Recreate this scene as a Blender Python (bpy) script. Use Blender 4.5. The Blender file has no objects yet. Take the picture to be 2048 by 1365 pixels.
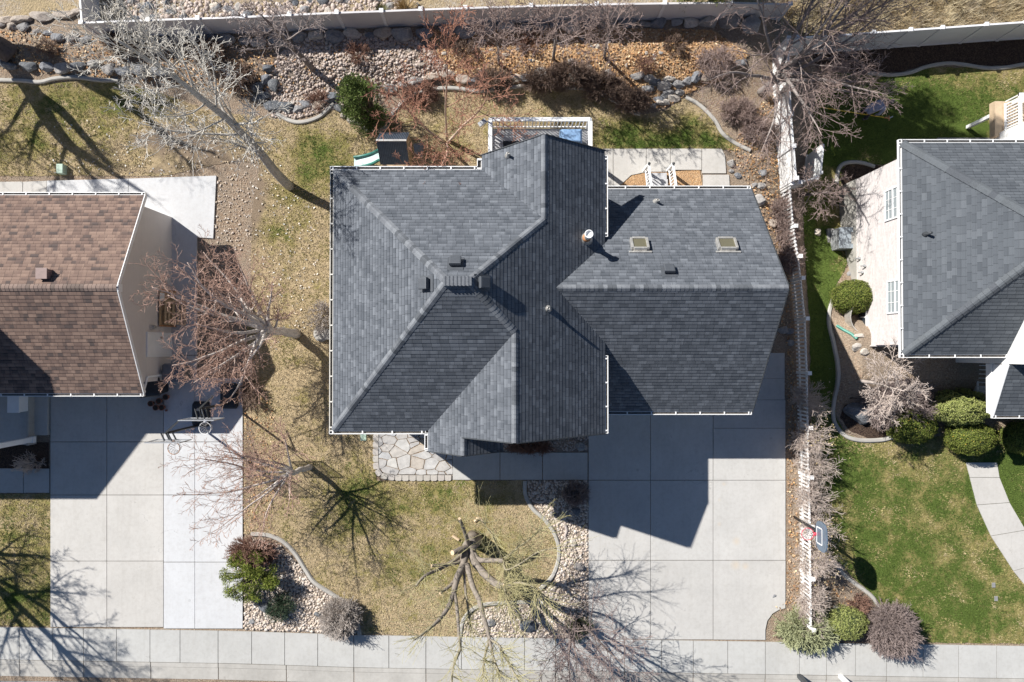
import bpy, bmesh, math, random
import numpy as np
from mathutils import Vector, Matrix, noise

random.seed(7); rng = np.random.default_rng(7)
R = math.radians
scene = bpy.context.scene
COL = scene.collection

# ------------------------------------------------------------------ camera, sky, sun
CAMH = 29.0; F = 1365.333; TH = math.atan(17.5 / F)
cam = bpy.data.cameras.new('camera'); cam.lens = 24; cam.sensor_width = 36; cam.clip_end = 2000
camo = bpy.data.objects.new('camera', cam); COL.objects.link(camo)
camo.location = (0, 0, CAMH); camo.rotation_euler = (TH, 0, 0); scene.camera = camo

SUN = Vector((1.0, -0.73, -1.0)).normalized()
w = bpy.data.worlds.new('World'); scene.world = w; w.use_nodes = True
sky = w.node_tree.nodes.new('ShaderNodeTexSky'); sky.sky_type = 'NISHITA'; sky.sun_disc = False; sky.dust_density = .2; sky.ozone_density = 5.0
sky.sun_elevation = math.asin(-SUN.z); sky.sun_rotation = math.atan2(-SUN.x, -SUN.y)
bg = w.node_tree.nodes['Background']; bg.inputs['Strength'].default_value = 0.05
w.node_tree.links.new(sky.outputs[0], bg.inputs['Color'])
sl = bpy.data.lights.new('sun', 'SUN'); sl.energy = 5.0; sl.angle = R(0.53); sl.color = (1, .965, .915)
so = bpy.data.objects.new('sun', sl); COL.objects.link(so); so.rotation_euler = SUN.to_track_quat('-Z', 'Y').to_euler()
so.location = (-20, 15, 40)
scene.view_settings.view_transform = 'Standard'; scene.view_settings.look = 'None'
scene.view_settings.exposure = 0.58; scene.view_settings.gamma = 1

# ------------------------------------------------------------------ photo pixel -> place
def P(px, py, z=0.0):
    x = (px - 1024) / F; y = -(py - 682.5) / F
    c, s = math.cos(TH), math.sin(TH)
    d = Vector((x, y * c + s, y * s - c))
    t = (CAMH - z) / -d.z
    return Vector((d.x * t, d.y * t, z))
def sm(a, b, v):
    t = min(1, max(0, (v - a) / (b - a))); return t * t * (3 - 2 * t)
def h(x, y):
    z = 0.55 * sm(10.7, 12.4, y) * (1 - sm(9.5, 11.5, x)) * sm(-25, -16, x)
    z += -1.7 * sm(.5, 6.5, y) * sm(10.4, 14.4, x)
    z += 0.9 * sm(13.1, 14.5, x) * sm(1.7, .6, y) * sm(-2.6, -1.0, y)
    return z
def G(px, py, dz=0.0):
    z = 0.0
    for _ in range(5):
        p = P(px, py, z); z = h(p.x, p.y)
    p = P(px, py, z); p.z = z + dz
    return p
K = 1 / 47.08

# ------------------------------------------------------------------ materials
def new_mat(name):
    m = bpy.data.materials.new(name); m.use_nodes = True
    return m, m.node_tree, m.node_tree.nodes['Principled BSDF']
def node(nt, typ, **kw):
    n = nt.nodes.new(typ)
    for k, v in kw.items():
        if hasattr(n, k) and k not in n.inputs: setattr(n, k, v)
        else: n.inputs[k].default_value = v
    return n
def L(nt, a, b): nt.links.new(a, b)
def ramp(nt, fac, stops, interp='LINEAR'):
    r = nt.nodes.new('ShaderNodeValToRGB'); r.color_ramp.interpolation = interp
    e = r.color_ramp.elements
    while len(e) < len(stops): e.new(0.5)
    for i, (p, c) in enumerate(stops):
        e[i].position = p; e[i].color = (*c, 1)
    L(nt, fac, r.inputs[0]); return r
def mixc(nt, fac, a, b, mode='MIX'):
    m = nt.nodes.new('ShaderNodeMix'); m.data_type = 'RGBA'; m.blend_type = mode
    for s, v in ((m.inputs[0], fac), (m.inputs[6], a), (m.inputs[7], b)):
        if isinstance(v, (int, float)): s.default_value = v
        elif isinstance(v, tuple): s.default_value = (*v, 1)
        else: L(nt, v, s)
    return m.outputs[2]
def mth(nt, op, a, b=None, c=None):
    m = nt.nodes.new('ShaderNodeMath'); m.operation = op
    for i, v in enumerate((a, b, c)):
        if v is None: continue
        if isinstance(v, (int, float)): m.inputs[i].default_value = v
        else: L(nt, v, m.inputs[i])
    return m.outputs[0]
def wpos(nt): return nt.nodes.new('ShaderNodeNewGeometry').outputs['Position']
def opos(nt): return nt.nodes.new('ShaderNodeTexCoord').outputs['Object']
def noi(nt, vec, scale, detail=4, rough=.6):
    n = node(nt, 'ShaderNodeTexNoise', Scale=scale, Detail=detail, Roughness=rough); L(nt, vec, n.inputs['Vector']); return n.outputs['Fac']
def bump(nt, b, hgt, strength=.5, dist=.02):
    n = node(nt, 'ShaderNodeBump', Strength=strength, Distance=dist); L(nt, hgt, n.inputs['Height']); L(nt, n.outputs[0], b.inputs['Normal'])
def plain(name, c, rough=.6, var=.12, scale=12, metal=0.0, bmp=0.0, world=False):
    m, nt, b = new_mat(name); v = wpos(nt) if world else opos(nt)
    n = noi(nt, v, scale, 6)
    lo = tuple(x * (1 - var) for x in c); hi = tuple(min(1, x * (1 + var)) for x in c)
    r = ramp(nt, n, [(.3, lo), (.7, hi)]); L(nt, r.outputs[0], b.inputs['Base Color'])
    b.inputs['Roughness'].default_value = rough; b.inputs['Metallic'].default_value = metal
    if bmp: bump(nt, b, n, .5, bmp)
    return m
def island(name, cols, rough=.85, grain=30, gvar=.25):
    """a different tone for each loose piece of a mesh"""
    m, nt, b = new_mat(name); g = nt.nodes.new('ShaderNodeNewGeometry')
    stops = [((i + .5) / len(cols), c) for i, c in enumerate(cols)]
    r = ramp(nt, g.outputs['Random Per Island'], stops)
    n = noi(nt, g.outputs['Position'], grain, 4)
    k = ramp(nt, n, [(.3, (1 - gvar,) * 3), (.75, (1 + 0 * gvar,) * 3)])
    L(nt, mixc(nt, 1.0, r.outputs[0], k.outputs[0], 'MULTIPLY'), b.inputs['Base Color'])
    b.inputs['Roughness'].default_value = rough
    return m
def shingle_mat(name, cols, expo, w1, w2, gap=.045, rough=.9, speck=.35):
    m, nt, b = new_mat(name)
    uv = nt.nodes.new('ShaderNodeUVMap').outputs[0]
    sx = nt.nodes.new('ShaderNodeSeparateXYZ'); L(nt, uv, sx.inputs[0])
    row = mth(nt, 'FLOOR', mth(nt, 'ADD', mth(nt, 'DIVIDE', sx.outputs[1], expo), .02))
    def wn(vx, vy, seed):
        c = nt.nodes.new('ShaderNodeCombineXYZ'); L(nt, vx, c.inputs[0]); L(nt, vy, c.inputs[1]); c.inputs[2].default_value = seed
        n = nt.nodes.new('ShaderNodeTexWhiteNoise'); n.noise_dimensions = '3D'; L(nt, c.outputs[0], n.inputs[0]); return n.outputs['Value']
    off = wn(row, row, 3.3)
    def tabs(wd, seed):
        q = mth(nt, 'ADD', mth(nt, 'DIVIDE', sx.outputs[0], wd), mth(nt, 'MULTIPLY', off, 7.0))
        return mth(nt, 'FLOOR', q), mth(nt, 'FRACT', q)
    i1, f1 = tabs(w1, 1); i2, f2 = tabs(w2, 2)
    r1 = wn(i1, row, 1.0); r2 = wn(i2, row, 2.0)
    t = mth(nt, 'ADD', mth(nt, 'MULTIPLY', r1, .6), mth(nt, 'MULTIPLY', r2, .4))
    big = noi(nt, uv, .35, 2)
    t = mth(nt, 'ADD', t, mth(nt, 'MULTIPLY', mth(nt, 'SUBTRACT', big, .5), .25))
    stops = [(.12 + .76 * i / (len(cols) - 1), c) for i, c in enumerate(cols)]
    base = ramp(nt, t, stops).outputs[0]
    g = mth(nt, 'LESS_THAN', f1, gap)
    g = mth(nt, 'MULTIPLY', g, .7)
    base = mixc(nt, g, base, tuple(c * .35 for c in cols[0]))
    n = noi(nt, uv, 55, 3, .7)
    k = ramp(nt, n, [(.3, (1 - speck,) * 3), (.7, (1.0,) * 3)])
    base = mixc(nt, 1.0, base, k.outputs[0], 'MULTIPLY')
    L(nt, base, b.inputs['Base Color']); b.inputs['Roughness'].default_value = rough
    b.inputs['Specular IOR Level'].default_value = .35
    bump(nt, b, n, .08, .006)
    return m

M = {}
M['grey_shingle'] = shingle_mat('grey_shingle', [(.098, .110, .128), (.130, .143, .163), (.150, .164, .186), (.200, .217, .242)], .145, .29, .165, speck=.38)
M['blue_shingle'] = shingle_mat('blue_grey_shingle', [(.088, .099, .113), (.104, .116, .131), (.117, .130, .146), (.140, .154, .171)], .15, .30, .30, gap=.05, speck=.3)
M['brown_shingle'] = shingle_mat('brown_shingle', [(.115, .088, .08), (.21, .142, .116), (.27, .185, .147), (.325, .225, .177)], .145, .30, .17, speck=.4)
M['grey_cap'] = island('grey_cap', [(.10, .11, .124), (.15, .162, .18), (.18, .192, .212), (.23, .245, .265)], gvar=.35)
M['blue_cap'] = island('blue_grey_cap', [(.10, .11, .125), (.125, .138, .15), (.14, .155, .17)], gvar=.35)
M['brown_cap'] = island('brown_cap', [(.16, .12, .10), (.22, .16, .135), (.27, .195, .16)], gvar=.35)
M['white'] = plain('white_paint', (.84, .84, .83), .45, .04, 3)
M['white_vinyl'] = plain('white_vinyl', (.74, .74, .75), .4, .05, 1.2)
M['cream_metal'] = plain('cream_gutter_metal', (.70, .67, .60), .45, .08, 4)
M['taupe_siding'] = None
M['dark_metal'] = plain('dark_metal', (.05, .055, .06), .45, .2, 8)
M['grey_metal'] = plain('grey_metal', (.42, .43, .44), .4, .2, 6, .3)
M['galv'] = plain('galvanised_metal', (.62, .60, .56), .35, .2, 8, .6)
M['black_plastic'] = plain('black_plastic', (.022, .023, .026), .5, .2, 10)
M['grey_plastic'] = plain('grey_plastic', (.17, .165, .16), .55, .12, 6)
M['terracotta'] = plain('terracotta', (.27, .115, .07), .8, .2, 14)
M['soil'] = plain('dark_soil', (.035, .027, .022), .95, .5, 30)
M['raw_wood'] = plain('weathered_wood', (.42, .31, .19), .8, .3, 9)
M['brown_board'] = plain('brown_board', (.38, .27, .16), .7, .15, 4)
M['deck_grey'] = plain('grey_deck_board', (.46, .46, .47), .7, .15, 7)
M['green_plastic'] = plain('pale_slide_plastic', (.50, .66, .62), .3, .1, 3)
M['green_edge'] = plain('dark_green_plastic', (.04, .17, .14), .4, .15, 4)
M['navy_metal'] = plain('navy_roof_metal', (.085, .115, .155), .3, .2, 5, .1)
M['blue_cover'] = plain('blue_cover_cloth', (.20, .33, .52), .7, .25, 9)
M['red'] = plain('red_paint', (.62, .05, .09), .5, .15, 6)
M['board_blue'] = plain('blue_grey_backboard', (.11, .15, .20), .25, .2, 5)
M['rust'] = plain('rusty_steel', (.42, .20, .09), .7, .4, 12)
M['yellow'] = plain('yellow_fibreglass', (.72, .50, .05), .4, .1, 6)
M['hose'] = plain('green_hose', (.06, .26, .20), .5, .2, 10)
M['green_box'] = plain('pale_green_box', (.40, .52, .42), .6, .08, 5)
M['ac_metal'] = plain('ac_metal', (.30, .34, .37), .45, .12, 5)
M['brown_wood'] = plain('tan_wood', (.52, .40, .27), .7, .15, 5)
M['skin'] = plain('skin', (.48, .29, .21), .55, .06, 20)
M['shirt'] = plain('grey_blue_shirt', (.30, .33, .44), .9, .18, 9)
M['trousers'] = plain('dark_trousers', (.035, .04, .06), .9, .2, 10)
M['hair'] = plain('grey_hair', (.16, .15, .15), .8, .3, 40)

def glass(name, c=(.03, .04, .05)):
    m, nt, b = new_mat(name); b.inputs['Base Color'].default_value = (*c, 1); b.inputs['Roughness'].default_value = .08
    return m
M['vent_grey0'] = plain('ridge_vent_paint', (.13, .14, .155), .5, .25, 20)
M['glass'] = glass('dark_window_glass'); M['pale_glass'] = glass('pale_window_glass', (.33, .37, .385)); M['sky_glass'] = glass('skylight_glass', (.13, .12, .08))

def siding(name, c, period=.11, axis=2):
    m, nt, b = new_mat(name); s = nt.nodes.new('ShaderNodeSeparateXYZ'); L(nt, wpos(nt), s.inputs[0])
    f = mth(nt, 'FRACT', mth(nt, 'DIVIDE', s.outputs[axis], period))
    n = noi(nt, wpos(nt), 2.5, 5)
    k = ramp(nt, f, [(0.0, tuple(x * .72 for x in c)), (.12, c), (1, c)])
    q = ramp(nt, n, [(.3, (.93,) * 3), (.7, (1.0,) * 3)])
    L(nt, mixc(nt, 1.0, k.outputs[0], q.outputs[0], 'MULTIPLY'), b.inputs['Base Color']); b.inputs['Roughness'].default_value = .6
    bump(nt, b, f, .4, .012); return m
M['taupe_siding'] = siding('taupe_siding', (.47, .42, .37))
M['white_siding'] = siding('white_siding', (.80, .80, .78))
def brick(name, c1, c2, mortar):
    m, nt, b = new_mat(name)
    mp = nt.nodes.new('ShaderNodeSeparateXYZ'); L(nt, wpos(nt), mp.inputs[0])
    c = nt.nodes.new('ShaderNodeCombineXYZ'); L(nt, mth(nt, 'ADD', mp.outputs[0], mp.outputs[1]), c.inputs[0]); L(nt, mp.outputs[2], c.inputs[1])
    t = nt.nodes.new('ShaderNodeTexBrick'); L(nt, c.outputs[0], t.inputs['Vector'])
    t.inputs['Color1'].default_value = (*c1, 1); t.inputs['Color2'].default_value = (*c2, 1); t.inputs['Mortar'].default_value = (*mortar, 1)
    t.inputs['Scale'].default_value = 1; t.inputs['Brick Width'].default_value = .29; t.inputs['Row Height'].default_value = .085; t.inputs['Mortar Size'].default_value = .008
    n = noi(nt, wpos(nt), 9, 6); k = ramp(nt, n, [(.3, (.82,) * 3), (.65, (1.0,) * 3)])
    L(nt, mixc(nt, 1.0, t.outputs['Color'], k.outputs[0], 'MULTIPLY'), b.inputs['Base Color']); b.inputs['Roughness'].default_value = .85
    bump(nt, b, t.outputs['Fac'], -.4, .008); return m
M['pale_brick'] = brick('pale_painted_brick', (.66, .60, .58), (.76, .71, .69), (.72, .68, .66))
M['red_brick'] = brick('brown_brick', (.33, .20, .15), (.42, .27, .2), (.5, .47, .43))

def concrete(name, c, stain=.10, streak=False):
    m, nt, b = new_mat(name); v = wpos(nt); g = nt.nodes.new('ShaderNodeNewGeometry')
    n1 = noi(nt, v, .7, 6, .65); n2 = noi(nt, v, 7, 6, .7); n3 = noi(nt, v, 90, 2)
    a = ramp(nt, n1, [(.3, tuple(x * (1 - stain) for x in c)), (.7, tuple(min(1, x * (1 + .04)) for x in c))]).outputs[0]
    a = mixc(nt, 1.0, a, ramp(nt, n2, [(.28, (.90, .89, .88)), (.55, (1, 1, 1))]).outputs[0], 'MULTIPLY')
    a = mixc(nt, 1.0, a, ramp(nt, n3, [(.3, (.93,) * 3), (.6, (1, 1, 1))]).outputs[0], 'MULTIPLY')
    mp_ = node(nt, 'ShaderNodeMapping'); mp_.inputs['Scale'].default_value = (5, .35, 1); L(nt, v, mp_.inputs[0]); n4 = noi(nt, mp_.outputs[0], 1.0, 6, .7)
    a = mixc(nt, 1.0, a, ramp(nt, n4, [(.25, (.93, .925, .915)), (.5, (1, 1, 1))]).outputs[0], 'MULTIPLY')
    vs_ = node(nt, 'ShaderNodeTexVoronoi', Scale=.9); L(nt, v, vs_.inputs['Vector']); sp_ = ramp(nt, mth(nt, 'ADD', vs_.outputs['Distance'], mth(nt, 'MULTIPLY', n2, .12)), [(.085, (.72, .71, .70)), (.14, (1, 1, 1))]).outputs[0]
    a = mixc(nt, mth(nt, 'MULTIPLY', ramp(nt, n1, [(.5, (0,) * 3), (.62, (1,) * 3)]).outputs[0], .8), a, mixc(nt, 1.0, a, sp_, 'MULTIPLY'))
    a = mixc(nt, 1.0, a, ramp(nt, g.outputs['Random Per Island'], [(0, (.95, .945, .94)), (1, (1, 1, 1))]).outputs[0], 'MULTIPLY')
    if streak:   # a few rust stains on the drive
        for (px, py, r) in ((1472, 1082, .22), (1470, 1130, .26), (1490, 1132, .2), (1438, 1048, .12), (1447, 968, .12), (1438, 1000, .1)):
            p = G(px, py); d = nt.nodes.new('ShaderNodeVectorMath'); d.operation = 'DISTANCE'; L(nt, v, d.inputs[0]); d.inputs[1].default_value = p
            f = mth(nt, 'MULTIPLY', mth(nt, 'SUBTRACT', 1.0, mth(nt, 'DIVIDE', d.outputs['Value'], r)), 1.0)
            mp = nt.nodes.new('ShaderNodeClamp'); L(nt, mth(nt, 'MULTIPLY', f, n2), mp.inputs[0]); 
            a = mixc(nt, mth(nt, 'MULTIPLY', mp.outputs[0], .55), a, (.62, .42, .18))
    # hairline cracks
    vo = node(nt, 'ShaderNodeTexVoronoi', feature='DISTANCE_TO_EDGE', Scale=.22)
    wv = nt.nodes.new('ShaderNodeVectorMath'); wv.operation = 'ADD'
    nz = node(nt, 'ShaderNodeTexNoise', Scale=1.6, Detail=5); L(nt, v, nz.inputs['Vector']); L(nt, v, wv.inputs[0]); L(nt, nz.outputs['Color'], wv.inputs[1]); L(nt, wv.outputs[0], vo.inputs['Vector'])
    cr = mth(nt, 'MULTIPLY', mth(nt, 'LESS_THAN', vo.outputs['Distance'], .0016), mth(nt, 'GREATER_THAN', n1, .55))
    a = mixc(nt, mth(nt, 'MULTIPLY', cr, .3), a, (.15, .14, .13))
    L(nt, a, b.inputs['Base Color']); b.inputs['Roughness'].default_value = .85; b.inputs['Specular IOR Level'].default_value = .3
    bump(nt, b, n3, .15, .004); return m
M['concrete'] = concrete('old_concrete', (.545, .532, .505), streak=True)
M['concrete_walk'] = concrete('sidewalk_concrete', (.52, .515, .49))
M['concrete_new'] = concrete('new_white_concrete', (.60, .605, .61), .05)
M['concrete_warm'] = concrete('warm_concrete', (.56, .54, .505))
M['curb'] = concrete('curb_concrete', (.50, .48, .44), .25)
M['asphalt'] = plain('asphalt', (.25, .255, .26), .9, .35, 60, bmp=.01, world=True)
def flag_mat():
    m = island('flagstone', [(.50, .48, .46), (.60, .58, .55), (.55, .55, .55), (.60, .50, .38), (.48, .49, .51), (.64, .62, .58)], grain=5, gvar=.35); return m
M['flagstone'] = flag_mat()
M['edge_block'] = island('edging_block', [(.47, .44, .39), (.54, .50, .45), (.50, .46, .42)], grain=12)
def ground_mat(name, cols, scale, cell=.0, bmp=.03, patch=None):
    m, nt, b = new_mat(name); v = wpos(nt)
    vo = node(nt, 'ShaderNodeTexVoronoi', Scale=scale); L(nt, v, vo.inputs['Vector'])
    sp = nt.nodes.new('ShaderNodeSeparateColor'); L(nt, vo.outputs['Color'], sp.inputs[0])
    a = ramp(nt, sp.outputs[0], [((i + .5) / len(cols), c) for i, c in enumerate(cols)]).outputs[0]
    n1 = noi(nt, v, .8, 5); n2 = noi(nt, v, 14, 5, .75)
    if patch:
        a = mixc(nt, ramp(nt, n1, [(.42, (0,) * 3), (.6, (1,) * 3)]).outputs[0], a, patch)
    a = mixc(nt, 1.0, a, ramp(nt, n2, [(.3, (.55,) * 3), (.65, (1.05,) * 3)]).outputs[0], 'MULTIPLY')
    L(nt, a, b.inputs['Base Color']); b.inputs['Roughness'].default_value = .95; b.inputs['Specular IOR Level'].default_value = .15
    bump(nt, b, mth(nt, 'ADD', n2, vo.outputs['Distance']), .9, bmp); return m
M['dirt'] = ground_mat('leafy_dirt', [(.29, .20, .14), (.39, .285, .20), (.44, .33, .23), (.31, .24, .175), (.48, .395, .30)], 26, patch=(.345, .275, .21))
M['mulch'] = ground_mat('bark_mulch', [(.07, .045, .035), (.10, .07, .05), (.13, .09, .065), (.05, .035, .03)], 30)
M['tan_bed'] = ground_mat('tan_leaf_bed', [(.57, .34, .165), (.65, .43, .235), (.49, .275, .135), (.70, .51, .32), (.60, .38, .21)], 24, patch=(.55, .345, .19))
M['pebble'] = ground_mat('pebble_base', [(.30, .25, .20), (.40, .33, .27), (.34, .27, .22)], 24)
M['wild'] = ground_mat('dry_wild_ground', [(.38, .30, .20), (.46, .37, .25), (.33, .26, .18), (.52, .45, .36), (.40, .35, .29)], 14, patch=(.42, .33, .20))
def lawn_mat():
    m, nt, b = new_mat('lawn_turf'); v = wpos(nt)
    g = nt.nodes.new('ShaderNodeAttribute'); g.attribute_name = 'green'
    ba = nt.nodes.new('ShaderNodeAttribute'); ba.attribute_name = 'bare'
    n1 = noi(nt, v, 1.3, 6, .65); n2 = noi(nt, v, 22, 5, .8); n3 = noi(nt, v, 5, 4)
    f = mth(nt, 'ADD', g.outputs['Fac'], mth(nt, 'MULTIPLY', mth(nt, 'SUBTRACT', n1, .5), 2.1))
    f = mth(nt, 'ADD', f, mth(nt, 'MULTIPLY', mth(nt, 'SUBTRACT', n3, .5), .5))
    tan = ramp(nt, n2, [(.25, (.25, .18, .10)), (.5, (.45, .35, .21)), (.75, (.57, .46, .305))]).outputs[0]
    mid = ramp(nt, n2, [(.25, (.16, .13, .045)), (.5, (.29, .245, .095)), (.75, (.40, .335, .15))]).outputs[0]
    grn = ramp(nt, n2, [(.25, (.05, .075, .014)), (.5, (.09, .13, .028)), (.75, (.15, .19, .05))]).outputs[0]
    a = mixc(nt, ramp(nt, f, [(.15, (0,) * 3), (.5, (1,) * 3)]).outputs[0], tan, mid)
    a = mixc(nt, ramp(nt, f, [(.5, (0,) * 3), (.9, (1,) * 3)]).outputs[0], a, grn)
    dirt = ramp(nt, n2, [(.25, (.17, .125, .085)), (.75, (.34, .265, .19))]).outputs[0]
    bf = mth(nt, 'ADD', ba.outputs['Fac'], mth(nt, 'MULTIPLY', mth(nt, 'SUBTRACT', n1, .5), 1.2))
    a = mixc(nt, ramp(nt, bf, [(.4, (0,) * 3), (.65, (1,) * 3)]).outputs[0], a, dirt)
    L(nt, a, b.inputs['Base Color']); b.inputs['Roughness'].default_value = .95; b.inputs['Specular IOR Level'].default_value = .1
    bump(nt, b, n2, 1.0, .04); return m
M['lawn'] = lawn_mat()
def attr_mat(name, rough=.9, var=.25, scale=20):
    m, nt, b = new_mat(name); a = nt.nodes.new('ShaderNodeAttribute'); a.attribute_name = 'Col'
    k = ramp(nt, noi(nt, wpos(nt), scale, 3), [(.3, (1 - var,) * 3), (.7, (1,) * 3)])
    L(nt, mixc(nt, 1.0, a.outputs['Color'], k.outputs[0], 'MULTIPLY'), b.inputs['Base Color']); b.inputs['Roughness'].default_value = rough
    b.inputs['Specular IOR Level'].default_value = .15
    return m
M['blade'] = attr_mat('grass_blades'); M['leafy'] = attr_mat('leaf_foliage', .75); M['petal'] = attr_mat('fallen_leaf', .9)
M['stone'] = island('river_pebble', [(.66, .55, .44), (.74, .66, .57), (.58, .46, .36), (.70, .60, .50), (.50, .42, .36), (.78, .72, .65), (.60, .50, .43)], gvar=.25)
M['cobble'] = island('pink_cobble', [(.56, .45, .38), (.66, .56, .49), (.49, .39, .33), (.70, .62, .56), (.60, .48, .40), (.42, .35, .31)], gvar=.3)
def rock_mat(name, c1, c2, c3):
    m, nt, b = new_mat(name); v = opos(nt); oi = nt.nodes.new('ShaderNodeObjectInfo')
    n1 = noi(nt, v, 2.2, 8, .7); n2 = noi(nt, v, 11, 6, .7)
    a = ramp(nt, n1, [(.32, c1), (.5, c2), (.68, c3)]).outputs[0]
    a = mixc(nt, 1.0, a, ramp(nt, oi.outputs['Random'], [(0, (.62, .66, .72)), (.5, (.95, .93, .9)), (1, (1.15, 1.08, .98))]).outputs[0], 'MULTIPLY')
    a = mixc(nt, 1.0, a, ramp(nt, n2, [(.3, (.6,) * 3), (.6, (1,) * 3)]).outputs[0], 'MULTIPLY')
    L(nt, a, b.inputs['Base Color']); b.inputs['Roughness'].default_value = .85; bump(nt, b, mth(nt, 'ADD', n1, n2), .7, .06); return m
M['rock'] = rock_mat('grey_boulder_stone', (.24, .25, .27), (.38, .38, .39), (.52, .50, .48))
M['rock_warm'] = rock_mat('tan_boulder_stone', (.36, .31, .27), (.50, .44, .39), (.60, .55, .50))
M['rock_dark'] = rock_mat('slate_boulder_stone', (.09, .105, .13), (.17, .19, .22), (.30, .32, .35))
M['rock_white'] = rock_mat('white_boulder_stone', (.52, .48, .44), (.66, .62, .57), (.75, .72, .68))
def bark(name, limb, twig):
    m, nt, b = new_mat(name); a = nt.nodes.new('ShaderNodeAttribute'); a.attribute_name = 'tw'
    n = noi(nt, opos(nt), 9, 6, .7)
    lo = tuple(x * .62 for x in limb)
    l = ramp(nt, n, [(.35, lo), (.55, limb)]).outputs[0]
    L(nt, mixc(nt, a.outputs['Fac'], l, twig), b.inputs['Base Color']); b.inputs['Roughness'].default_value = .85; b.inputs['Specular IOR Level'].default_value = .2
    bump(nt, b, n, .5, .02); return m

# ------------------------------------------------------------------ building helpers
def origin_of(o):
    v = Vector((0, 0, 0))
    while o: v = v + Vector(o.location); o = o.parent
    return v
def tag(o, label=None, cat=None, group=None, kind=None):
    if label: o['label'] = label
    if cat: o['category'] = cat
    if group: o['group'] = group
    if kind: o['kind'] = kind
    return o
def thing(name, label, cat, loc=(0, 0, 0), group=None):
    o = bpy.data.objects.new(name, None); COL.objects.link(o); o.location = loc; o.empty_display_size = .2
    return tag(o, label, cat, group)
def link_mesh(name, me, mat, parent=None, loc=None, smooth=False):
    o = bpy.data.objects.new(name, me); COL.objects.link(o)
    if parent: o.parent = parent
    if loc is not None: o.location = loc
    if mat is not None and not me.materials: me.materials.append(mat)
    if smooth: me.polygons.foreach_set('use_smooth', [True] * len(me.polygons))
    return o
class MB:
    def __init__(s): s.v = []; s.f = []; s.tw = []
    def poly(s, pts):
        n = len(s.v); s.v += [tuple(p) for p in pts]; s.f.append(tuple(range(n, n + len(pts)))); return s
    def box(s, a, b):
        (x0, y0, z0), (x1, y1, z1) = [min(i, j) for i, j in zip(a, b)], [max(i, j) for i, j in zip(a, b)]
        n = len(s.v); s.v += [(x0, y0, z0), (x1, y0, z0), (x1, y1, z0), (x0, y1, z0), (x0, y0, z1), (x1, y0, z1), (x1, y1, z1), (x0, y1, z1)]
        s.f += [tuple(n + i for i in q) for q in ((0, 3, 2, 1), (4, 5, 6, 7), (0, 1, 5, 4), (1, 2, 6, 5), (2, 3, 7, 6), (3, 0, 4, 7))]; return s
    def bar(s, a, b, w, t, up=(0, 0, 1)):
        """a rectangular bar from a to b, w wide sideways, t thick along up"""
        a, b = Vector(a), Vector(b); d = (b - a).normalized(); up = Vector(up)
        sd = d.cross(up)
        if sd.length < 1e-4: sd = d.cross(Vector((1, 0, 0)))
        sd.normalize(); u = sd.cross(d).normalized(); n = len(s.v)
        for p in (a, b):
            for i, j in ((-1, -1), (1, -1), (1, 1), (-1, 1)): s.v.append(tuple(p + sd * (w / 2 * i) + u * (t / 2 * j)))
        s.f += [tuple(n + i for i in q) for q in ((3, 2, 1, 0), (4, 5, 6, 7), (0, 1, 5, 4), (1, 2, 6, 5), (2, 3, 7, 6), (3, 0, 4, 7))]; return s
    def prism(s, pts, z0, z1):
        """pts: xy outline (counter-clockwise)"""
        n = len(s.v); k = len(pts)
        ar = sum(pts[i][0] * pts[(i + 1) % k][1] - pts[(i + 1) % k][0] * pts[i][1] for i in range(k))
        if ar < 0: pts = list(pts)[::-1]
        s.v += [(p[0], p[1], z0) for p in pts] + [(p[0], p[1], z1) for p in pts]
        s.f.append(tuple(range(n + k - 1, n - 1, -1))); s.f.append(tuple(range(n + k, n + 2 * k)))
        for i in range(k): j = (i + 1) % k; s.f.append((n + i, n + j, n + k + j, n + k + i))
        return s
    def tube(s, pts, rad, sides=6, cap=True, tw=None):
        pts = [Vector(p) for p in pts]; m = len(pts); n0 = len(s.v)
        if isinstance(rad, (int, float)): rad = [rad] * m
        ref = Vector((.31, .77, .55)); d0 = (pts[-1] - pts[0])
        if d0.length > 1e-6 and abs(d0.normalized().dot(ref.normalized())) > .9: ref = Vector((.9, -.2, .1))
        cs = [(math.cos(2 * math.pi * k / sides), math.sin(2 * math.pi * k / sides)) for k in range(sides)]
        for i in range(m):
            d = pts[min(i + 1, m - 1)] - pts[max(i - 1, 0)]
            a = d.cross(ref); a.normalize(); b = d.cross(a); b.normalize(); r = rad[i]
            for c, q in cs: s.v.append((pts[i] + a * (c * r) + b * (q * r))[:])
            if tw is not None: s.tw += [tw[i]] * sides
        for i in range(m - 1):
            o = n0 + i * sides
            for k in range(sides):
                k2 = (k + 1) % sides; s.f.append((o + k2, o + k, o + k + sides, o + k2 + sides))
        if cap and sides > 3:
            s.f.append(tuple(n0 + k for k in range(sides))); s.f.append(tuple(n0 + (m - 1) * sides + sides - 1 - k for k in range(sides)))
        return s
    def lathe(s, c, prof, sides=18):
        n = len(s.v); c = Vector(c)
        for r, z in prof:
            for k in range(sides):
                a = 2 * math.pi * k / sides; s.v.append((c.x + r * math.cos(a), c.y + r * math.sin(a), c.z + z))
        for i in range(len(prof) - 1):
            for k in range(sides):
                k2 = (k + 1) % sides; s.f.append((n + i * sides + k, n + i * sides + k2, n + (i + 1) * sides + k2, n + (i + 1) * sides + k))
        s.f.append(tuple(n + k for k in reversed(range(sides)))); s.f.append(tuple(n + (len(prof) - 1) * sides + k for k in range(sides)))
        return s
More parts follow.
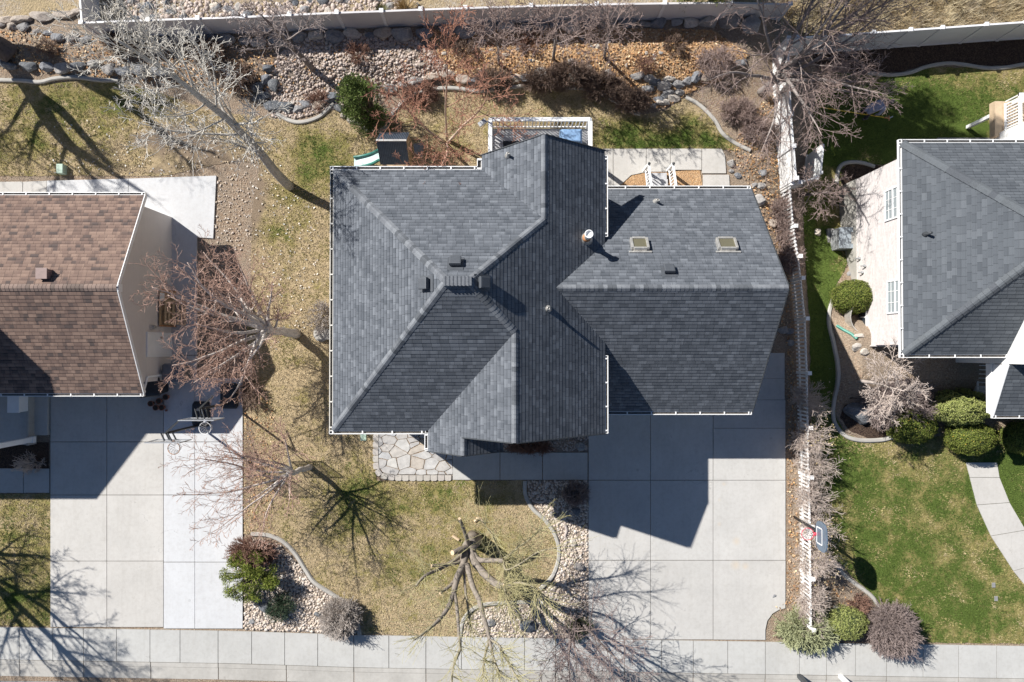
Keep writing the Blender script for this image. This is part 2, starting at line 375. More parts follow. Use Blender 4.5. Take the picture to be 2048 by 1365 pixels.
    def build(s, name, mat, parent=None, smooth=False, bevel=0, org=None):
        o0 = origin_of(parent) if parent else (Vector(org) if org is not None else Vector((0, 0, 0)))
        me = bpy.data.meshes.new(name); me.from_pydata([(x - o0.x, y - o0.y, z - o0.z) for x, y, z in s.v], [], s.f)
        if s.tw:
            at = me.attributes.new('tw', 'FLOAT', 'POINT'); at.data.foreach_set('value', s.tw)
        o = link_mesh(name, me, mat, parent, None if parent else o0, smooth)
        if bevel:
            b = o.modifiers.new('bevel', 'BEVEL'); b.width = bevel; b.segments = 2; b.limit_method = 'ANGLE'
        return o
def np_mesh(name, verts, faces, mat, parent=None, col=None, loc=None):
    k = faces.shape[1]; me = bpy.data.meshes.new(name)
    me.vertices.add(len(verts)); me.vertices.foreach_set('co', np.asarray(verts, np.float32).ravel())
    me.loops.add(faces.size); me.loops.foreach_set('vertex_index', faces.astype(np.int32).ravel())
    me.polygons.add(len(faces)); me.polygons.foreach_set('loop_start', np.arange(0, faces.size, k, dtype=np.int32))
    me.polygons.foreach_set('loop_total', np.full(len(faces), k, np.int32))
    if col is not None:
        at = me.attributes.new('Col', 'FLOAT_COLOR', 'POINT'); c4 = np.ones((len(verts), 4), np.float32); c4[:, :3] = col; at.data.foreach_set('color', c4.ravel())
    me.update(calc_edges=True)
    return link_mesh(name, me, mat, parent, loc)
def catmull(pts, n=6, closed=False):
    out = []; m = len(pts)
    for i in range(m if closed else m - 1):
        g = lambda j: pts[j % m] if closed else pts[min(max(j, 0), m - 1)]
        p0, p1, p2, p3 = g(i - 1), g(i), g(i + 1), g(i + 2)
        for k in range(n):
            t = k / n
            out.append(tuple(.5 * (2 * b + (c - a) * t + (2 * a - 5 * b + 4 * c - d) * t * t + (3 * b - a - 3 * c + d) * t ** 3) for a, b, c, d in zip(p0, p1, p2, p3)))
    if not closed: out.append(tuple(pts[-1]))
    return out
def in_poly(x, y, poly):
    inside = np.zeros(len(x), bool); n = len(poly)
    for i in range(n):
        x1, y1 = poly[i][0], poly[i][1]; x2, y2 = poly[(i + 1) % n][0], poly[(i + 1) % n][1]
        c = ((y1 > y) != (y2 > y)); 
        with np.errstate(divide='ignore', invalid='ignore'):
            inside ^= c & (x < (x2 - x1) * (y - y1) / (y2 - y1 + 1e-12) + x1)
    return inside
hv = np.vectorize(h)

# green-ness and bareness of the turf (dry winter lawn with green patches)
GREEN = [(900, 985, 110, 45, .45), (730, 985, 90, 60, .4), (690, 1020, 60, 60, .3), (640, 320, 60, 70, .5), (590, 360, 60, 60, .25), (1330, 283, 160, 22, .75), (1240, 262, 60, 35, .4),
         (1020, 260, 300, 40, .12), (1390, 250, 60, 40, .4), (150, 190, 130, 40, .34), (280, 200, 80, 40, .25), (40, 280, 90, 70, .38), (210, 250, 130, 70, .26), (560, 460, 70, 50, .3), (900, 1090, 160, 60, .3), (860, 1150, 150, 50, .25),
         (1900, 210, 180, 90, .75), (1740, 210, 110, 100, .75), (1655, 560, 55, 180, .8), (1660, 760, 50, 120, .75), (1700, 950, 60, 70, .4), (1900, 1000, 200, 120, .28), (1840, 1190, 140, 90, .36), (1960, 1230, 90, 60, .3),
         (2020, 960, 60, 90, .7), (1720, 1100, 90, 90, .3), (60, 1100, 80, 160, .25), (50, 1210, 80, 60, .3), (690, 300, 90, 40, .15), (940, 940, 40, 30, .2)]
BARE = [(330, 275, 110, 45, .75), (430, 320, 80, 40, .6), (500, 480, 30, 160, .6), (260, 340, 120, 16, .5), (530, 940, 40, 90, .35), (560, 840, 60, 60, .2), (1400, 205, 60, 40, .6), (1330, 235, 30, 15, .4), (520, 380, 50, 60, .45), (500, 900, 14, 160, .6)]
def field(lst, base, px, py):
    v = np.full_like(px, base)
    for cx, cy, rx, ry, a in lst: v = v + a * np.exp(-(((px - cx) / rx) ** 2 + ((py - cy) / ry) ** 2))
    return v
def to_px(x, y): return 1024 + x / K, 700 - y / K

def drape(name, xy, mat, dz, kind='structure', grid=.4, attrs=False, base=.12, parent=None):
    """a flat sheet with this outline, cut on a common grid and laid on the terrain"""
    bm = bmesh.new(); vs = [bm.verts.new((p[0], p[1], 0)) for p in xy]
    es = [bm.edges.new((vs[i], vs[(i + 1) % len(vs)])) for i in range(len(vs))]
    bmesh.ops.triangle_fill(bm, use_beauty=True, use_dissolve=False, edges=es)
    for ax in (0, 1):
        lo = min(p[ax] for p in xy); hi = max(p[ax] for p in xy)
        k = math.ceil(lo / grid)
        while k * grid < hi:
            co = [0, 0, 0]; co[ax] = k * grid + 1e-4; no = [0, 0, 0]; no[ax] = 1
            bmesh.ops.bisect_plane(bm, geom=bm.verts[:] + bm.edges[:] + bm.faces[:], plane_co=co, plane_no=no); k += 1
    for v in bm.verts: v.co.z = h(v.co.x, v.co.y) + dz
    bmesh.ops.recalc_face_normals(bm, faces=bm.faces)
    up = sum(f.normal.z for f in bm.faces)
    if up < 0: bmesh.ops.reverse_faces(bm, faces=bm.faces)
    me = bpy.data.meshes.new(name); bm.to_mesh(me); bm.free()
    if attrs:
        n = len(me.vertices); co = np.zeros(n * 3, np.float32); me.vertices.foreach_get('co', co); co = co.reshape(-1, 3)
        px, py = to_px(co[:, 0], co[:, 1])
        for nm, arr in (('green', field(GREEN, base, px, py)), ('bare', field(BARE, 0.0, px, py))):
            at = me.attributes.new(nm, 'FLOAT', 'POINT'); at.data.foreach_set('value', arr.astype(np.float32))
    o = link_mesh(name, me, mat, parent)
    if kind: o['kind'] = kind
    return o
def gpts(px, smooth=0, closed=True):
    q = [G(a, b) for a, b in px]; q = [(p.x, p.y) for p in q]
    return catmull(q, smooth, closed) if smooth else q
def jag(xy, amp=.05, step=.15):
    out = []
    for i in range(len(xy)):
        a = Vector(xy[i]); b = Vector(xy[(i + 1) % len(xy)]); d = b - a; n = max(1, int(d.length / step))
        for k in range(n):
            p = a + d * (k / n); q = noise.noise_vector(Vector((p.x * 4, p.y * 4, 1.7)))
            out.append((p.x + q.x * amp, p.y + q.y * amp))
    return out

# scatter of small loose pieces
def sample(poly, n):
    xs = [p[0] for p in poly]; ys = [p[1] for p in poly]; X = []; Y = []; got = 0
    while got < n:
        x = rng.uniform(min(xs), max(xs), n * 2); y = rng.uniform(min(ys), max(ys), n * 2); k = in_poly(x, y, poly)
        X.append(x[k]); Y.append(y[k]); got += k.sum()
    return np.concatenate(X)[:n], np.concatenate(Y)[:n]
def area(poly): return abs(sum(poly[i][0] * poly[(i + 1) % len(poly)][1] - poly[(i + 1) % len(poly)][0] * poly[i][1] for i in range(len(poly)))) / 2
_b = bmesh.new(); bmesh.ops.create_icosphere(_b, subdivisions=1, radius=1); ICO_V = np.array([v.co[:] for v in _b.verts]); ICO_F = np.array([[v.index for v in f.verts] for f in _b.faces]); _b.free()
def pebbles(name, poly, per_m2, r0, r1, mat, label, dz=.0):
    n = int(area(poly) * per_m2); x, y = sample(poly, n); z = hv(x, y) + dz
    r = r0 + (r1 - r0) * rng.random(n) ** 2; sc = np.stack([r * rng.uniform(.8, 1.3, n), r * rng.uniform(.7, 1.1, n), r * rng.uniform(.4, .75, n)], 1)
    a = rng.uniform(0, 6.28, n); V = ICO_V[None] * sc[:, None] * rng.uniform(.85, 1.15, (n, 12, 1))
    c, s = np.cos(a)[:, None], np.sin(a)[:, None]
    W = np.stack([V[:, :, 0] * c - V[:, :, 1] * s, V[:, :, 0] * s + V[:, :, 1] * c, V[:, :, 2]], 2) + np.stack([x, y, z + r * .2], 1)[:, None]
    Fc = (ICO_F[None] + (np.arange(n) * 12)[:, None, None]).reshape(-1, 3)
    o = np_mesh(name, W.reshape(-1, 3), Fc, mat); return tag(o, label, 'gravel', None, 'stuff')
def blades(name, poly, per_m2, label, base, length=.06, excl=()):
    n = int(area(poly) * per_m2); x, y = sample(poly, n)
    px, py = to_px(x, y); g = field(GREEN, base, px, py); b = field(BARE, 0.0, px, py)
    nz = np.array([noise.noise(Vector((a * 1.1, c * 1.1, 5.))) for a, c in zip(x, y)]) + .5 * np.array([noise.noise(Vector((a * 4.1, c * 4.1, 8.))) for a, c in zip(x, y)])
    g = g + nz * .75 + rng.normal(0, .09, n)
    keep = (b + nz * .4) < .55
    for e in excl: keep &= ~in_poly(x, y, e)
    x, y, g = x[keep], y[keep], g[keep]; n = len(x); z = hv(x, y) + .012
    tan = np.array([.56, .455, .29]); mid = np.array([.38, .32, .14]); grn = np.array([.105, .155, .035])
    t1 = np.clip((g - .1) / .45, 0, 1)[:, None]; t2 = np.clip((g - .5) / .45, 0, 1)[:, None]
    col = (tan * (1 - t1) + mid * t1) * (1 - t2) + grn * t2; col = col * rng.uniform(.6, 1.25, (n, 1))
    V = np.zeros((n, 3, 4, 3)); 
    for k in range(3):
        a = rng.uniform(0, 6.28, n); wd = rng.uniform(.006, .014, n); ln = length * rng.uniform(.5, 1.2, n); ti = rng.uniform(.5, 1.35, n)
        dx, dy = np.cos(a), np.sin(a); hx, hy = dx * ln * np.sin(ti), dy * ln * np.sin(ti); hz = ln * np.cos(ti) * .8 + .008
        bx = x + rng.uniform(-.03, .03, n); by = y + rng.uniform(-.03, .03, n)
        for j, (sd, tp) in enumerate(((-1, 0), (1, 0), (.5, 1), (-.5, 1))):
            V[:, k, j, 0] = bx - dy * wd * sd + hx * tp; V[:, k, j, 1] = by + dx * wd * sd + hy * tp; V[:, k, j, 2] = z + hz * tp
    Fc = np.arange(n * 12).reshape(-1, 4); C = np.repeat(col, 12, 0)
    o = np_mesh(name, V.reshape(-1, 3), Fc, M['blade'], col=C); return tag(o, label, 'grass', None, 'stuff')
def litter(name, poly, per_m2, cols, size, label, cat='leaves'):
    n = int(area(poly) * per_m2); x, y = sample(poly, n); z = hv(x, y) + rng.uniform(.03, .07, n)
    a = rng.uniform(0, 6.28, n); s = size * rng.uniform(.5, 1.2, n); V = np.zeros((n, 4, 3)); tz = rng.normal(0, .4, (n, 2))
    for j, (u, v) in enumerate(((-1, 0), (0, -.6), (1, 0), (0, .6))):
        V[:, j, 0] = x + (u * np.cos(a) - v * np.sin(a)) * s; V[:, j, 1] = y + (u * np.sin(a) + v * np.cos(a)) * s; V[:, j, 2] = z + (u * tz[:, 0] + v * tz[:, 1]) * s
    cols = np.array(cols); C = cols[rng.integers(0, len(cols), n)] * rng.uniform(.6, 1.2, (n, 1))
    o = np_mesh(name, V.reshape(-1, 3), np.arange(n * 4).reshape(-1, 4), M['petal'], col=np.repeat(C, 4, 0)); return tag(o, label, cat, None, 'stuff')

# ------------------------------------------------------------------ the setting: ground, lawns, beds, paving
def struct_ground():
    f = [i * .4 for i in range(-62, 63)]
    xs = [-400, -200, -90, -50, -35, -29] + f + [29, 35, 50, 90, 200, 400]; ys = xs
    V = []; Fc = []
    for y in ys:
        for x in xs: V.append((x, y, h(x, y) - .005))
    n = len(xs)
    for j in range(n - 1):
        for i in range(n - 1): Fc.append((j * n + i, j * n + i + 1, (j + 1) * n + i + 1, (j + 1) * n + i))
    me = bpy.data.meshes.new('ground'); me.from_pydata(V, [], Fc); o = link_mesh('ground', me, M['dirt'], None, None, True); o['kind'] = 'structure'
struct_ground()

LAWN_MAIN = gpts([(487, 735), (500, 600), (505, 420), (520, 330), (470, 322), (330, 352), (240, 352), (100, 352), (-200, 352), (-200, 158), (60, 163), (110, 168), (165, 160), (240, 165), (330, 190), (430, 225), (540, 235), (560, 232), (600, 245), (640, 232), (668, 208), (700, 235), (725, 262), (752, 264), (775, 250), (795, 210), (845, 182), (900, 176), (960, 182),
    (1010, 177), (1075, 172), (1160, 176), (1210, 195), (1260, 222), (1285, 230), (1330, 222), (1372, 195), (1405, 215), (1440, 258), (1490, 300), (1440, 301), (1200, 301), (1150, 420), (900, 500), (760, 870), (752, 962), (1049, 962), (1052, 1000), (1076, 1030), (1106, 1060), (1118, 1108), (1102, 1160), (1060, 1200), (1000, 1206), (952, 1214), (926, 1238), (921, 1274), (722, 1268), (710, 1230), (682, 1196),
    (626, 1160), (600, 1120), (560, 1080), (503, 1066), (487, 1068)])
drape('back_and_side_lawn', jag(LAWN_MAIN), M['lawn'], .012, attrs=True, base=.1)
LAWN_NEIGH = gpts([(-120, 988), (102, 988), (102, 1253), (-120, 1252)])
drape('neighbour_lawn', jag(LAWN_NEIGH), M['lawn'], .012, attrs=True, base=.25)
LAWN_RIGHT = gpts([(1612, 330), (1640, 140), (1720, 152), (1800, 148), (1850, 135), (2250, 135), (2250, 300), (1900, 330), (1690, 330), (1680, 370), (1706, 440), (1700, 520), (1662, 590), (1657, 640), (1672, 700), (1678, 760), (1668, 830), (1690, 868), (1730, 882), (1790, 880), (1840, 850), (2250, 850), (2250, 1290), (1860, 1285), (1800, 1260), (1760, 1225), (1730, 1175), (1690, 1140), (1665, 1110), (1640, 1090), (1622, 900), (1615, 600)])
drape('right_lawn', jag(LAWN_RIGHT), M['lawn'], .014, attrs=True, base=.5)

# planting beds and gravel
BED_COBBLE = gpts([(545, 235), (530, 180), (560, 110), (590, 80), (700, 68), (820, 66), (880, 120), (905, 150), (860, 162), (800, 178), (760, 200), (690, 215), (640, 225), (590, 238)])
drape('cobble_bed', jag(BED_COBBLE, .1), M['pebble'], .02)
BED_TAN = gpts([(860, 62), (1000, 58), (1200, 58), (1420, 60), (1500, 110), (1440, 160), (1390, 182), (1330, 215), (1270, 215), (1180, 172), (1000, 172), (905, 172), (880, 120)])
drape('leafy_tan_bed', jag(BED_TAN, .12), M['tan_bed'], .024)
BED_SW = gpts([(489, 1090), (503, 1075), (560, 1090), (598, 1130), (620, 1165), (680, 1203), (706, 1235), (716, 1268), (489, 1259)])
drape('corner_gravel_bed', BED_SW, M['pebble'], .022)
BED_E = gpts([(1054, 962), (1176, 962), (1178, 1277), (926, 1273), (931, 1240), (956, 1220), (1002, 1212), (1064, 1206), (1108, 1164), (1125, 1108), (1112, 1058), (1082, 1026), (1058, 998)])
drape('front_gravel_bed', BED_E, M['pebble'], .022)
BED_WALK = gpts([(1000, 850), (1176, 850), (1176, 904), (1000, 904)])
drape('entry_gravel_bed', BED_WALK, M['pebble'], .022)
drape('stair_gravel_bed', gpts([(1240, 372), (1262, 352), (1295, 345), (1400, 341), (1405, 380), (1240, 385)]), M['tan_bed'], .022)
drape('bark_mulch_strip', jag(gpts([(1622, 96), (2250, 60), (2250, 132), (1850, 132), (1800, 145), (1720, 149), (1660, 140), (1632, 138)])), M['mulch'], .02)
BED_RHOUSE = gpts([(1712, 440), (1720, 620), (1745, 700), (1840, 705), (2020, 700), (2020, 860), (1880, 872), (1800, 880), (1730, 880), (1690, 864), (1672, 830), (1682, 760), (1676, 700), (1662, 640), (1668, 590), (1700, 525)])
drape('house_side_bed', jag(BED_RHOUSE), M['dirt'], .024)
drape('dark_corner_bed', jag(gpts([(1680, 835), (1700, 795), (1760, 800), (1800, 870), (1740, 878), (1698, 862)])), M['mulch'], .03)
drape('basement_bed', jag(gpts([(1684, 372), (1682, 340), (1700, 328), (1760, 332), (1790, 360), (1790, 400), (1690, 392)])), M['mulch'], .026)
drape('fence_corner_bed', jag(gpts([(1628, 1092), (1660, 1112), (1684, 1140), (1724, 1175), (1756, 1222), (1800, 1262), (1850, 1284), (1630, 1279), (1632, 1200)])), M['dirt'], .02)
drape('neighbour_planter_bed', gpts([(-120, 885), (98, 885), (98, 937), (-120, 937)]), M['mulch'], .02)
drape('wild_hillside', jag(gpts([(-200, -300), (2300, -300), (2300, 45), (1990, 50), (1560, 92), (1560, 22), (1200, 30), (900, 38), (600, 54), (200, 64), (168, 30), (-200, 40)]), .1), M['wild'], .02, grid=.8)

# concrete slabs: every panel between two joints is a loose slab with a real gap
def slabs(name, panels, mat, z1=.05, z0=-.1, gap=.012, parent=None):
    mb = MB()
    for pn in panels:
        q = [P(a, b) for a, b in pn]; c = sum(q, Vector()) / len(q)
        q = [(p + (c - p).normalized() * gap * 1.4) for p in q]
        mb.prism([(p.x, p.y) for p in q], z0, z1)
    o = mb.build(name, mat, parent); o['kind'] = 'structure'; return o
def rect(x0, y0, x1, y1): return [(x0, y0), (x1, y0), (x1, y1), (x0, y1)]
ys = [800, 960.5, 1120.5]
pn = []
for i, x in enumerate((1176.5, 1300.5, 1425.5)):
    x1 = (1300.5, 1425.5, 1570.5)[i]
    if i < 2: pn.append(rect(x, 800, x1, 960.5))
    else: pn += [rect(x, 800, x1 - 0, 856.5), rect(x, 856.5, x1, 960.5)]
    pn.append(rect(x, 960.5, x1, 1120.5))
pn += [rect(1176.5, 1120.5, 1300.5, 1278), rect(1300.5, 1120.5, 1425.5, 1279)]
cor = [(1425.5, 1120.5), (1570.5, 1120.5), (1570.5, 1216)] + [(1570 - 39 * math.sin(t), 1216 + 1 + 38 * (1 - math.cos(t)) if t < .8 else 1255 - 38 * math.cos(t) + 0) for t in (.3, .7, 1.1, 1.4)] + [(1530, 1280), (1425.5, 1279)]
cor = [(1425.5, 1120.5), (1570.5, 1120.5), (1570.5, 1216), (1558, 1219), (1545, 1227), (1534, 1242), (1530, 1260), (1530, 1280), (1425.5, 1279)]
pn.append(cor); pn += [rect(1460, 706, 1569, 757), rect(1460, 757, 1569, 800)]
slabs('driveway', pn, M['concrete'])
slabs('front_walkway', [rect(905, 890, 1000, 960), rect(1000, 905, 1085, 960), rect(1085, 905, 1175.5, 960)], M['concrete_walk'], .055)
def sidey(x): return 1253 + x * 34 / 2048 + (4 * min(1, max(0, (x - 480) / 240)))
jx = [-160, -30, 40, 107, 168, 234, 301, 361, 437, 504, 570, 636, 708, 778, 852, 923, 986, 1049, 1111, 1180, 1249, 1323, 1386, 1455, 1530, 1598, 1652, 1710, 1772, 1845, 1916, 1992, 2060, 2130, 2210]
slabs('sidewalk', [[(a, sidey(a) + .7), (b, sidey(b) + .7), (b, sidey(b) + 66), (a, sidey(a) + 66)] for a, b in zip(jx, jx[1:])], M['concrete_walk'], .045)
jx2 = [-160, 40, 168, 302, 437, 573, 708, 852, 986, 1111, 1249, 1386, 1530, 1652, 1772, 1916, 2060, 2210]
slabs('street_curb', [[(a, sidey(a) + 66.6), (b, sidey(b) + 66.6), (b, sidey(b) + 75), (a, sidey(a) + 75)] for a, b in zip(jx2, jx2[1:])], M['curb'], .038, -.25)
slabs('gutter_pan', [[(a, sidey(a) + 75.6), (b, sidey(b) + 75.6), (b, sidey(b) + 99), (a, sidey(a) + 99)] for a, b in zip(jx2, jx2[1:])], M['curb'], .014, -.3)
a0, a1 = P(-900, sidey(-900) + 99.4), P(2900, sidey(2900) + 99.4)
MB().poly([(a0.x - 40, a0.y, .0 - .0), (a0.x - 40, a0.y - 9, .0), (a1.x + 40, a1.y - 9, .0), (a1.x + 40, a1.y, .0)]).build('road', M['asphalt'])['kind'] = 'structure'
bpy.data.objects['road'].location.z = .012
# neighbour's driveway, old half and newer white half
pn = []
for x0, x1 in ((102, 215), (215, 328)):
    for y0, y1 in ((760, 884), (884, 990), (990, 1122), (1122, 1254)): pn.append(rect(x0, y0, x1, y1))
slabs('neighbour_driveway', pn, M['concrete_warm'], .052)
pn = []
for x0, x1 in ((328.5, 390.5), (390.5, 486.5)):
    for y0, y1 in ((756, 884), (884, 990), (990, 1124), (1124, 1257)): pn.append(rect(x0, y0, x1, y1))
pn += [rect(336, 600, 395, 711), rect(336, 711, 395, 756), rect(336, 470, 395, 600)]
slabs('neighbour_driveway_extension', pn, M['concrete_new'], .056)
slabs('neighbour_back_pad', [[(95, 362), (258, 358), (258, 480), (95, 480)], [(258, 358), (434, 352), (428, 478), (395, 476), (258, 480)]], M['concrete_new'], .06)
slabs('neighbour_back_walk', [[(-160, 366), (47, 364), (47, 420), (-160, 420)], [(47, 364), (95, 362), (95, 420), (47, 420)]], M['concrete_warm'], .05)
slabs('neighbour_walkway', [rect(-120, 937, 48, 986), rect(48, 937, 100, 986)], M['concrete_walk'], .04)
# rear patio behind the garage
slabs('rear_patio', [[(1130, 298), (1226, 298), (1226, 400), (1130, 400)], [(1226, 298), (1292, 298), (1292, 345), (1262, 352), (1240, 372), (1226, 380)], [(1292, 298), (1340, 298), (1340, 345), (1292, 345)],
    [(1340, 298), (1403, 298), (1403, 341), (1340, 341)], [(1403, 298), (1443, 298), (1450, 312), (1452, 348), (1403, 348)], [(1405, 350), (1458, 350), (1460, 385), (1405, 385)]], M['concrete_warm'], .05)
slabs('right_patio', [[(1922, 252), (2000, 252), (2000, 330), (1922, 330)], [(2000, 252), (2140, 252), (2140, 330), (2000, 330)]], M['concrete_walk'], -1.62, -1.9)
bpy.data.objects['right_patio'].location.z = 0
wk = [(1930, 925), (1938, 955), (1952, 1010), (1980, 1072), (2025, 1142), (2080, 1210), (2140, 1290)]; wk2 = [(1993, 925), (1998, 955), (2018, 1005), (2050, 1060), (2100, 1120), (2160, 1190), (2210, 1290)]
slabs('right_walkway', [[wk[i], wk2[i], wk2[i + 1], wk[i + 1]] for i in range(len(wk) - 1)], M['concrete_warm'], .05)

def kerb(name, px, wd=.17, ht=.1, mat='curb'):
    c = catmull(gpts(px, 0), 8); mb = MB(); m = len(c); rows = []
    for i, p in enumerate(c):
        a = Vector(c[max(i - 1, 0)]); b = Vector(c[min(i + 1, m - 1)]); d = (b - a).normalized(); n = Vector((-d.y, d.x)); z = h(*p)
        k = len(mb.v)
        for o, zz in ((-.5, -.08), (-.5, ht * .7), (-.3, ht), (.25, ht), (.5, ht * .45), (.5, -.08)):
            mb.v.append((p[0] + n.x * o * wd, p[1] + n.y * o * wd, z + zz))
        rows.append(k)
    for a, b in zip(rows, rows[1:]):
        if rows.index(a) % 7 == 6: continue_gap = .0
        for j in range(5): mb.f.append((a + j, a + j + 1, b + j + 1, b + j))
    mb.f.append(tuple(rows[0] + j for j in range(5, -1, -1))); mb.f.append(tuple(rows[-1] + j for j in range(6)))
    o = mb.build(name, M[mat]); o['kind'] = 'structure'
for px in ([(503, 1068), (535, 1070), (565, 1082), (590, 1106), (612, 1140), (630, 1165), (668, 1190), (695, 1210), (712, 1236), (720, 1270)],
           [(1050, 962), (1051, 990), (1066, 1018), (1092, 1042), (1112, 1075), (1118, 1110), (1106, 1150), (1080, 1178)],
           [(1086, 1206), (1052, 1204), (1000, 1206), (955, 1213), (928, 1238), (920, 1274)],
           [(554, 228), (580, 242), (606, 245), (640, 234), (668, 208)], [(726, 254), (738, 262), (752, 264), (768, 258), (778, 245), (790, 218)], [(790, 222), (812, 200), (848, 182), (905, 177), (960, 183), (1012, 176), (1075, 171), (1130, 176), (1165, 177), (1205, 190), (1235, 207), (1262, 224), (1280, 229)],
           [(1371, 195), (1400, 212), (1428, 240), (1445, 268), (1470, 287), (1500, 302)], [(-60, 160), (40, 162), (80, 165), (110, 158), (150, 155), (200, 161), (238, 161)],
           [(1735, 147), (1780, 151), (1820, 146), (1850, 135), (1890, 128), (1925, 130), (1970, 137), (2010, 136), (2060, 128), (2150, 124)],
           [(1672, 368), (1676, 340), (1690, 327), (1720, 326), (1748, 334)], [(1672, 588), (1660, 615), (1658, 650), (1668, 690), (1676, 730), (1675, 770), (1668, 800), (1667, 840), (1685, 868), (1715, 880), (1760, 880), (1785, 874)],
           [(1668, 1126), (1690, 1152), (1722, 1176), (1745, 1195), (1762, 1222)], [(1540, 1214), (1536, 1212)][:0] or [(1666, 1213), (1676, 1218), (1688, 1230)]):
    kerb('garden_curb', px)

# flagstone patio by the front door
def flagstones():
    root = MB(); px = [(756, 866), (905, 866), (905, 949), (772, 949), (758, 938)]
    poly = [P(a, b) for a, b in px]; poly = [(p.x, p.y) for p in poly]
    r = random.Random(5); seeds = []
    xs = [p[0] for p in poly]; ys = [p[1] for p in poly]
    SK = lambda v: Vector((v.x * .72 + v.y * .38, v.y * 1.05 - v.x * .30))
    UK = lambda v: (lambda d: Vector(((1.05 * v.x - .38 * v.y) / d, (.30 * v.x + .72 * v.y) / d)))(.72 * 1.05 + .38 * .30)
    while len(seeds) < 40:
        q = Vector((r.uniform(min(xs) - .1, max(xs) + .1), r.uniform(min(ys) - .1, max(ys) + .1)))
        if all(SK(q - s).length > .30 for s in seeds) or r.random() < .004: seeds.append(q)
    def clip(pl, m, n):
        out = []
        for i in range(len(pl)):
            a, b = pl[i], pl[(i + 1) % len(pl)]; da = (a - m).dot(n); db = (b - m).dot(n)
            if da <= 0: out.append(a)
            if da * db < 0: out.append(a + (b - a) * (da / (da - db)))
        return out
    for s in seeds:
        cell = [SK(Vector(p)) for p in poly]
        for t in seeds:
            if t is s: continue
            d = (SK(t) - SK(s)).normalized(); cell = clip(cell, (SK(s) + SK(t)) / 2 - d * .012, d)
            if len(cell) < 3: break
        if len(cell) < 3: continue
        cell = [UK(q) for q in cell]
        c = sum(cell, Vector((0, 0))) / len(cell)
        pts = []
        for i, p in enumerate(cell):
            q = cell[(i + 1) % len(cell)]; pv = cell[i - 1]
            pts.append(p + ((pv - p) + (q - p)) * .025)
            e = (q - p); pts.append(p + e * .5 + Vector((r.uniform(-1, 1), r.uniform(-1, 1))) * .018)
        root.prism([tuple(p) for p in pts], -.05, .05 + r.uniform(-.008, .008))
    o = root.build('flagstone_patio', M['flagstone']); o['kind'] = 'structure'
    drape('patio_bedding', [(p[0], p[1]) for p in poly], M['dirt'], .028)
    mb = MB(); path = [(753, 868), (753, 935), (762, 950), (775, 955), (908, 955)]; c = catmull(gpts(path), 10)
    acc = [Vector(c[0])]
    for p in c[1:]:
        p = Vector(p)
        while (p - acc[-1]).length > .3: acc.append(acc[-1] + (p - acc[-1]).normalized() * .3)
    for a, b in zip(acc, acc[1:]):
        m = (a + b) / 2; d = (b - a).normalized(); n = Vector((-d.y, d.x)); k = []
        for u, v in ((-.135, -.1), (-.08, -.135), (.08, -.135), (.135, -.1), (.14, .1), (-.14, .1)): k.append(tuple(m + d * u - n * -v))
        mb.prism(k, -.03, .075 + random.uniform(-.008, .008))
    mb.build('patio_edging', M['edge_block'])['kind'] = 'structure'
flagstones()

# loose ground cover
pebbles('gravel', BED_SW, 210, .035, .075, M['stone'], 'pale tan river gravel in the corner bed beside the white driveway', .02)
pebbles('gravel', BED_E, 210, .035, .075, M['stone'], 'pale tan river gravel in the curved bed beside the main driveway', .02)
pebbles('gravel', BED_WALK, 150, .03, .06, M['cobble'], 'brownish gravel in the narrow bed under the front gable', .02)
pebbles('gravel', BED_COBBLE, 210, .028, .085, M['cobble'], 'pinkish cobble stones covering the slope behind the lawn', .02)
pebbles('gravel', gpts([(250, 0), (560, 5), (830, 0), (860, 30), (500, 48), (250, 55)]), 95, .04, .12, M['cobble'], 'loose pale rubble on the hillside above the white back fence', .02)
pebbles('gravel', gpts([(437, 355), (500, 345), (500, 470), (450, 560), (420, 500)]), 70, .015, .05, M['stone'], 'scattered pale stones on the bare strip beside the white pad', .01)
LITTER = [(.60, .33, .15), (.68, .43, .21), (.48, .26, .13), (.74, .58, .38), (.62, .42, .27), (.38, .25, .16)]
litter('fallen_leaves', BED_COBBLE, 25, LITTER, .05, 'brown fallen leaves lying on the pinkish cobble slope')
litter('fallen_leaves', BED_TAN, 190, LITTER, .055, 'orange brown fallen leaves on the bed below the back fence')
litter('fallen_leaves', gpts([(1455, 300), (1560, 150), (1578, 560), (1590, 800), (1598, 1230), (1545, 1215), (1574, 1200), (1574, 705), (1500, 380)]), 120, LITTER, .05, 'brown fallen leaves along the white picket fence')
litter('fallen_leaves', gpts([(0, 60), (170, 75), (560, 75), (540, 200), (300, 165), (0, 140)]), 110, LITTER, .055, 'tan fallen leaves around the rock rows at the back left')
litter('fallen_leaves', gpts([(100, 240), (480, 240), (640, 420), (640, 640), (500, 740), (500, 360), (100, 350)]), 14, [(.75, .68, .6), (.6, .48, .33), (.8, .78, .72)], .05, 'sparse pale leaves on the bare side lawn')
litter('fallen_leaves', gpts([(489, 745), (545, 790), (560, 900), (540, 1060), (489, 1062)]), 60, LITTER, .05, 'reddish brown leaves under the birches beside the driveway')
litter('fallen_leaves', gpts([(1640, 1110), (1690, 1160), (1740, 1220), (1720, 1275), (1640, 1275)]), 60, LITTER, .05, 'brown leaves in the bed at the end of the picket fence')
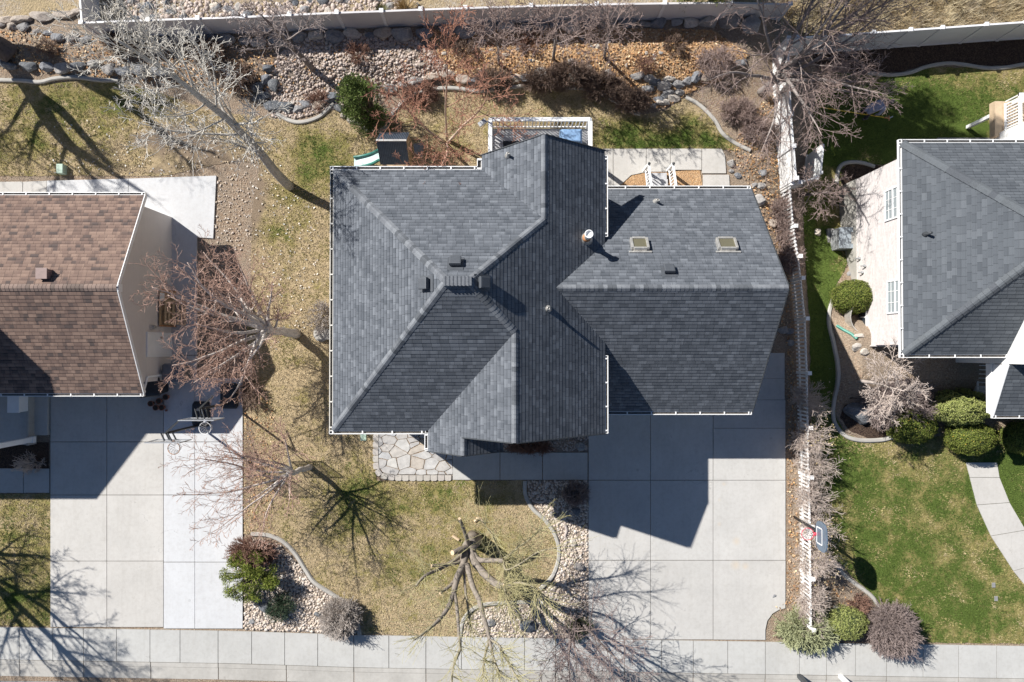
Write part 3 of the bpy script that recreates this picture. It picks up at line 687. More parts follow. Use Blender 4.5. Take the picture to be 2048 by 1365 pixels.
def straw(name, poly, clumps, per, label):
    x, y = sample(poly, clumps); V = []; C = []
    for a, b in zip(x, y):
        n = int(per * rng.uniform(.5, 1.3)); th = rng.uniform(0, 6.28, n); e = rng.uniform(.2, 1.35, n); l = rng.uniform(.25, .7, n); r0 = rng.uniform(0, .16, n); z = h(a, b)
        dx, dy = np.cos(th), np.sin(th); q = np.zeros((n, 4, 3)); wd = .010
        bx, by = a + dx * r0, b + dy * r0; tx, ty, tz = bx + dx * l * np.sin(e), by + dy * l * np.sin(e), z + l * np.cos(e) + .03
        for k, (s_, t) in enumerate(((-1, 0), (1, 0), (.3, 1), (-.3, 1))): q[:, k, 0] = (tx if t else bx) - dy * wd * s_; q[:, k, 1] = (ty if t else by) + dx * wd * s_; q[:, k, 2] = tz if t else z
        V.append(q); base = np.array([(.62, .50, .30), (.52, .40, .24), (.70, .60, .40), (.45, .38, .28)][rng.integers(4)]); C.append(np.repeat(base * rng.uniform(.7, 1.15, (n, 1)), 4, 0))
    V = np.concatenate(V).reshape(-1, 3); o = np_mesh(name, V, np.arange(len(V)).reshape(-1, 4), M['blade'], col=np.concatenate(C)); return tag(o, label, 'grass', None, 'stuff')
straw('dry_grass', gpts([(1600, -120), (2250, -140), (2250, 52), (1990, 58), (1800, 66), (1640, 88), (1560, 40)]), 900, 90, 'tall dry straw coloured grass on the hillside behind the right fence')
blades('grass', LAWN_MAIN, 260, 'short straw coloured winter grass of the lawn around the grey house', .1, excl=[gpts([(748, 425), (1445, 425), (1445, 808), (748, 808)]), gpts(rect(752, 864, 1177, 961)), gpts(rect(1132, 299, 1460, 400))])
blades('grass', LAWN_NEIGH, 260, 'short patchy grass beside the left driveway', .25)
blades('grass', LAWN_RIGHT, 230, 'green and straw patched grass of the right hand lawn', .5, excl=[gpts([(a, b) for a, b in wk + wk2[::-1]]), gpts(rect(1765, 300, 2300, 720)), gpts(rect(1915, 245, 2300, 720))])

# ------------------------------------------------------------------ roofs
def plane_z(pts):
    """turn 3 or more points into a function z(x, y)"""
    a, b, c = [Vector(p) for p in pts[:3]]; n = (b - a).cross(c - a)
    return lambda x, y: a.z - (n.x * (x - a.x) + n.y * (y - a.y)) / n.z
class Roof:
    """shingle courses laid as real overlapping strips on each slope, with a thin deck under them"""
    def __init__(s, org): s.bm = bmesh.new(); s.uv = s.bm.loops.layers.uv.new('UVMap'); s.org = Vector(org); s.planes = []
    def slope(s, pts3, expo=.145, T=.021, deck=.10, v0=None):
        pts = [Vector(p) for p in pts3]
        n = Vector((0, 0, 0))
        for i in range(len(pts)): n += pts[i].cross(pts[(i + 1) % len(pts)])
        n.normalize()
        if n.z < 0: pts.reverse(); n = -n
        up = Vector((0, 0, 1)) - n * n.z; up.normalize(); al = up.cross(n)
        low = min(p.dot(up) for p in pts); o = pts[0]
        s.planes.append((n, up, al))
        bm = bmesh.new(); vs = [bm.verts.new(p) for p in pts]
        es = [bm.edges.new((vs[i], vs[(i + 1) % len(vs)])) for i in range(len(vs))]
        bmesh.ops.triangle_fill(bm, use_beauty=True, edges=es)
        hi = max(p.dot(up) for p in pts); k = 1
        while low + k * expo < hi:
            bmesh.ops.bisect_plane(bm, geom=bm.verts[:] + bm.edges[:] + bm.faces[:], plane_co=up * (low + k * expo), plane_no=up); k += 1
        BND, T1, DP = .72, .003, -.008
        k = 0
        while low + (k + BND) * expo < hi:
            bmesh.ops.bisect_plane(bm, geom=bm.verts[:] + bm.edges[:] + bm.faces[:], plane_co=up * (low + (k + BND) * expo), plane_no=up); k += 1
        def addf(q, uvs):
            f2 = s.bm.faces.new([s.bm.verts.new(x - s.org) for x in q])
            for lp, t in zip(f2.loops, uvs): lp[s.uv].uv = t
        for f in bm.faces:
            c = (f.calc_center_median().dot(up) - low) / expo; kk = math.floor(c); base = low + kk * expo; rec = c - kk > BND; mid = base + BND * expo
            fv = [v.co.copy() for v in f.verts]
            if f.normal.dot(n) < 0: fv.reverse()
            def off(p): return DP if rec else .002 + T1 * max(0, 1 - (p.dot(up) - base) / (BND * expo))
            def uvp(p): return (p.dot(al) + 50, max(base + .004, min(base + expo - .004, p.dot(up))) - low)
            addf([p + n * off(p) for p in fv], [uvp(p) for p in fv])
            for i in range(len(fv)):
                a, b = fv[i], fv[(i + 1) % len(fv)]
                if (a - b).length < 1e-4: continue
                if not rec and abs(a.dot(up) - base) < 1e-4 and abs(b.dot(up) - base) < 1e-4: addf([a + n * DP, b + n * DP, b + n * (T1 + .002), a + n * (T1 + .002)], [uvp(a), uvp(b), uvp(b), uvp(a)])
                if not rec and abs(a.dot(up) - mid) < 1e-4 and abs(b.dot(up) - mid) < 1e-4: addf([a + n * DP, b + n * DP, b + n * .002, a + n * .002], [uvp(a), uvp(b), uvp(b), uvp(a)])
        bm.free()
        # deck underside and rim
        top = [p.copy() for p in pts]; bot = [p - Vector((0, 0, deck)) for p in pts]
        tv = [s.bm.verts.new(p - s.org) for p in top]; bv = [s.bm.verts.new(p - s.org) for p in bot]
        nn = len(pts)
        for i in range(nn): s.bm.faces.new((tv[i], bv[i], bv[(i + 1) % nn], tv[(i + 1) % nn]))
        b2 = bmesh.new(); vs = [b2.verts.new(p) for p in bot]; es = [b2.edges.new((vs[i], vs[(i + 1) % nn])) for i in range(nn)]
        bmesh.ops.triangle_fill(b2, use_beauty=True, edges=es)
        for f in b2.faces:
            q = [s.bm.verts.new(v.co - s.org) for v in f.verts]
            if f.normal.z > 0: q.reverse()
            s.bm.faces.new(q)
        b2.free()
        return n
    def build(s, name, mat, parent):
        me = bpy.data.meshes.new(name); s.bm.to_mesh(me); s.bm.free(); return link_mesh(name, me, mat, parent)
def cap_strip(mb, p0, p1, n1, n2, w=.14, step=.15, lift=.014, ln=None):
    """overlapping bent shingles along a ridge or hip, from the low end p0 to the high end p1"""
    p0, p1 = Vector(p0), Vector(p1); d = (p1 - p0); Lg = d.length; d.normalize()
    if p1.z < p0.z: p0, p1, d = p1, p0, -d
    def dn(n):
        q = Vector(n).cross(d).normalized(); return q if q.z < 0 else -q
    a, b = dn(n1), dn(n2); u = -(a + b); u.normalize(); k = int(Lg / step); ln = ln or step * 1.5
    rr = random.Random(int(Lg * 1000))
    for i in range(k):
        s0 = p0 + d * (i * step); s1 = s0 + d * min(ln, Lg - i * step); l0 = lift + rr.uniform(0, .006); l1 = lift * .35
        n = len(mb.v)
        for s, l in ((s0, l0), (s1, l1)):
            for q in (a * w, a * w * .25 + u * .012, b * w * .25 + u * .012, b * w): mb.v.append(tuple(s + q + u * l))
        s = s0
        for q in (a * w, b * w): mb.v.append(tuple(s + q))
        for j in range(3): mb.f.append((n + j, n + j + 1, n + 5 + j, n + 4 + j))
        mb.f.append((n + 8, n + 9, n + 3, n + 2, n + 1, n))
DARK_STRIPS = []
M['gutter_dirt_shade'] = plain('gutter_dirt_shade', (.11, .10, .09), .95, .5, 9)  # dark trough tone: leaf dirt plus shade put into the colour
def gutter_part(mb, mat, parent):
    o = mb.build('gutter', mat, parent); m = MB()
    for a, b, w in DARK_STRIPS: m.bar(a, b, w, .012)  # added dark strip in each trough, standing for debris and shadow
    DARK_STRIPS.clear(); m.build('gutter_dark_strip', M['gutter_dirt_shade'], o); return o
def gutter(mb, a, b, out, w=.12, hh=.11, t=.018, strap=.85, straps=True, off=.0):
    """open metal trough along an eave edge a-b (3-D), out: unit xy direction away from the roof"""
    a, b = Vector(a), Vector(b); o = Vector((out[0], out[1], 0)).normalized(); d = (b - a).normalized(); Lg = (b - a).length
    A = a + o * (.012 + off) + Vector((0, 0, -.02)); B = b + o * (.012 + off) + Vector((0, 0, -.02))
    up = Vector((0, 0, 1))
    mb.bar(A + o * (w - t / 2) - up * hh / 2, B + o * (w - t / 2) - up * hh / 2, t + .006, hh)          # outer wall
    mb.bar(A + o * t / 2 - up * (hh / 2 + .01), B + o * t / 2 - up * (hh / 2 + .01), t, hh)            # back wall
    mb.bar(A + o * w / 2 - up * hh, B + o * w / 2 - up * hh, w - .004, t)                      # bottom
    DARK_STRIPS.append((A + o * w / 2 - up * (hh - .03), B + o * w / 2 - up * (hh - .03), w - 2 * t - .012))
    if straps:
        n = max(1, int(Lg / strap))
        for i in range(n + 1):
            p = A + d * (Lg * (i + .12) / (n + .24)); mb.bar(p + up * .004, p + o * w + up * .004, .045, .012)
    for e in (A, B): mb.bar(e - up * hh / 2, e + o * w - up * hh / 2, t, hh)

# ------------------------------------------------------------------ the grey house in the middle
house = thing('grey_house', 'large middle house with dark grey hip and gable roofs and two skylights', 'house', (0, 0, 0))
zE = 5.0; XL, XR, YF, YB = -6.29, 3.27, -2.83, 6.35
zL = lambda x: zE + .825 * (x - XL)
zR = lambda x: zE + .78 * (XR - x)
zF = lambda y: zE + .73 * (y - YF)
zB = lambda y: zE + .84 * (YB - y)
yr = 2.06; zr = zF(yr); YB2 = YB; kb = (zr - zE) / (YB - yr); zB = lambda y: zE + kb * (YB - y)
xl = XL + (zr - zE) / .825; xr = XR - (zr - zE) / .78
# front gable
xg = .094; zg = zR(xg); yg = YF + (zg - zE) / .73; xgl = -2.94; ks = (zg - zE) / (xg - xgl); yfg = -2.935
xe = -1.63; ze = zE + ks * (xe - xgl); yfe = -3.555; xer = -.31
# back gable
xb = 1.057; zb = zR(xb); yb = YB - (zb - zE) / kb; xbl = -1.06; kbl = (zb - zE) / (xb - xbl); ybg = 7.05
# garage
ZG = 3.0; gyf, gyb = -2.34, 6.14; gyr = 2.06; gz = 6.41; gx1 = 9.17; kf = (gz - ZG) / (gyr - gyf); kk = (gz - ZG) / (gyb - gyr)
gx0 = XR - (gz - zE) / .78; yv1 = gyf + (zE - ZG) / kf; yv2 = gyb - (zE - ZG) / kk; wx = 3.02
rf = Roof((0, 0, 0))
nL = rf.slope([(XL, YF, zE), (xl, yr, zr), (XL, YB, zE)])
nB = rf.slope([(XL, YB, zE), (xl, yr, zr), (xr, yr, zr), (xb, yb, zb), (xbl, YB, zE)])
nF = rf.slope([(XL, YF, zE), (xgl, YF, zE), (xg, yg, zg), (xr, yr, zr), (xl, yr, zr)])
nR = rf.slope([(XR, yfg, zE), (XR, yv1, zE), (gx0, gyr, gz), (XR, yv2, zE), (XR, ybg - .03, zE), (xb, ybg, zb), (xb, yb, zb), (xr, yr, zr), (xg, yg, zg), (xg, yfg, zg)])
nGL = rf.slope([(xgl, YF, zE), (xg, yg, zg), (xg, yfg, zg), (xe, yfg, ze), (xe, yfe, ze), (xgl, yfe, zE)])
nER = rf.slope([(xe, yfe, ze), (xer, yfe, zE), (xer, yfg + .32, zE), (xe, yfg + .32, ze)])
nBL = rf.slope([(xbl, YB, zE), (xb, yb, zb), (xb, ybg, zb), (xbl, ybg - .19, zE)])
nGF = rf.slope([(gx0, gyr, gz), (XR, yv1, zE), (wx, yv1 - .002, gz - kf * (gyr - yv1) ), (wx, gyf, ZG), (gx1 - .03, gyf, ZG), (gx1, gyr, gz)][:2] + [(XR - .02, yv1 - .01, zE - .01 * kf), (XR - .02, gyf, ZG), (gx1 - .03, gyf, ZG), (gx1, gyr, gz)])
nGB = rf.slope([(gx0, gyr, gz), (gx1, gyr, gz), (gx1 - .03, gyb, ZG), (XR - .02, gyb, ZG), (XR - .02, yv2 + .01, zE - .01 * kk), (XR, yv2, zE)])
roof = rf.build('roof', M['grey_shingle'], house)
for a, b, n1, n2 in (((XL, YF, zE), (xl, yr, zr), nL, nF), ((XL, YB, zE), (xl, yr, zr), nL, nB), ((xb, yb, zb), (xr, yr, zr), nB, nR), ((xg, yg, zg), (xr, yr, zr), nF, nR),
                     ((xg, yfg, zg), (xg, yg, zg), nGL, nR), ((xb, ybg, zb), (xb, yb, zb), nBL, nR), ((gx1, gyr, gz), (gx0 + .05, gyr, gz), nGF, nGB), ((xe, yfe, ze), (xe, yfg + .02, ze), nGL, nER)):
    caps = MB(); cap_strip(caps, a, b, n1, n2); caps.build('ridge_cap', M['grey_cap'], roof)
mb = MB(); mb.box((xl - .1, yr - .14, zr - .08), (xr + .1, yr + .14, zr + .035))
for i in range(7): mb.box((xl - .08 + i * .115, yr - .155, zr + .035), (xl - .02 + i * .115, yr + .155, zr + .05))
mb.build('ridge_vent', M['vent_grey0'], roof, bevel=.01)
# gutters
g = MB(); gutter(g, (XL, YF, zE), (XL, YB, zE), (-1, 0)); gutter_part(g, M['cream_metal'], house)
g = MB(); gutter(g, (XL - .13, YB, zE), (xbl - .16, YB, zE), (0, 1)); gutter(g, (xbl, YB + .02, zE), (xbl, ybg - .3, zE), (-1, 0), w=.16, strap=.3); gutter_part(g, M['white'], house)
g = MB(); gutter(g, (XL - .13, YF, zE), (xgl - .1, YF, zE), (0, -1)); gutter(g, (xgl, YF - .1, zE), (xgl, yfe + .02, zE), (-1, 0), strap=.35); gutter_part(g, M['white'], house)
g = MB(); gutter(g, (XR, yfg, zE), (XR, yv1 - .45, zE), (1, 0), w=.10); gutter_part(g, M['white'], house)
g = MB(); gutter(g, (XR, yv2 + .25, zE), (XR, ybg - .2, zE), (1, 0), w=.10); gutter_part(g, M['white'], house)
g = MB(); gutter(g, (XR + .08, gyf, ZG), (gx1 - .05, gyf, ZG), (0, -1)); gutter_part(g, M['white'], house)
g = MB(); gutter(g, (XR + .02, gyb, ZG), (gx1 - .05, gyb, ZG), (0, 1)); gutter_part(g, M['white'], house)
# barge boards on the rakes
def rake(mb, a, b, off, t=.03, hh=.2):
    a, b = Vector(a) + Vector(off), Vector(b) + Vector(off); mb.bar(a - Vector((0, 0, hh / 2 - .01)), b - Vector((0, 0, hh / 2 - .01)), t, hh, (0, 0, 1))
for a, b, o in (
    ((xg, yfg, zg), (XR, yfg, zE), (0, -.016, 0)),
    ((xe, yfg, ze), (xg, yfg, zg), (0, -.016, 0)),
    ((xe, yfe, ze), (xgl, yfe, zE), (0, -.016, 0)),
    ((xe, yfe, ze), (xer, yfe, zE), (0, -.016, 0)),
    ((xb, ybg, zb), (XR, ybg - .03, zE), (0, .017, 0)),
    ((xb, ybg, zb), (xbl, ybg - .19, zE), (0, .017, 0)),
    ((gx1, gyr, gz), (gx1 - .03, gyf, ZG), (.016, 0, 0)),
    ((gx1, gyr, gz), (gx1 - .03, gyb, ZG), (.016, 0, 0)),
    ):
    bb = MB(); rake(bb, a, b, o); bb.build('barge_board', M['dark_metal'], roof)
# walls
wl = MB()
wl.box((XL + .35, YF + .4, -.1), (wx - .02, YB - .4, zE - .13)); wl.box((xgl + .35, yfg + .4, -.1), (wx - .024, YF + .45, zE - .135)); wl.box((xbl + .35, YB - .5, 2.4), (wx - .028, ybg - .9, zE - .14)); wl.box((wx - .05, gyf + .4, -.1), (gx1 - .35, gyb - .4, ZG - .12))
def gable(mb, x0, x1, xm, y, z0, z1, t=.1):
    mb.poly([(x0, y, z0), (x1, y, z0), (xm, y, z1)]); mb.poly([(x1, y + t, z0), (x0, y + t, z0), (xm, y + t, z1)])
gable(wl, xgl + .4, wx - .1, xg, yfg + .42, zE - .3, zg - .35); gable(wl, xbl + .4, wx - .1, xb, ybg - .95, zE - .3, zb - .35)
gx = gx1 - .36; wl.poly([(gx, gyf + .45, ZG - .2), (gx, gyb - .45, ZG - .2), (gx, gyr, gz - .25)]); wl.poly([(gx - .1, gyb - .45, ZG - .2), (gx - .1, gyf + .45, ZG - .2), (gx - .1, gyr, gz - .25)])
wl.build('wall', M['taupe_siding'], house)
po = MB(); po.box((xgl + .2, yfe + .15, 0), (xgl + .45, yfe + .4, zE - .1)); po.box((xer - .45, yfe + .15, 0), (xer - .2, yfe + .4, zE - .1)); po.build('porch_column', M['white'], house)
def window(parent, c, wd, ht, axis, out, pane=None):
    """c: centre, axis 'x' or 'y' the wall runs along, out: +1/-1 facing"""
    f = MB(); x, y, z = c; t = .045
    def bx(u0, z0, u1, z1, d0, d1):
        if axis == 'x': f2.box((x + u0, y + d0 * out, z + z0), (x + u1, y + d1 * out, z + z1))
        else: f2.box((x + d0 * out, y + u0, z + z0), (x + d1 * out, y + u1, z + z1))
    f2 = f
    bx(-wd / 2, -ht / 2, -wd / 2 + .06, ht / 2, 0, t); bx(wd / 2 - .06, -ht / 2, wd / 2, ht / 2, 0, t); bx(-wd / 2 + .06, -ht / 2, wd / 2 - .06, -ht / 2 + .06, 0, t); bx(-wd / 2 + .06, ht / 2 - .06, wd / 2 - .06, ht / 2, 0, t); bx(-wd / 2 + .06, -.025, wd / 2 - .06, .025, 0, t)
    for i in (1, 2): q = -wd / 2 + wd * i / 3; bx(q - .012, -ht / 2 + .06, q + .012, -.025, 0, .03); bx(q - .012, .025, q + .012, ht / 2 - .06, 0, .03)
    for q in (-ht / 4, ht / 4): bx(-wd / 2 + .06, q - .012, wd / 2 - .06, q + .012, 0, .026)
    w_ = f.build('window', M['white'], parent); f2 = MB(); bx(-wd / 2 + .05, -ht / 2 + .05, wd / 2 - .05, ht / 2 - .05, .004, .016); f2.build('pane', pane or M['glass'], w_); return w_
for c in ((-4.6, 1.6), (-4.6, 3.6)): window(house, (c[0], YF + .4, c[1]), 1.3, 1.2, 'x', -1)
for y in (-1, 2.5, 4.6): window(house, (XL + .35, y, 3.7), 1.1, 1.3, 'y', -1)
window(house, (1.6, yfg + .4, 3.4), 1.6, 1.3, 'x', -1); window(house, (-3.8, YB - .4, 3.6), 1.5, 1.3, 'x', 1); window(house, (gx1 - .35, 3.6, 1.6), 1.0, 1.0, 'y', 1)
gd = MB(); 
for i in range(4): gd.box((3.6, gyf + .36, .06 + i * .55), (8.4, gyf + .41, .58 + i * .55))
gd.build('garage_door', M['white'], house)
dr = MB(); dr.box((-1.4, yfg + .36, .1), (-.5, yfg + .41, 2.2)); d_ = dr.build('front_door', M['brown_wood'], house); MB().tube([(-.6, yfg + .34, 1.1), (-.6, yfg + .26, 1.1)], .03).build('handle', M['galv'], d_)
# skylights
def skylight(px0, px1, py0, py1):
    z = lambda y: gz - kk * (y - gyr) + .02
    y0 = P(0, 490, 5.2).y; pts = None
    cx = (px0 + px1) / 2; cy = (py0 + py1) / 2; zz = 5.2
    for _ in range(6): p = P(cx, cy, zz); zz = z(p.y)
    a = P(px0, cy, zz).x; b = P(px1, cy, zz).x; hw = (P(cx, py0, zz).y - P(cx, py1, zz).y) / 2 * 1.1
    tl = Vector((0, 1, -kk)).normalized(); n = Vector((0, kk, 1)).normalized(); c = Vector(((a + b) / 2, p.y, zz)); hw /= tl.y; hx = (b - a) / 2; m = MB(); X = Vector((1, 0, 0))
    for q0, q1 in ((-X * hx - tl * hw, -X * hx + tl * hw), (X * hx - tl * hw, X * hx + tl * hw)): m.bar(c + q0 + n * .07, c + q1 + n * .07, .09, .17, n)
    for s in (-1, 1): m.bar(c - X * (hx - .045) + tl * hw * s + n * .07, c + X * (hx - .045) + tl * hw * s + n * .07, .09, .168, n)
    m.bar(c - X * (hx + .13) - tl * (hw + .08) + n * .02, c + X * (hx + .13) - tl * (hw + .08) + n * .02, .08, .03, n)
    f = m.build('skylight', M['galv'], house, bevel=.012); g_ = MB(); q = [c + X * (hx - .04) * i + tl * (hw - .04) * j + n * .115 for i, j in ((-1, -1), (1, -1), (1, 1), (-1, 1))]
    g_.poly(q); g_.build('pane', M['sky_glass'], f)
skylight(1263, 1294, 481, 502); skylight(1435, 1470, 481, 502)
# roof vents and pipes
def on_roof(px, py, zf):
    z = 6.0
    for _ in range(12): p = P(px, py, z); z = zf(p.x, p.y)
    p = P(px, py, z); p.z = z; return p
def box_vent(px, py, zf, n, mat, parent, s=.36):
    p = on_roof(px, py, zf); n = Vector(n); up = (Vector((0, 0, 1)) - n * n.z).normalized(); al = up.cross(n); m = MB()
    m.bar(p - up * .28 + n * .012, p + up * .3 + n * .012, .5, .012, n)
    k = len(m.v); w2, l2 = s / 2, s / 2
    for z, sc in ((.012, .8), (.13, 1.0), (.19, .97), (.2, .8)):
        for i, j in ((-1, -1), (1, -1), (1, 1), (-1, 1)): m.v.append(tuple(p + al * (w2 * i * sc) + up * (l2 * j * sc) + n * z))
    for r in range(3):
        for j in range(4): m.f.append((k + r * 4 + j, k + r * 4 + (j + 1) % 4, k + r * 4 + 4 + (j + 1) % 4, k + r * 4 + 4 + j))
    m.f.append((k + 12, k + 13, k + 14, k + 15)); m.build('roof_vent', mat, parent)
FL = lambda x, y: zL(x); FR = lambda x, y: zR(x); FB = lambda x, y: zB(y); FG = lambda x, y: gz - kk * (y - gyr); FBL = lambda x, y: zb - kbl * (xb - x)
M['vent_grey'] = plain('vent_grey_paint', (.075, .083, .095), .55, .1, 6)
box_vent(853, 568, FL, nL, M['vent_grey'], house); box_vent(911, 528, FB, nB, M['vent_grey'], house); box_vent(964, 566, FR, nR, M['vent_grey'], house); box_vent(1337, 543, FG, nGB, M['vent_grey'], house)
def pipe(px, py, zf, ln, r, parent, mat='galv', name='vent_pipe'):
    p = on_roof(px, py, zf); m = MB(); m.lathe(p, [(r * 2.6, -.12), (r * 2.4, .02), (r * 1.3, .10), (r, .13), (r, ln), (r * .7, ln), (r * .7, ln - .08)], 14)
    return m.build(name, M[mat], parent, True)
pipe(1016, 312, FBL, .34, .045, house); pipe(1096, 618, FR, .38, .05, house); pipe(1312, 404, FG, .36, .05, house)
p = on_roof(1172, 478, FR); m = MB(); m.lathe(p, [(.26, -.3), (.23, .0), (.12, .24), (.095, .28), (.095, .85)], 18); fl = m.build('chimney_flue', M['galv'], house, True)
MB().lathe(p, [(.11, .84), (.145, .86), (.145, .97), (.12, .99), (.115, .93), (.04, .91)], 18).build('cap', M['white'], fl, True)
MB().lathe(p, [(.15, .20), (.15, .24), (.10, .34)], 18).build('collar', M['rust'], fl, True)

# ------------------------------------------------------------------ brown house on the left
M['light_siding'] = siding('light_taupe_siding', (.70, .655, .625))
lh = thing('brown_house', 'left hand house with brown shingle gable roof and beige side wall', 'house', (-14.45, -1.4, 0))
LX, LE, LP = -14.33, 2.45, 4.3; LYF, LYB, LYR = -1.69, 6.03, 2.26; LXL = -24.5
rf = Roof((-14.45, -1.4, 0))
n1 = rf.slope([(LX, LYF, LE), (LX, LYR, LP), (LXL, LYR, LP), (LXL, LYF, LE)]); n2 = rf.slope([(LX, LYB, LE), (LX, LYR, LP), (LXL, LYR, LP), (LXL, LYB, LE)])
lroof = rf.build('roof', M['brown_shingle'], lh)
c = MB(); cap_strip(c, (LX, LYR, LP), (LXL, LYR, LP + .001), n1, n2, w=.15); c.build('ridge_cap', M['brown_cap'], lroof)
# taller block further left (outside the photo, it throws the broad shadow over the drive)
mx1, my0, my1, mzE, mzR = -22.5, -2.7, 7.5, 5.0, 7.5; myr = (my0 + my1) / 2
rf = Roof((-14.45, -1.4, 0)); q1 = rf.slope([(mx1, my0, mzE), (mx1, myr, mzR), (-34, myr, mzR), (-34, my0, mzE)]); q2 = rf.slope([(mx1, my1, mzE), (mx1, myr, mzR), (-34, myr, mzR), (-34, my1, mzE)])
r2 = rf.build('roof', M['brown_shingle'], lh); c = MB(); cap_strip(c, (mx1, myr, mzR), (-34, myr, mzR + .001), q1, q2); c.build('ridge_cap', M['brown_cap'], r2)
m = MB(); m.box((-33.6, my0 + .4, 0), (mx1 - .3, my1 - .4, mzE - .12)); xx = mx1 - .3; m.poly([(xx, my0 + .4, mzE - .2), (xx, my1 - .4, mzE - .2), (xx, myr, mzR - .3)]); m.build('wall', M['light_siding'], lh)
m = MB(); wX = -14.45; m.box((mx1 - .35, LYF + .42, -.05), (wX, LYB - .4, LE - .05)); m.poly([(wX, LYF + .42, LE - .06), (wX, LYB - .4, LE - .06), (wX, LYB - .42, LE + .03), (wX, LYR, LP - .14), (wX, LYF + .44, LE + .03)]); m.build('wall', M['light_siding'], lh)
for a, b in (((LX, LYR, LP), (LX, LYF, LE)), ((LX, LYR, LP), (LX, LYB, LE))):
    m = MB(); rake(m, a, b, (.016, 0, 0), .03, .16); m.build('barge_board', M['white'], lroof)
m = MB(); m.box((LX + .03, LYR - .14, LP - .3), (LX + .05, LYR + .14, LP - .04)); m.build('gable_plate', M['white'], lroof)
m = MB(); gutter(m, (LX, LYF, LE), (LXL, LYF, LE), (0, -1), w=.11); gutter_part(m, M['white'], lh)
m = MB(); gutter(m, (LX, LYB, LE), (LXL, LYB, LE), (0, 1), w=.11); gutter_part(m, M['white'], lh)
m = MB(); m.tube([(LX - .05, LYF - .06, LE - .1), (LX - .1, LYF + .08, LE - .22), (LX - .06, LYF + .62, LE - .42), (LX - .06, LYF + .66, .35), (LX + .1, LYF + .6, .12)], .045, 4); m.build('downspout', M['white'], lh)
p = on_roof(94, 549, lambda x, y: LE + (LYB - y) * (LP - LE) / (LYB - LYR)); n_ = Vector(n2)
M['vent_brown'] = plain('vent_brown_paint', (.26, .18, .16), .5, .1, 6)
m = MB(); m.box((p.x - .19, p.y - .17, p.z - .1), (p.x + .17, p.y + .17, p.z + .26)); m.box((p.x - .22, p.y - .2, p.z + .262), (p.x + .2, p.y + .2, p.z + .30)); m.build('roof_vent', M['vent_brown'], lh, bevel=.01)
# side door with its casing
dy0, dy1 = P(341, 712, 0).y, P(341, 668, 0).y
m = MB(); m.box((wX, dy0 + .05, .06), (wX + .035, dy1 - .05, 1.98)); d_ = m.build('side_door', M['white'], lh)
m = MB(); m.box((wX, dy0 - .03, .04), (wX + .06, dy0 + .045, 2.05)); m.box((wX, dy1 - .045, .04), (wX + .06, dy1 + .03, 2.05)); m.box((wX, dy0 + .045, 1.985), (wX + .06, dy1 - .045, 2.05)); m.build('casing', M['white'], d_)
MB().tube([(wX + .035, dy1 - .16, 1.0), (wX + .09, dy1 - .16, 1.0), (wX + .1, dy1 - .24, 1.0)], .02).build('handle', M['rust'], d_)
m = MB(); q = P(302, 655, 1.7); m.box((wX, q.y - .09, 1.55), (wX + .1, q.y + .09, 1.8)); m.lathe((wX + .12, q.y, 1.5), [(.05, 0), (.07, .1), (.05, .22)], 10); m.build('wall_lamp', M['galv'], lh)
# porch
m = MB(); a = P(74, 888); b = P(-160, 786); m.box((b.x, a.y, -.05), (a.x - .1, b.y, .32)); m.build('porch_floor', M['concrete_walk'], lh)
m = MB(); m.box((a.x - .1, a.y, -.05), (a.x, b.y, .52)); m.build('porch_kerb', M['curb'], lh)
m = MB(); q = P(100, 870); m.box((a.x, q.y, -.05), (q.x, P(0, 793).y, .17)); m.build('porch_step', M['concrete_walk'], lh)
m = MB(); q = P(66, 879, .32); m.box((q.x - .1, q.y - .1, .321), (q.x + .1, q.y + .1, 2.5)); m.box((q.x - .13, q.y - .13, .322), (q.x + .13, q.y + .13, .5)); m.build('porch_column', M['white'], lh)
m = MB(); q = P(34, 806, 1.2); m.box((q.x - .5, q.y - .42, 1.0), (q.x - .02, q.y + .5, 1.06)); m.box((q.x - .06, q.y - .4, .33), (q.x - .03, q.y + .48, .99)); m.box((q.x - .5, q.y - .4, .33), (q.x - .47, q.y + .48, .99)); m.build('porch_bench', M['white'], lh)

# ------------------------------------------------------------------ pale brick house on the right
rh = thing('brick_house', 'right hand house with pale painted brick and blue grey hip roof', 'house', (14.6, 1, 0))
RX, RE = 14.45, 3.84; RYB, RYF = 7.66, -.16; RYR = 3.76; RZ = 6.6; RXA = 18.28; REx = 32
rf = Roof((14.6, 1, 0))
m1 = rf.slope([(RX, RYF, RE), (RX, RYB, RE), (RXA, RYR, RZ)], .15); m2 = rf.slope([(RX, RYB, RE), (REx, RYB, RE), (REx, RYR, RZ), (RXA, RYR, RZ)], .15); m3 = rf.slope([(RX, RYF, RE), (RXA, RYR, RZ), (REx, RYR, RZ), (REx, RYF, RE)], .15)
rroof = rf.build('roof', M['blue_shingle'], rh)
for a, b, u, v in (((RX, RYF, RE), (RXA, RYR, RZ), m1, m3), ((RX, RYB, RE), (RXA, RYR, RZ), m1, m2), ((REx, RYR, RZ - .002), (RXA, RYR, RZ), m2, m3)):
    c = MB(); cap_strip(c, a, b, u, v, w=.17, step=.23, lift=.05); c.build('ridge_cap', M['blue_cap'], rroof)
m = MB(); m.box((RX + .32, RYF + .35, -2.2), (31.5, RYB - .35, RE - .1)); m.build('wall', M['pale_brick'], rh)
m = MB(); m.box((RX + .30, RYF + .33, -2.2), (31.5, RYB - .33, -.2)); m.build('foundation', M['curb'], rh)
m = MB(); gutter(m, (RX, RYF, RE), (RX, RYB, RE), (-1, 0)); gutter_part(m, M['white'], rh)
m = MB(); gutter(m, (RX - .13, RYB, RE), (RX + 6, RYB, RE), (0, 1)); gutter_part(m, M['white'], rh)
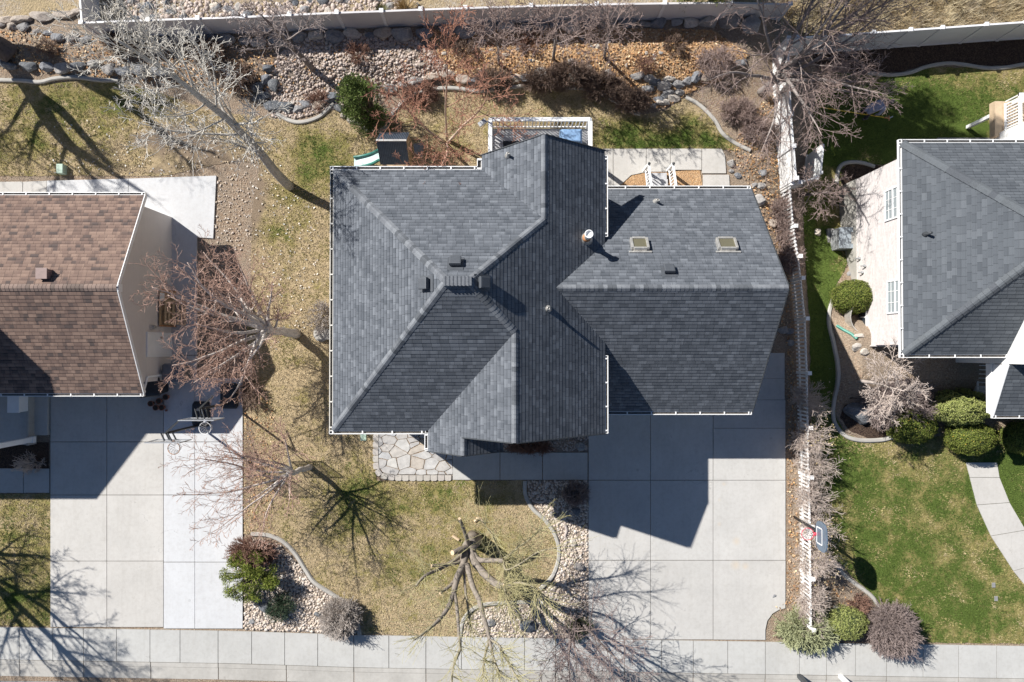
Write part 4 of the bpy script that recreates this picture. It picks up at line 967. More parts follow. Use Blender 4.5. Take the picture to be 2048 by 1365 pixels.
m = MB(); gutter(m, (RX - .13, RYF, RE), (18.35, RYF, RE), (0, -1)); gutter_part(m, M['white'], rh)
wx_ = RX + .32
def rw(x0, y0, x1, y1):
    """corners of a window on the left brick wall, from photo pixels"""
    def f(px): return 29 - wx_ * F / (px - 1024)
    za, zb_ = f(x0), f(x1); zc = (za + zb_) / 2; yy = [P(x, y, f(x)).y for x, y in ((x0, y0), (x0, y1))]
    return (wx_, sum(yy) / 2, zc), abs(yy[0] - yy[1]), abs(zb_ - za)
for bx_ in ((1771, 383, 1798, 445), (1774, 563, 1802, 629)):
    c, wd, ht = rw(*bx_); window(rh, (c[0] - .001, c[1], c[2] + .15), wd, max(ht, 1.15), 'y', -1, M['pale_glass'])
c, wd, ht = rw(1718, 622, 1735, 650); bwc = c.copy() if hasattr(c,'copy') else tuple(c); m = MB(); m.box((wx_ - .05, c[1] - .45, c[2] - .3), (wx_ - .02, c[1] + .45, c[2] + .35)); bw = m.build('basement_window', M['white'], rh)
m = MB(); m.box((wx_ - .062, c[1] - .37, c[2] - .24), (wx_ - .052, c[1] - .03, c[2] + .29)); m.box((wx_ - .062, c[1] + .03, c[2] - .24), (wx_ - .052, c[1] + .37, c[2] + .29)); m.build('pane', M['glass'], bw)
m = MB(); m.box((wx_ - .05, RYF + .30, .9), (wx_ + 2.5, RYF + .345, 1.25)); m.build('brick_ledge', M['pale_brick'], rh)
for px, py in ((1722, 517), (1733, 532), (1728, 545)):
    z = 29 - wx_ * F / (px - 1024); y = P(px, py, z).y; m = MB(); m.tube([(wx_, y, z), (wx_ - .14, y, z), (wx_ - .16, y, z - .12)], .025, 6); m.lathe((wx_ - .06, y, z - .05), [(.05, 0), (.06, .05), (.05, .1)], 8); m.build('wall_pipe', M['grey_metal'], rh)
FM1 = lambda x, y: RE + (x - RX) * (RZ - RE) / (RXA - RX)
p = on_roof(1852, 469, FM1); m = MB(); m.lathe(p, [(.11, -.12), (.1, .02), (.05, .08), (.045, .34), (.03, .34)], 12); m.build('vent_pipe', M['dark_metal'], rh, True)
# front wing: white gable wall over a lower porch roof, with porch below
fx = 18.24
m = MB(); m.box((fx, -.52, 0), (30, 2.6, 3.6)); m.box((fx, -.52, 3.6), (30, 3.0, 7.0)); m.build('wing_wall', M['white_siding'], rh)
rf = Roof((14.6, 1, 0)); rf.slope([(fx - .05, -2.46, 3.2), (30, -2.46, 3.2), (30, -.53, 4.03), (fx - .05, -.53, 4.03)], .15); rf.build('porch_roof', M['blue_shingle'], rh)
m = MB(); rake(m, (fx - .07, -2.46, 3.2), (fx - .07, -.5, 4.04), (0, 0, 0), .04, .3); m.build('barge_board', M['white'], rh)
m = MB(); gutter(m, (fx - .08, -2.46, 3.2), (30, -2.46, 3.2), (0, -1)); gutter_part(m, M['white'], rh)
m = MB(); m.poly([(fx + .02, -2.4, 3.08), (fx + .02, -.55, 3.9), (fx + .02, -.55, 3.08)]); m.box((fx - .03, -2.42, 2.75), (fx + .1, -.53, 3.05)); m.build('porch_beam', M['white'], rh)
m = MB(); m.box((fx + 1.6, -2.42, .0), (fx + 1.85, -2.17, 2.748)); m.build('porch_column', M['white'], rh)
m = MB(); a = P(1950, 716, .7); b = P(1996, 788, .7); m.box((a.x, b.y, 0), (26, RYF + .3, .7)); m.build('porch_floor', M['concrete_walk'], rh)
m = MB(); y0, y1 = b.y + .05, RYF + .3
m.box((a.x, y0, 1.6), (a.x + .07, y1, 1.67)); m.box((a.x, y0, .78), (a.x + .06, y1, .83))
for i in range(11): yy = y0 + (y1 - y0) * (i + .5) / 11; m.box((a.x + .012, yy - .018, .83), (a.x + .048, yy + .018, 1.6))
m.build('porch_railing', M['white'], rh)
# rear: raised deck on a post, and a white rear wing
m = MB(); m.box((20.2, 6.4, .5), (31, 9.0, 3.0)); m.box((19.9, 6.7, 2.4), (20.2, 8.3, 5.0)); m.build('rear_wall', M['white_siding'], rh)
dk = thing('raised_deck', 'raised white railed deck behind the right hand house', 'deck', (18.6, 9.2, -1.7))
q = P(1935, 255, -1.62); zt = .7
m = MB(); m.box((q.x - .07, q.y - .07, -1.62), (q.x + .07, q.y + .07, zt)); m.build('post', M['white'], dk)
x0 = P(2000, 250, zt).x; yb_, yf_ = P(0, 205, zt).y, P(0, 276, zt).y
m = MB(); m.box((x0, yf_, zt), (30, yb_, zt + .12)); m.build('deck_floor', M['brown_wood'], dk)
m = MB(); m.box((x0 - .3, yf_ + .02, zt - .2), (x0 - .002, yb_, zt + .13)); m.build('rim_board', M['brown_wood'], dk)
m = MB(); m.box((x0 + .02, yf_, zt + 1.0), (x0 + .14, yb_, zt + 1.06)); m.box((x0 + .02, yb_ - .12, zt + 1.001), (30, yb_ - .0, zt + 1.061)); m.box((x0 + .03, yf_, zt + .2), (x0 + .1, yb_ - .13, zt + .26))
n = 12
for i in range(n): yy = yf_ + (yb_ - yf_) * (i + .5) / n; m.box((x0 + .04, yy - .02, zt + .262), (x0 + .09, yy + .02, zt + .998))
for i in range(30): xx_ = x0 + .3 + i * .13; m.box((xx_ - .02, yb_ - .09, zt + .121), (xx_ + .02, yb_ - .04, zt + .998))
m.build('railing', M['white'], dk)

# ------------------------------------------------------------------ fences
def wall_fence(name, px, ht, label, post_every=None, cap=.13, mat='white_vinyl'):
    pts = [G(a, b) for a, b in px]; o0 = pts[0]
    root = thing(name, label, 'fence', o0)
    for i, p in enumerate(pts):
        m = MB(); s = .065; m.box((p.x - s, p.y - s, p.z - .2), (p.x + s, p.y + s, p.z + ht + .05)); k = len(m.v); s2 = .085
        m.box((p.x - s2, p.y - s2, p.z + ht + .051), (p.x + s2, p.y + s2, p.z + ht + .08)); m.build('post', M['white_vinyl'], root)
    for a, b in zip(pts, pts[1:]):
        d = (b - a).normalized(); a2, b2 = a + d * .066, b - d * .066; m = MB(); u = Vector((0, 0, 1))
        m.bar(a2 + u * (ht / 2), b2 + u * (ht / 2), .04, ht - .16, u); m.bar(a2 + u * (ht - .05), b2 + u * (ht - .05), .075, .1, u); m.bar(a2 + u * .06, b2 + u * .06, .07, .12, u)
        n = int((b2 - a2).length / .3)
        for j in range(1, n): q = a2 + (b2 - a2) * (j / n); m.bar(q + u * .13, q + u * (ht - .11), .046, .01, d.cross(u))
        m.build('panel', M[mat], root)
    return root
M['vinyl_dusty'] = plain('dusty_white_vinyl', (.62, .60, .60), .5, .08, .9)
wall_fence('vinyl_fence', [(190, -70), (197, 0), (203, 76), (330, 71), (425, 68), (512, 65), (600, 61), (690, 57), (775, 54), (850, 51), (935, 48), (1060, 44), (1185, 41), (1315, 39), (1440, 38), (1555, 40)], 1.32, 'long white solid vinyl fence running along the back rock row', mat='vinyl_dusty')
wall_fence('vinyl_fence', [(1562, 112), (1640, 106), (1706, 101), (1776, 96), (1836, 92), (1919, 86), (1993, 81), (2060, 77), (2140, 73), (2230, 69)], 1.72, 'white solid panel fence behind the bark mulch strip at top right')
wall_fence('vinyl_fence', [(1546, 112), (1547, 180), (1551, 255), (1556, 315), (1561, 376)], 1.62, 'white solid panel section of the side fence under the bare tree', mat='white')
pts = [(1562, 380), (1569, 462), (1578, 520), (1583, 562), (1591, 640), (1595, 745), (1597, 850), (1599, 945), (1601, 1040), (1602, 1140), (1603, 1238)]
pf = thing('picket_fence', 'long white picket fence between the grey house and the right lawn', 'fence', G(*pts[0]))
pp = [G(a, b) for a, b in pts]; FH = 1.08; u = Vector((0, 0, 1))
for i, p in enumerate(pp):
    m = MB(); m.box((p.x - .06, p.y - .06, p.z - .2), (p.x + .06, p.y + .06, p.z + FH + .1)); m.box((p.x - .08, p.y - .08, p.z + FH + .101), (p.x + .08, p.y + .08, p.z + FH + .13)); m.build('post', M['white'], pf)
for a, b in zip(pp, pp[1:]):
    d = (b - a).normalized(); sd = d.cross(u); m = MB(); a2, b2 = a + d * .062, b - d * .062
    for zz in (.22, FH - .2): m.bar(a2 + u * zz, b2 + u * zz, .05, .09, u)
    m.build('rail', M['white'], pf); m = MB(); n = max(2, int((b2 - a2).length / .155))
    for j in range(n):
        q = a2 + (b2 - a2) * ((j + .5) / n) + sd * .04; hh = FH + random.uniform(-.01, .012)
        k = len(m.v); w2, t2 = .038, .011
        for zz, ww in ((.04, w2), (hh - .06, w2), (hh, .008)):
            for s1, s2 in ((-1, -1), (1, -1), (1, 1), (-1, 1)): m.v.append(tuple(q + d * (ww * s1) + sd * (t2 * s2) + u * zz))
        for r in range(2):
            for e in range(4): m.f.append((k + r * 4 + e, k + r * 4 + (e + 1) % 4, k + r * 4 + 4 + (e + 1) % 4, k + r * 4 + 4 + e))
        m.f.append((k + 8, k + 9, k + 10, k + 11)); m.f.append((k + 3, k + 2, k + 1, k))
    m.build('picket_panel', M['white'], pf)
gt = thing('garden_gate', 'white solid gate panel standing open beside the side fence', 'gate', G(1607, 362))
a, b = G(1607, 362), G(1612, 312); m = MB(); d = (b - a).normalized(); m.bar(a + u * .85, b + u * .85, .04, 1.5, u); m.build('panel', M['white'], gt)
m = MB(); m.bar(a + u * 1.65, b + u * 1.65, .08, .1, u); m.bar(a + u * .1, b + u * .1, .08, .1, u); m.build('rail', M['white'], gt); m = MB(); m.box((a.x - .07, a.y - .14, a.z - .1), (a.x + .07, a.y - .02, a.z + 1.75)); m.build('post', M['white'], gt)
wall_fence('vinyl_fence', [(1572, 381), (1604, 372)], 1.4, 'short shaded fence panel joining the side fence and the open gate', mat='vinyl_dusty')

# ------------------------------------------------------------------ rear deck with railing
dk = thing('rear_deck', 'grey wooden deck with white railing behind the grey house', 'deck', (1, 7.5, 0))
dz = 2.6; dx0, dx1, dy1 = -.82, 2.93, 8.62
m = MB()
for i in range(15): yy = 6.3 + i * .155; m.box((dx0, yy, dz - .04), (dx1, min(yy + .147, dy1 - .03), dz))
m.build('deck_floor', M['deck_grey'], dk); m = MB(); m.box((dx0 + .02, 6.3, dz - .28), (dx1 - .02, dy1 - .06, dz - .045)); m.build('deck_frame', M['deck_grey'], dk)
for x in (dx0 + .15, 1.05, dx1 - .15): m = MB(); m.box((x - .07, dy1 - .25, -.1), (x + .07, dy1 - .11, dz - .281)); m.build('post', M['white'], dk)
for (a, b) in (((dx0, dy1), (dx1, dy1)), ((dx0 + .001, 6.35), (dx0 + .001, dy1 - .075)), ((dx1 - .001, 6.35), (dx1 - .001, dy1 - .075))):
    m = MB(); A = Vector((*a, dz)); B = Vector((*b, dz)); m.bar(A + u * .97, B + u * .97, .15, .04, u); m.bar(A + u * .9, B + u * .9, .04, .09, u); m.bar(A + u * .1, B + u * .1, .04, .07, u); m.build('rail', M['white'], dk)
    m = MB(); n = int((B - A).length / .135); e = (B - A).normalized()
    for j in range(n): q = A + e * ((j + .5) * (B - A).length / n); m.bar(q + u * .137, q + u * .853, .036, .036, e)
    m.build('baluster_row', M['white'], dk)
for x in (dx0, dx1): m = MB(); m.box((x - .06, dy1 - .06, dz - .3), (x + .06, dy1 + .06, dz + .945)); m.build('rail_post', M['white'], dk)
m = MB(); q = P(963, 244, 3.5); m.tube([(dx0, dy1, 3.45), (q.x + .1, q.y, 3.45)], .025); m.bar((q.x + .16, q.y + .08, 3.45), (q.x - .1, q.y - .1, 3.4), .16, .14, u); m.build('floodlight', M['grey_metal'], dk)
m = MB(); m.box((-.35, 6.4, dz + .002), (1.75, 8.1, dz + .014)); m.build('rug', M['black_plastic'], dk)
gr = thing('barbecue_grill', 'barbecue under a blue cover on the rear deck corner', 'grill', (*P(1143, 272, dz + 1).xy, dz)); q = origin_of(gr)
m = MB(); m.box((q.x - .36, q.y - .26, dz + .02), (q.x + .36, q.y + .22, dz + .8)); k = len(m.v)
m.build('cart', M['dark_metal'], gr, bevel=.02)
m = MB(); k = 0
for zz, sx_, sy_ in ((.5, .42, .31), (.78, .42, .31), (1.02, .38, .26), (1.1, .33, .2)):
    for i, j in ((-1, -1), (1, -1), (1, 1), (-1, 1)): m.v.append((q.x + sx_ * i, q.y - .02 + sy_ * j, dz + zz))
for r in range(3):
    for e in range(4): m.f.append((r * 4 + e, r * 4 + (e + 1) % 4, r * 4 + 4 + (e + 1) % 4, r * 4 + 4 + e))
m.f.append((12, 13, 14, 15)); m.build('cover', M['blue_cover'], gr, bevel=.03)

# back steps
st = thing('back_steps', 'short grey wooden steps with white railings leading to the rear patio', 'steps', (6.1, 7.0, 0))
X0, X1 = 5.62, 6.62
for i in range(4): m = MB(); y1 = 7.5 - i * .32; m.box((X0 + .06, y1 - .33, .16 + i * .19 - .04), (X1 - .06, y1, .16 + i * .19)); m.box((X0 + .08, y1 - .03, .02 + i * .19 - .02), (X1 - .08, y1 - .012, .118 + i * .19)); m.build('tread', M['deck_grey'], st)
m = MB(); m.box((X0 + .06, 5.8, .66), (X1 - .06, 6.2, .76)); m.build('landing', M['deck_grey'], st)
for X in (X0, X1):
    m = MB(); m.bar((X, 7.62, 1.02), (X, 6.15, 1.78), .09, .045, u); m.bar((X, 7.6, .3), (X, 6.15, 1.02), .05, .05, u); m.build('handrail', M['white'], st)
    m = MB(); n = 9
    for j in range(n): t = (j + .5) / n; yy = 7.5 - 1.3 * t; zz = .33 + .65 * t; m.box((X - .018, yy - .018, zz), (X + .018, yy + .018, zz + .72))
    m.build('baluster_row', M['white'], st)
    m = MB(); m.box((X - .05, 7.58, 0), (X + .05, 7.68, 1.1)); m.build('newel_post', M['white'], st); m = MB(); m.lathe((X, 7.63, 1.1), [(.05, 0), (.065, .03), (.05, .07), (.01, .1)], 10); m.build('post_cap', M['dark_metal'], st)

# ------------------------------------------------------------------ play tower with slide
pl = thing('play_tower', 'small wooden play tower with dark ribbed roof and green slide behind the house', 'play tower', (-4.6, 7.9, 0))
x0, x1, yf_, yr_, yb_, ze_, zr_ = -5.16, -4.03, 7.27, 7.97, 8.52, 2.3, 3.1
for nm, ya, yb2, za, zb2 in (('roof_panel', yf_, yr_, ze_, zr_), ('roof_panel', yb_, yr_, ze_, zr_)):
    m = MB(); n = 17; a = Vector((0, ya, za)); b = Vector((0, yb2, zb2)); nn = (b - a).cross(Vector((1, 0, 0))).normalized(); nn = nn if nn.z > 0 else -nn
    for i in range(n):
        xa = x0 + (x1 - x0) * i / n; wd = (x1 - x0) / n
        for (s0, s1, hh) in ((0, .3, .035), (.3, 1, .012)): xm = xa + wd * (s0 + s1) / 2; m.bar(Vector((xm, ya, za)) + nn * hh / 2, Vector((xm, yb2 - .0, zb2)) + nn * hh / 2, wd * (s1 - s0), hh, nn)
    m.build(nm, M['navy_metal'], pl)
m = MB(); m.bar((x0 - .01, yr_, zr_ + .03), (x1 + .01, yr_, zr_ + .03), .07, .04, u); m.build('ridge_cap', M['galv'], pl)
for x in (x0 + .08, x1 - .08):
    for y in (yf_ + .1, yb_ - .1): m = MB(); m.box((x - .045, y - .045, 0), (x + .045, y + .045, ze_)); m.build('post', M['raw_wood'], pl)
m = MB(); m.box((x0 + .04, yf_ + .05, 1.15), (x1 - .04, yb_ - .05, 1.2)); m.build('platform', M['raw_wood'], pl)
m = MB()
for i in range(9): yy = yf_ + .1 + i * .125; m.box((x1 - .07, yy, 1.21), (x1 - .045, yy + .09, 1.95))
for i in range(8): xx_ = x0 + .12 + i * .125; m.box((xx_, yf_ + .03, 1.21), (xx_ + .09, yf_ + .055, 1.95))
m.build('slat_wall', M['raw_wood'], pl)
m = MB(); m.poly([(x1 + .002, yf_ + .05, ze_), (x1 + .002, yb_ - .05, ze_), (x1 + .002, yr_, zr_ - .03)]); m.build('gable_board', M['raw_wood'], pl)
m = MB(); m.bar((x1 + .35, yf_ + .2, 1.15), (x1 + .35, yf_ + .2, .0), .09, .09, (1, 0, 0)); m.bar((x1 + .02, yb_ - .3, 1.5), (x1 + .62, yb_ - .34, 1.45), .1, .1, u); m.box((x1 + .02, yf_ + .1, 1.1), (x1 + .42, yb_ - .2, 1.16)); m.build('side_frame', M['raw_wood'], pl)
m = MB(); m.poly([(x1 + .1, yb_ - .35, 2.0), (x1 + .5, yb_ - .2, 1.7), (x1 + .42, yf_ + .5, 1.5), (x1 + .14, yf_ + .55, 1.9)]); m.poly([(x1 + .14, yf_ + .55, 1.89), (x1 + .42, yf_ + .5, 1.49), (x1 + .5, yb_ - .2, 1.69), (x1 + .1, yb_ - .35, 1.99)]); m.build('tarp', M['navy_metal'], pl)
prof = [(x0 + .05, 1.18), (x0 - .25, 1.12), (x0 - .6, .72), (x0 - .95, .46), (x0 - 1.25, .34), (x0 - 1.5, .3)]; prof = catmull(prof, 5)
m = MB(); ym = 8.0
for i in range(len(prof) - 1):
    (xa, za), (xb_, zb_) = prof[i], prof[i + 1]; sh = -.12 * (i / len(prof)); sh2 = -.12 * ((i + 1) / len(prof))
    m.poly([(xa, ym - .2 + sh, za), (xa, ym + .2 + sh, za), (xb_, ym + .2 + sh2, zb_), (xb_, ym - .2 + sh2, zb_)])
sl_ = m.build('slide', M['green_plastic'], pl, True)
for s_ in (-1, 1):
    m = MB(); m.tube([(x, ym + .22 * s_ - .12 * i / len(prof), z + .07) for i, (x, z) in enumerate(prof)], .06, 6); m.build('slide_edge', M['green_edge'], sl_, True)

# ------------------------------------------------------------------ bare trees and shrubs
B = {
 'aspen': bark('pale_aspen_bark', (.54, .51, .46), (.68, .64, .57)), 'birch': bark('birch_bark', (.66, .61, .56), (.46, .30, .235)), 'grey': bark('grey_bark', (.25, .215, .20), (.36, .30, .28)),
 'dark': bark('dark_bark', (.13, .105, .09), (.24, .18, .15)), 'purple': bark('purple_twig_bark', (.23, .19, .175), (.31, .24, .22)), 'willow': bark('willow_bark', (.29, .25, .21), (.46, .42, .22)),
 'tan': bark('tan_twig_bark', (.46, .40, .36), (.58, .49, .43)), 'redtwig': bark('red_brown_twigs', (.22, .13, .10), (.28, .165, .125)), 'greytwig': bark('grey_mound_twigs', (.36, .32, .29), (.50, .445, .40)), 'purpletwig': bark('mauve_mound_twigs', (.20, .16, .145), (.33, .265, .245)),
 'pink': bark('pink_birch_bark', (.62, .50, .40), (.44, .225, .155)), 'brown': bark('brown_twigs', (.16, .115, .09), (.23, .165, .13)), 'maple': bark('grey_maple_bark', (.32, .285, .265), (.35, .265, .235)),
}
class S:
    seg = (.5, .3, .22, .16, .12); wob = (.04, .07, .09, .11, .13); trop = (.05, .06, .05, .03, .02); taper = .82; rmin = .0058; maxl = 4
    nch = (8, 6, 5, 4); t0 = (.3, .22, .2, .2); ang = (48, 42, 38, 36); lr = (.55, .52, .54, .56); cr = (.5, .55, .6, .65); jit = 14
def spec(**k): return type('S2', (S,), k)
def rv(r): return Vector((r.gauss(0, 1), r.gauss(0, 1), r.gauss(0, 1)))
def grow(paths, p, d, Ln, r0, lvl, s, r):
    n = max(2, round(Ln / s.seg[lvl])); pts = [p]; rad = [r0]; dirs = [d]
    for i in range(n):
        t = (i + 1) / n; d = d + rv(r) * s.wob[lvl]; d.z += s.trop[lvl]; d.normalize(); p = p + d * (Ln / n)
        g = h(p.x, p.y) + .05
        if p.z < g: p.z = g; d.z = abs(d.z) * .3
        pts.append(p); rad.append(max(s.rmin, r0 * (1 - s.taper * t))); dirs.append(d)
    paths.append((pts, rad, lvl))
    if lvl < s.maxl:
        nc = s.nch[lvl]; az = r.uniform(0, 6.28)
        for k in range(nc):
            t = s.t0[lvl] + (1 - s.t0[lvl]) * (k + r.random()) / nc; f = t * n; i = min(n - 1, int(f)); q = pts[i].lerp(pts[i + 1], f - i); dd = dirs[i + 1]
            az += 2.4 + r.uniform(-.5, .5); a = math.radians(s.ang[lvl] + r.gauss(0, s.jit)); X = dd.cross(Vector((.3, .9, .2))).normalized(); Y = dd.cross(X)
            nd = (dd * math.cos(a) + (X * math.cos(az) + Y * math.sin(az)) * math.sin(a)).normalized()
            cl = Ln * s.lr[lvl] * (1.15 - .6 * t) * r.uniform(.65, 1.2); rr = max(s.rmin, rad[i] * s.cr[lvl])
            if cl > .08: grow(paths, q, nd, cl, rr, lvl + 1, s, r)
def put_tree(root, paths, mat, trunk_lvl=0, twig_r=.03, crown_name='crown', bareends=()):
    for nm, sel in (('trunk', lambda l: l <= trunk_lvl), (crown_name, lambda l: l > trunk_lvl)):
        m = MB()
        for pts, rad, lv in paths:
            if not sel(lv): continue
            sides = 9 if rad[0] > .12 else 6 if rad[0] > .05 else 4 if rad[0] > .02 else 3
            tw = [max(0., min(1., 1 - (q - .008) / twig_r)) for q in rad]
            m.tube(pts, rad, sides, True, tw)
        if m.v: m.build(nm, mat, root, True)
def tree(name, label, cat, px, H, r0, mat, seed, s, lean=(0, 0), multi=0, spread=30, group=None, twig_r=.03, tl=0):
    p = G(*px) if not isinstance(px, Vector) else px; root = thing(name, label, cat, p, group); r = random.Random(seed); paths = []
    base = p - Vector((0, 0, .1))
    if multi:
        for k in range(multi):
            a = 2 * math.pi * k / multi + r.uniform(-.4, .4); t = math.radians(spread) * r.uniform(.45, 1.15)
            d = Vector((math.cos(a) * math.sin(t) + lean[0], math.sin(a) * math.sin(t) + lean[1], math.cos(t))).normalized()
            grow(paths, base + Vector((math.cos(a) * r0, math.sin(a) * r0, 0)), d, H * r.uniform(.8, 1.08), r0 * r.uniform(.7, 1.05), 0, s, r)
    else: grow(paths, base, Vector((lean[0], lean[1], 1)).normalized(), H, r0, 0, s, r)
    put_tree(root, paths, B[mat], tl, twig_r); return root
G4 = 'bare trees along the back slope'
# the tall pale tree behind the side lawn
tree('bare_tree', 'tall pale grey bare tree leaning over the left back lawn', 'tree', (580, 374), 10.2, .21, 'aspen', 3, spec(nch=(19, 8, 6, 4), t0=(.27, .15, .15, .15), ang=(46, 40, 40, 38), lr=(.37, .5, .5, .5), rmin=.0085, wob=(.03, .06, .09, .12, .14), trop=(.0, .08, .06, .03, .02), cr=(.40, .55, .6, .65)), lean=(-.20, .22), twig_r=.04)
def limbs_tree(name, label, px, trunk_h, r0, mat, seed, limbs, s, lean=(0, 0), twig_r=.03):
    """short trunk, then limbs (azimuth in degrees, elevation, length)"""
    p = G(*px); root = thing(name, label, 'tree', p); r = random.Random(seed); paths = []
    d = Vector((lean[0], lean[1], 1)).normalized(); n = 6; tp = [p - Vector((0, 0, .1)) + d * (trunk_h * i / n) + Vector((r.gauss(0, .02), r.gauss(0, .02), 0)) for i in range(n + 1)]
    paths.append((tp, [r0 * (1.25 if i == 0 else 1 - .22 * i / n) for i in range(n + 1)], 0))
    for az, el, ln in limbs:
        a, e = math.radians(az), math.radians(el); dd = Vector((math.cos(a) * math.cos(e), math.sin(a) * math.cos(e), math.sin(e)))
        t = r.uniform(.62, 1.0); q = tp[0].lerp(tp[-1], t); grow(paths, q, dd, ln, r0 * .5 * (ln / 4) ** .5, 1, s, r)
    put_tree(root, paths, B[mat], 0, twig_r); return root
LB = spec(nch=(0, 9, 7, 5), t0=(.3, .2, .12, .12), ang=(50, 44, 44, 42), lr=(.5, .46, .5, .55), rmin=.0062, wob=(.05, .08, .1, .13, .15), trop=(.05, .02, .02, .02, .02), cr=(.5, .5, .55, .6))
limbs_tree('bare_tree', 'reddish twigged bare birch over the side lawn beside the brown house', (594, 668), 2.6, .19, 'birch', 11, [(150, 42, 4.6), (172, 32, 4.4), (200, 28, 4.0), (120, 45, 3.6), (95, 42, 3.6), (80, 50, 2.8), (228, 28, 3.8), (245, 30, 3.2), (268, 40, 2.4), (40, 40, 1.6), (185, 62, 3.4), (160, 20, 3.6), (215, 42, 3.6), (135, 25, 3.6)], LB, lean=(-.22, .05))
limbs_tree('bare_tree', 'small white barked birch in the left front lawn', (622, 934), 2.3, .12, 'birch', 12, [(175, 32, 4.0), (200, 30, 3.6), (225, 26, 3.4), (150, 38, 3.6), (120, 48, 3.2), (250, 38, 2.8), (185, 58, 3.4), (75, 55, 2.6), (330, 60, 1.8), (205, 14, 2.8), (100, 40, 2.8), (165, 18, 3.2), (275, 60, 2.2)], spec(nch=(0, 8, 6, 4), t0=(.3, .25, .15, .15), ang=(50, 42, 42, 40), lr=(.5, .46, .5, .55), rmin=.006, trop=(.05, .02, .02, .02, .02), cr=(.5, .5, .55, .6)), lean=(-.12, .03))
tree('bare_tree', 'orange red twigged multi stemmed birch behind the play tower', 'tree', (893, 283), 6.6, .065, 'pink', 13, spec(nch=(9, 7, 5, 4), t0=(.3, .2, .15, .15), ang=(38, 42, 42, 42), lr=(.42, .46, .46, .5), rmin=.0075, trop=(.03, .03, .02, .02, .02)), multi=4, spread=20, twig_r=.045)
SM = spec(nch=(11, 7, 6, 4), t0=(.34, .15, .15, .15), ang=(50, 46, 44, 42), lr=(.58, .5, .48, .5), rmin=.0075, cr=(.5, .55, .6, .65))
tree('bare_tree', 'grey brown bare tree on the cobble bed beside the back fence', 'tree', (627, 140), 4.7, .13, 'grey', 14, SM, lean=(-.16, .06), group=G4)
tree('bare_tree', 'small bare tree above the middle of the rock wall, leftmost of three', 'tree', (998, 128), 3.7, .07, 'maple', 15, SM, group=G4)
tree('bare_tree', 'small bare tree on the tan leaf bed, middle one of three', 'tree', (1107, 120), 4.1, .075, 'maple', 16, SM, group=G4)
tree('bare_tree', 'small bare tree on the tan leaf bed, rightmost of three', 'tree', (1209, 116), 3.9, .07, 'maple', 17, SM, group=G4)
limbs_tree('bare_tree', 'big wide bare maple overhanging the top of the side fence', (1522, 186), 2.0, .17, 'maple', 18, [(60, 50, 5.4), (100, 55, 5.0), (20, 40, 5.2), (-15, 32, 4.2), (-40, 36, 4.0), (140, 42, 4.6), (175, 36, 4.4), (215, 38, 4.0), (250, 32, 4.0), (285, 32, 4.2), (75, 72, 5.4), (35, 62, 5.0), (310, 45, 3.8), (0, 55, 4.4), (-28, 22, 3.0)], spec(nch=(0, 10, 7, 5), t0=(.3, .22, .15, .15), ang=(50, 42, 40, 38), lr=(.5, .46, .52, .55), rmin=.0058, wob=(.05, .07, .09, .12, .14), trop=(.05, .01, .01, .01, .01), cr=(.5, .48, .52, .6)), lean=(.1, .05))
tree('bare_tree', 'small tangled bare tree beside the open white gate', 'tree', (1598, 392), 2.7, .08, 'maple', 19, spec(nch=(10, 8, 6, 4), t0=(.25, .15, .15, .15), ang=(62, 50, 46, 44), lr=(.7, .5, .48, .5), rmin=.008), lean=(.1, -.05))
tree('weeping_tree', 'small pale weeping bare tree beside the brick house corner', 'tree', (1716, 762), 2.9, .09, 'tan', 20, spec(nch=(15, 9, 7, 4), t0=(.45, .2, .15, .15), ang=(75, 44, 42, 40), lr=(.68, .5, .46, .5), rmin=.008, trop=(.05, -.05, -.06, -.06, -.05)), lean=(.12, 0))
tree('bare_tree', 'purple twigged bare tree at the sidewalk corner of the front gravel bed', 'tree', (1152, 1240), 4.8, .085, 'purple', 21, spec(nch=(9, 7, 5, 3), t0=(.22, .15, .15, .15), ang=(46, 42, 40, 38), lr=(.55, .52, .52, .52), rmin=.006), multi=3, spread=20, lean=(.02, .02))
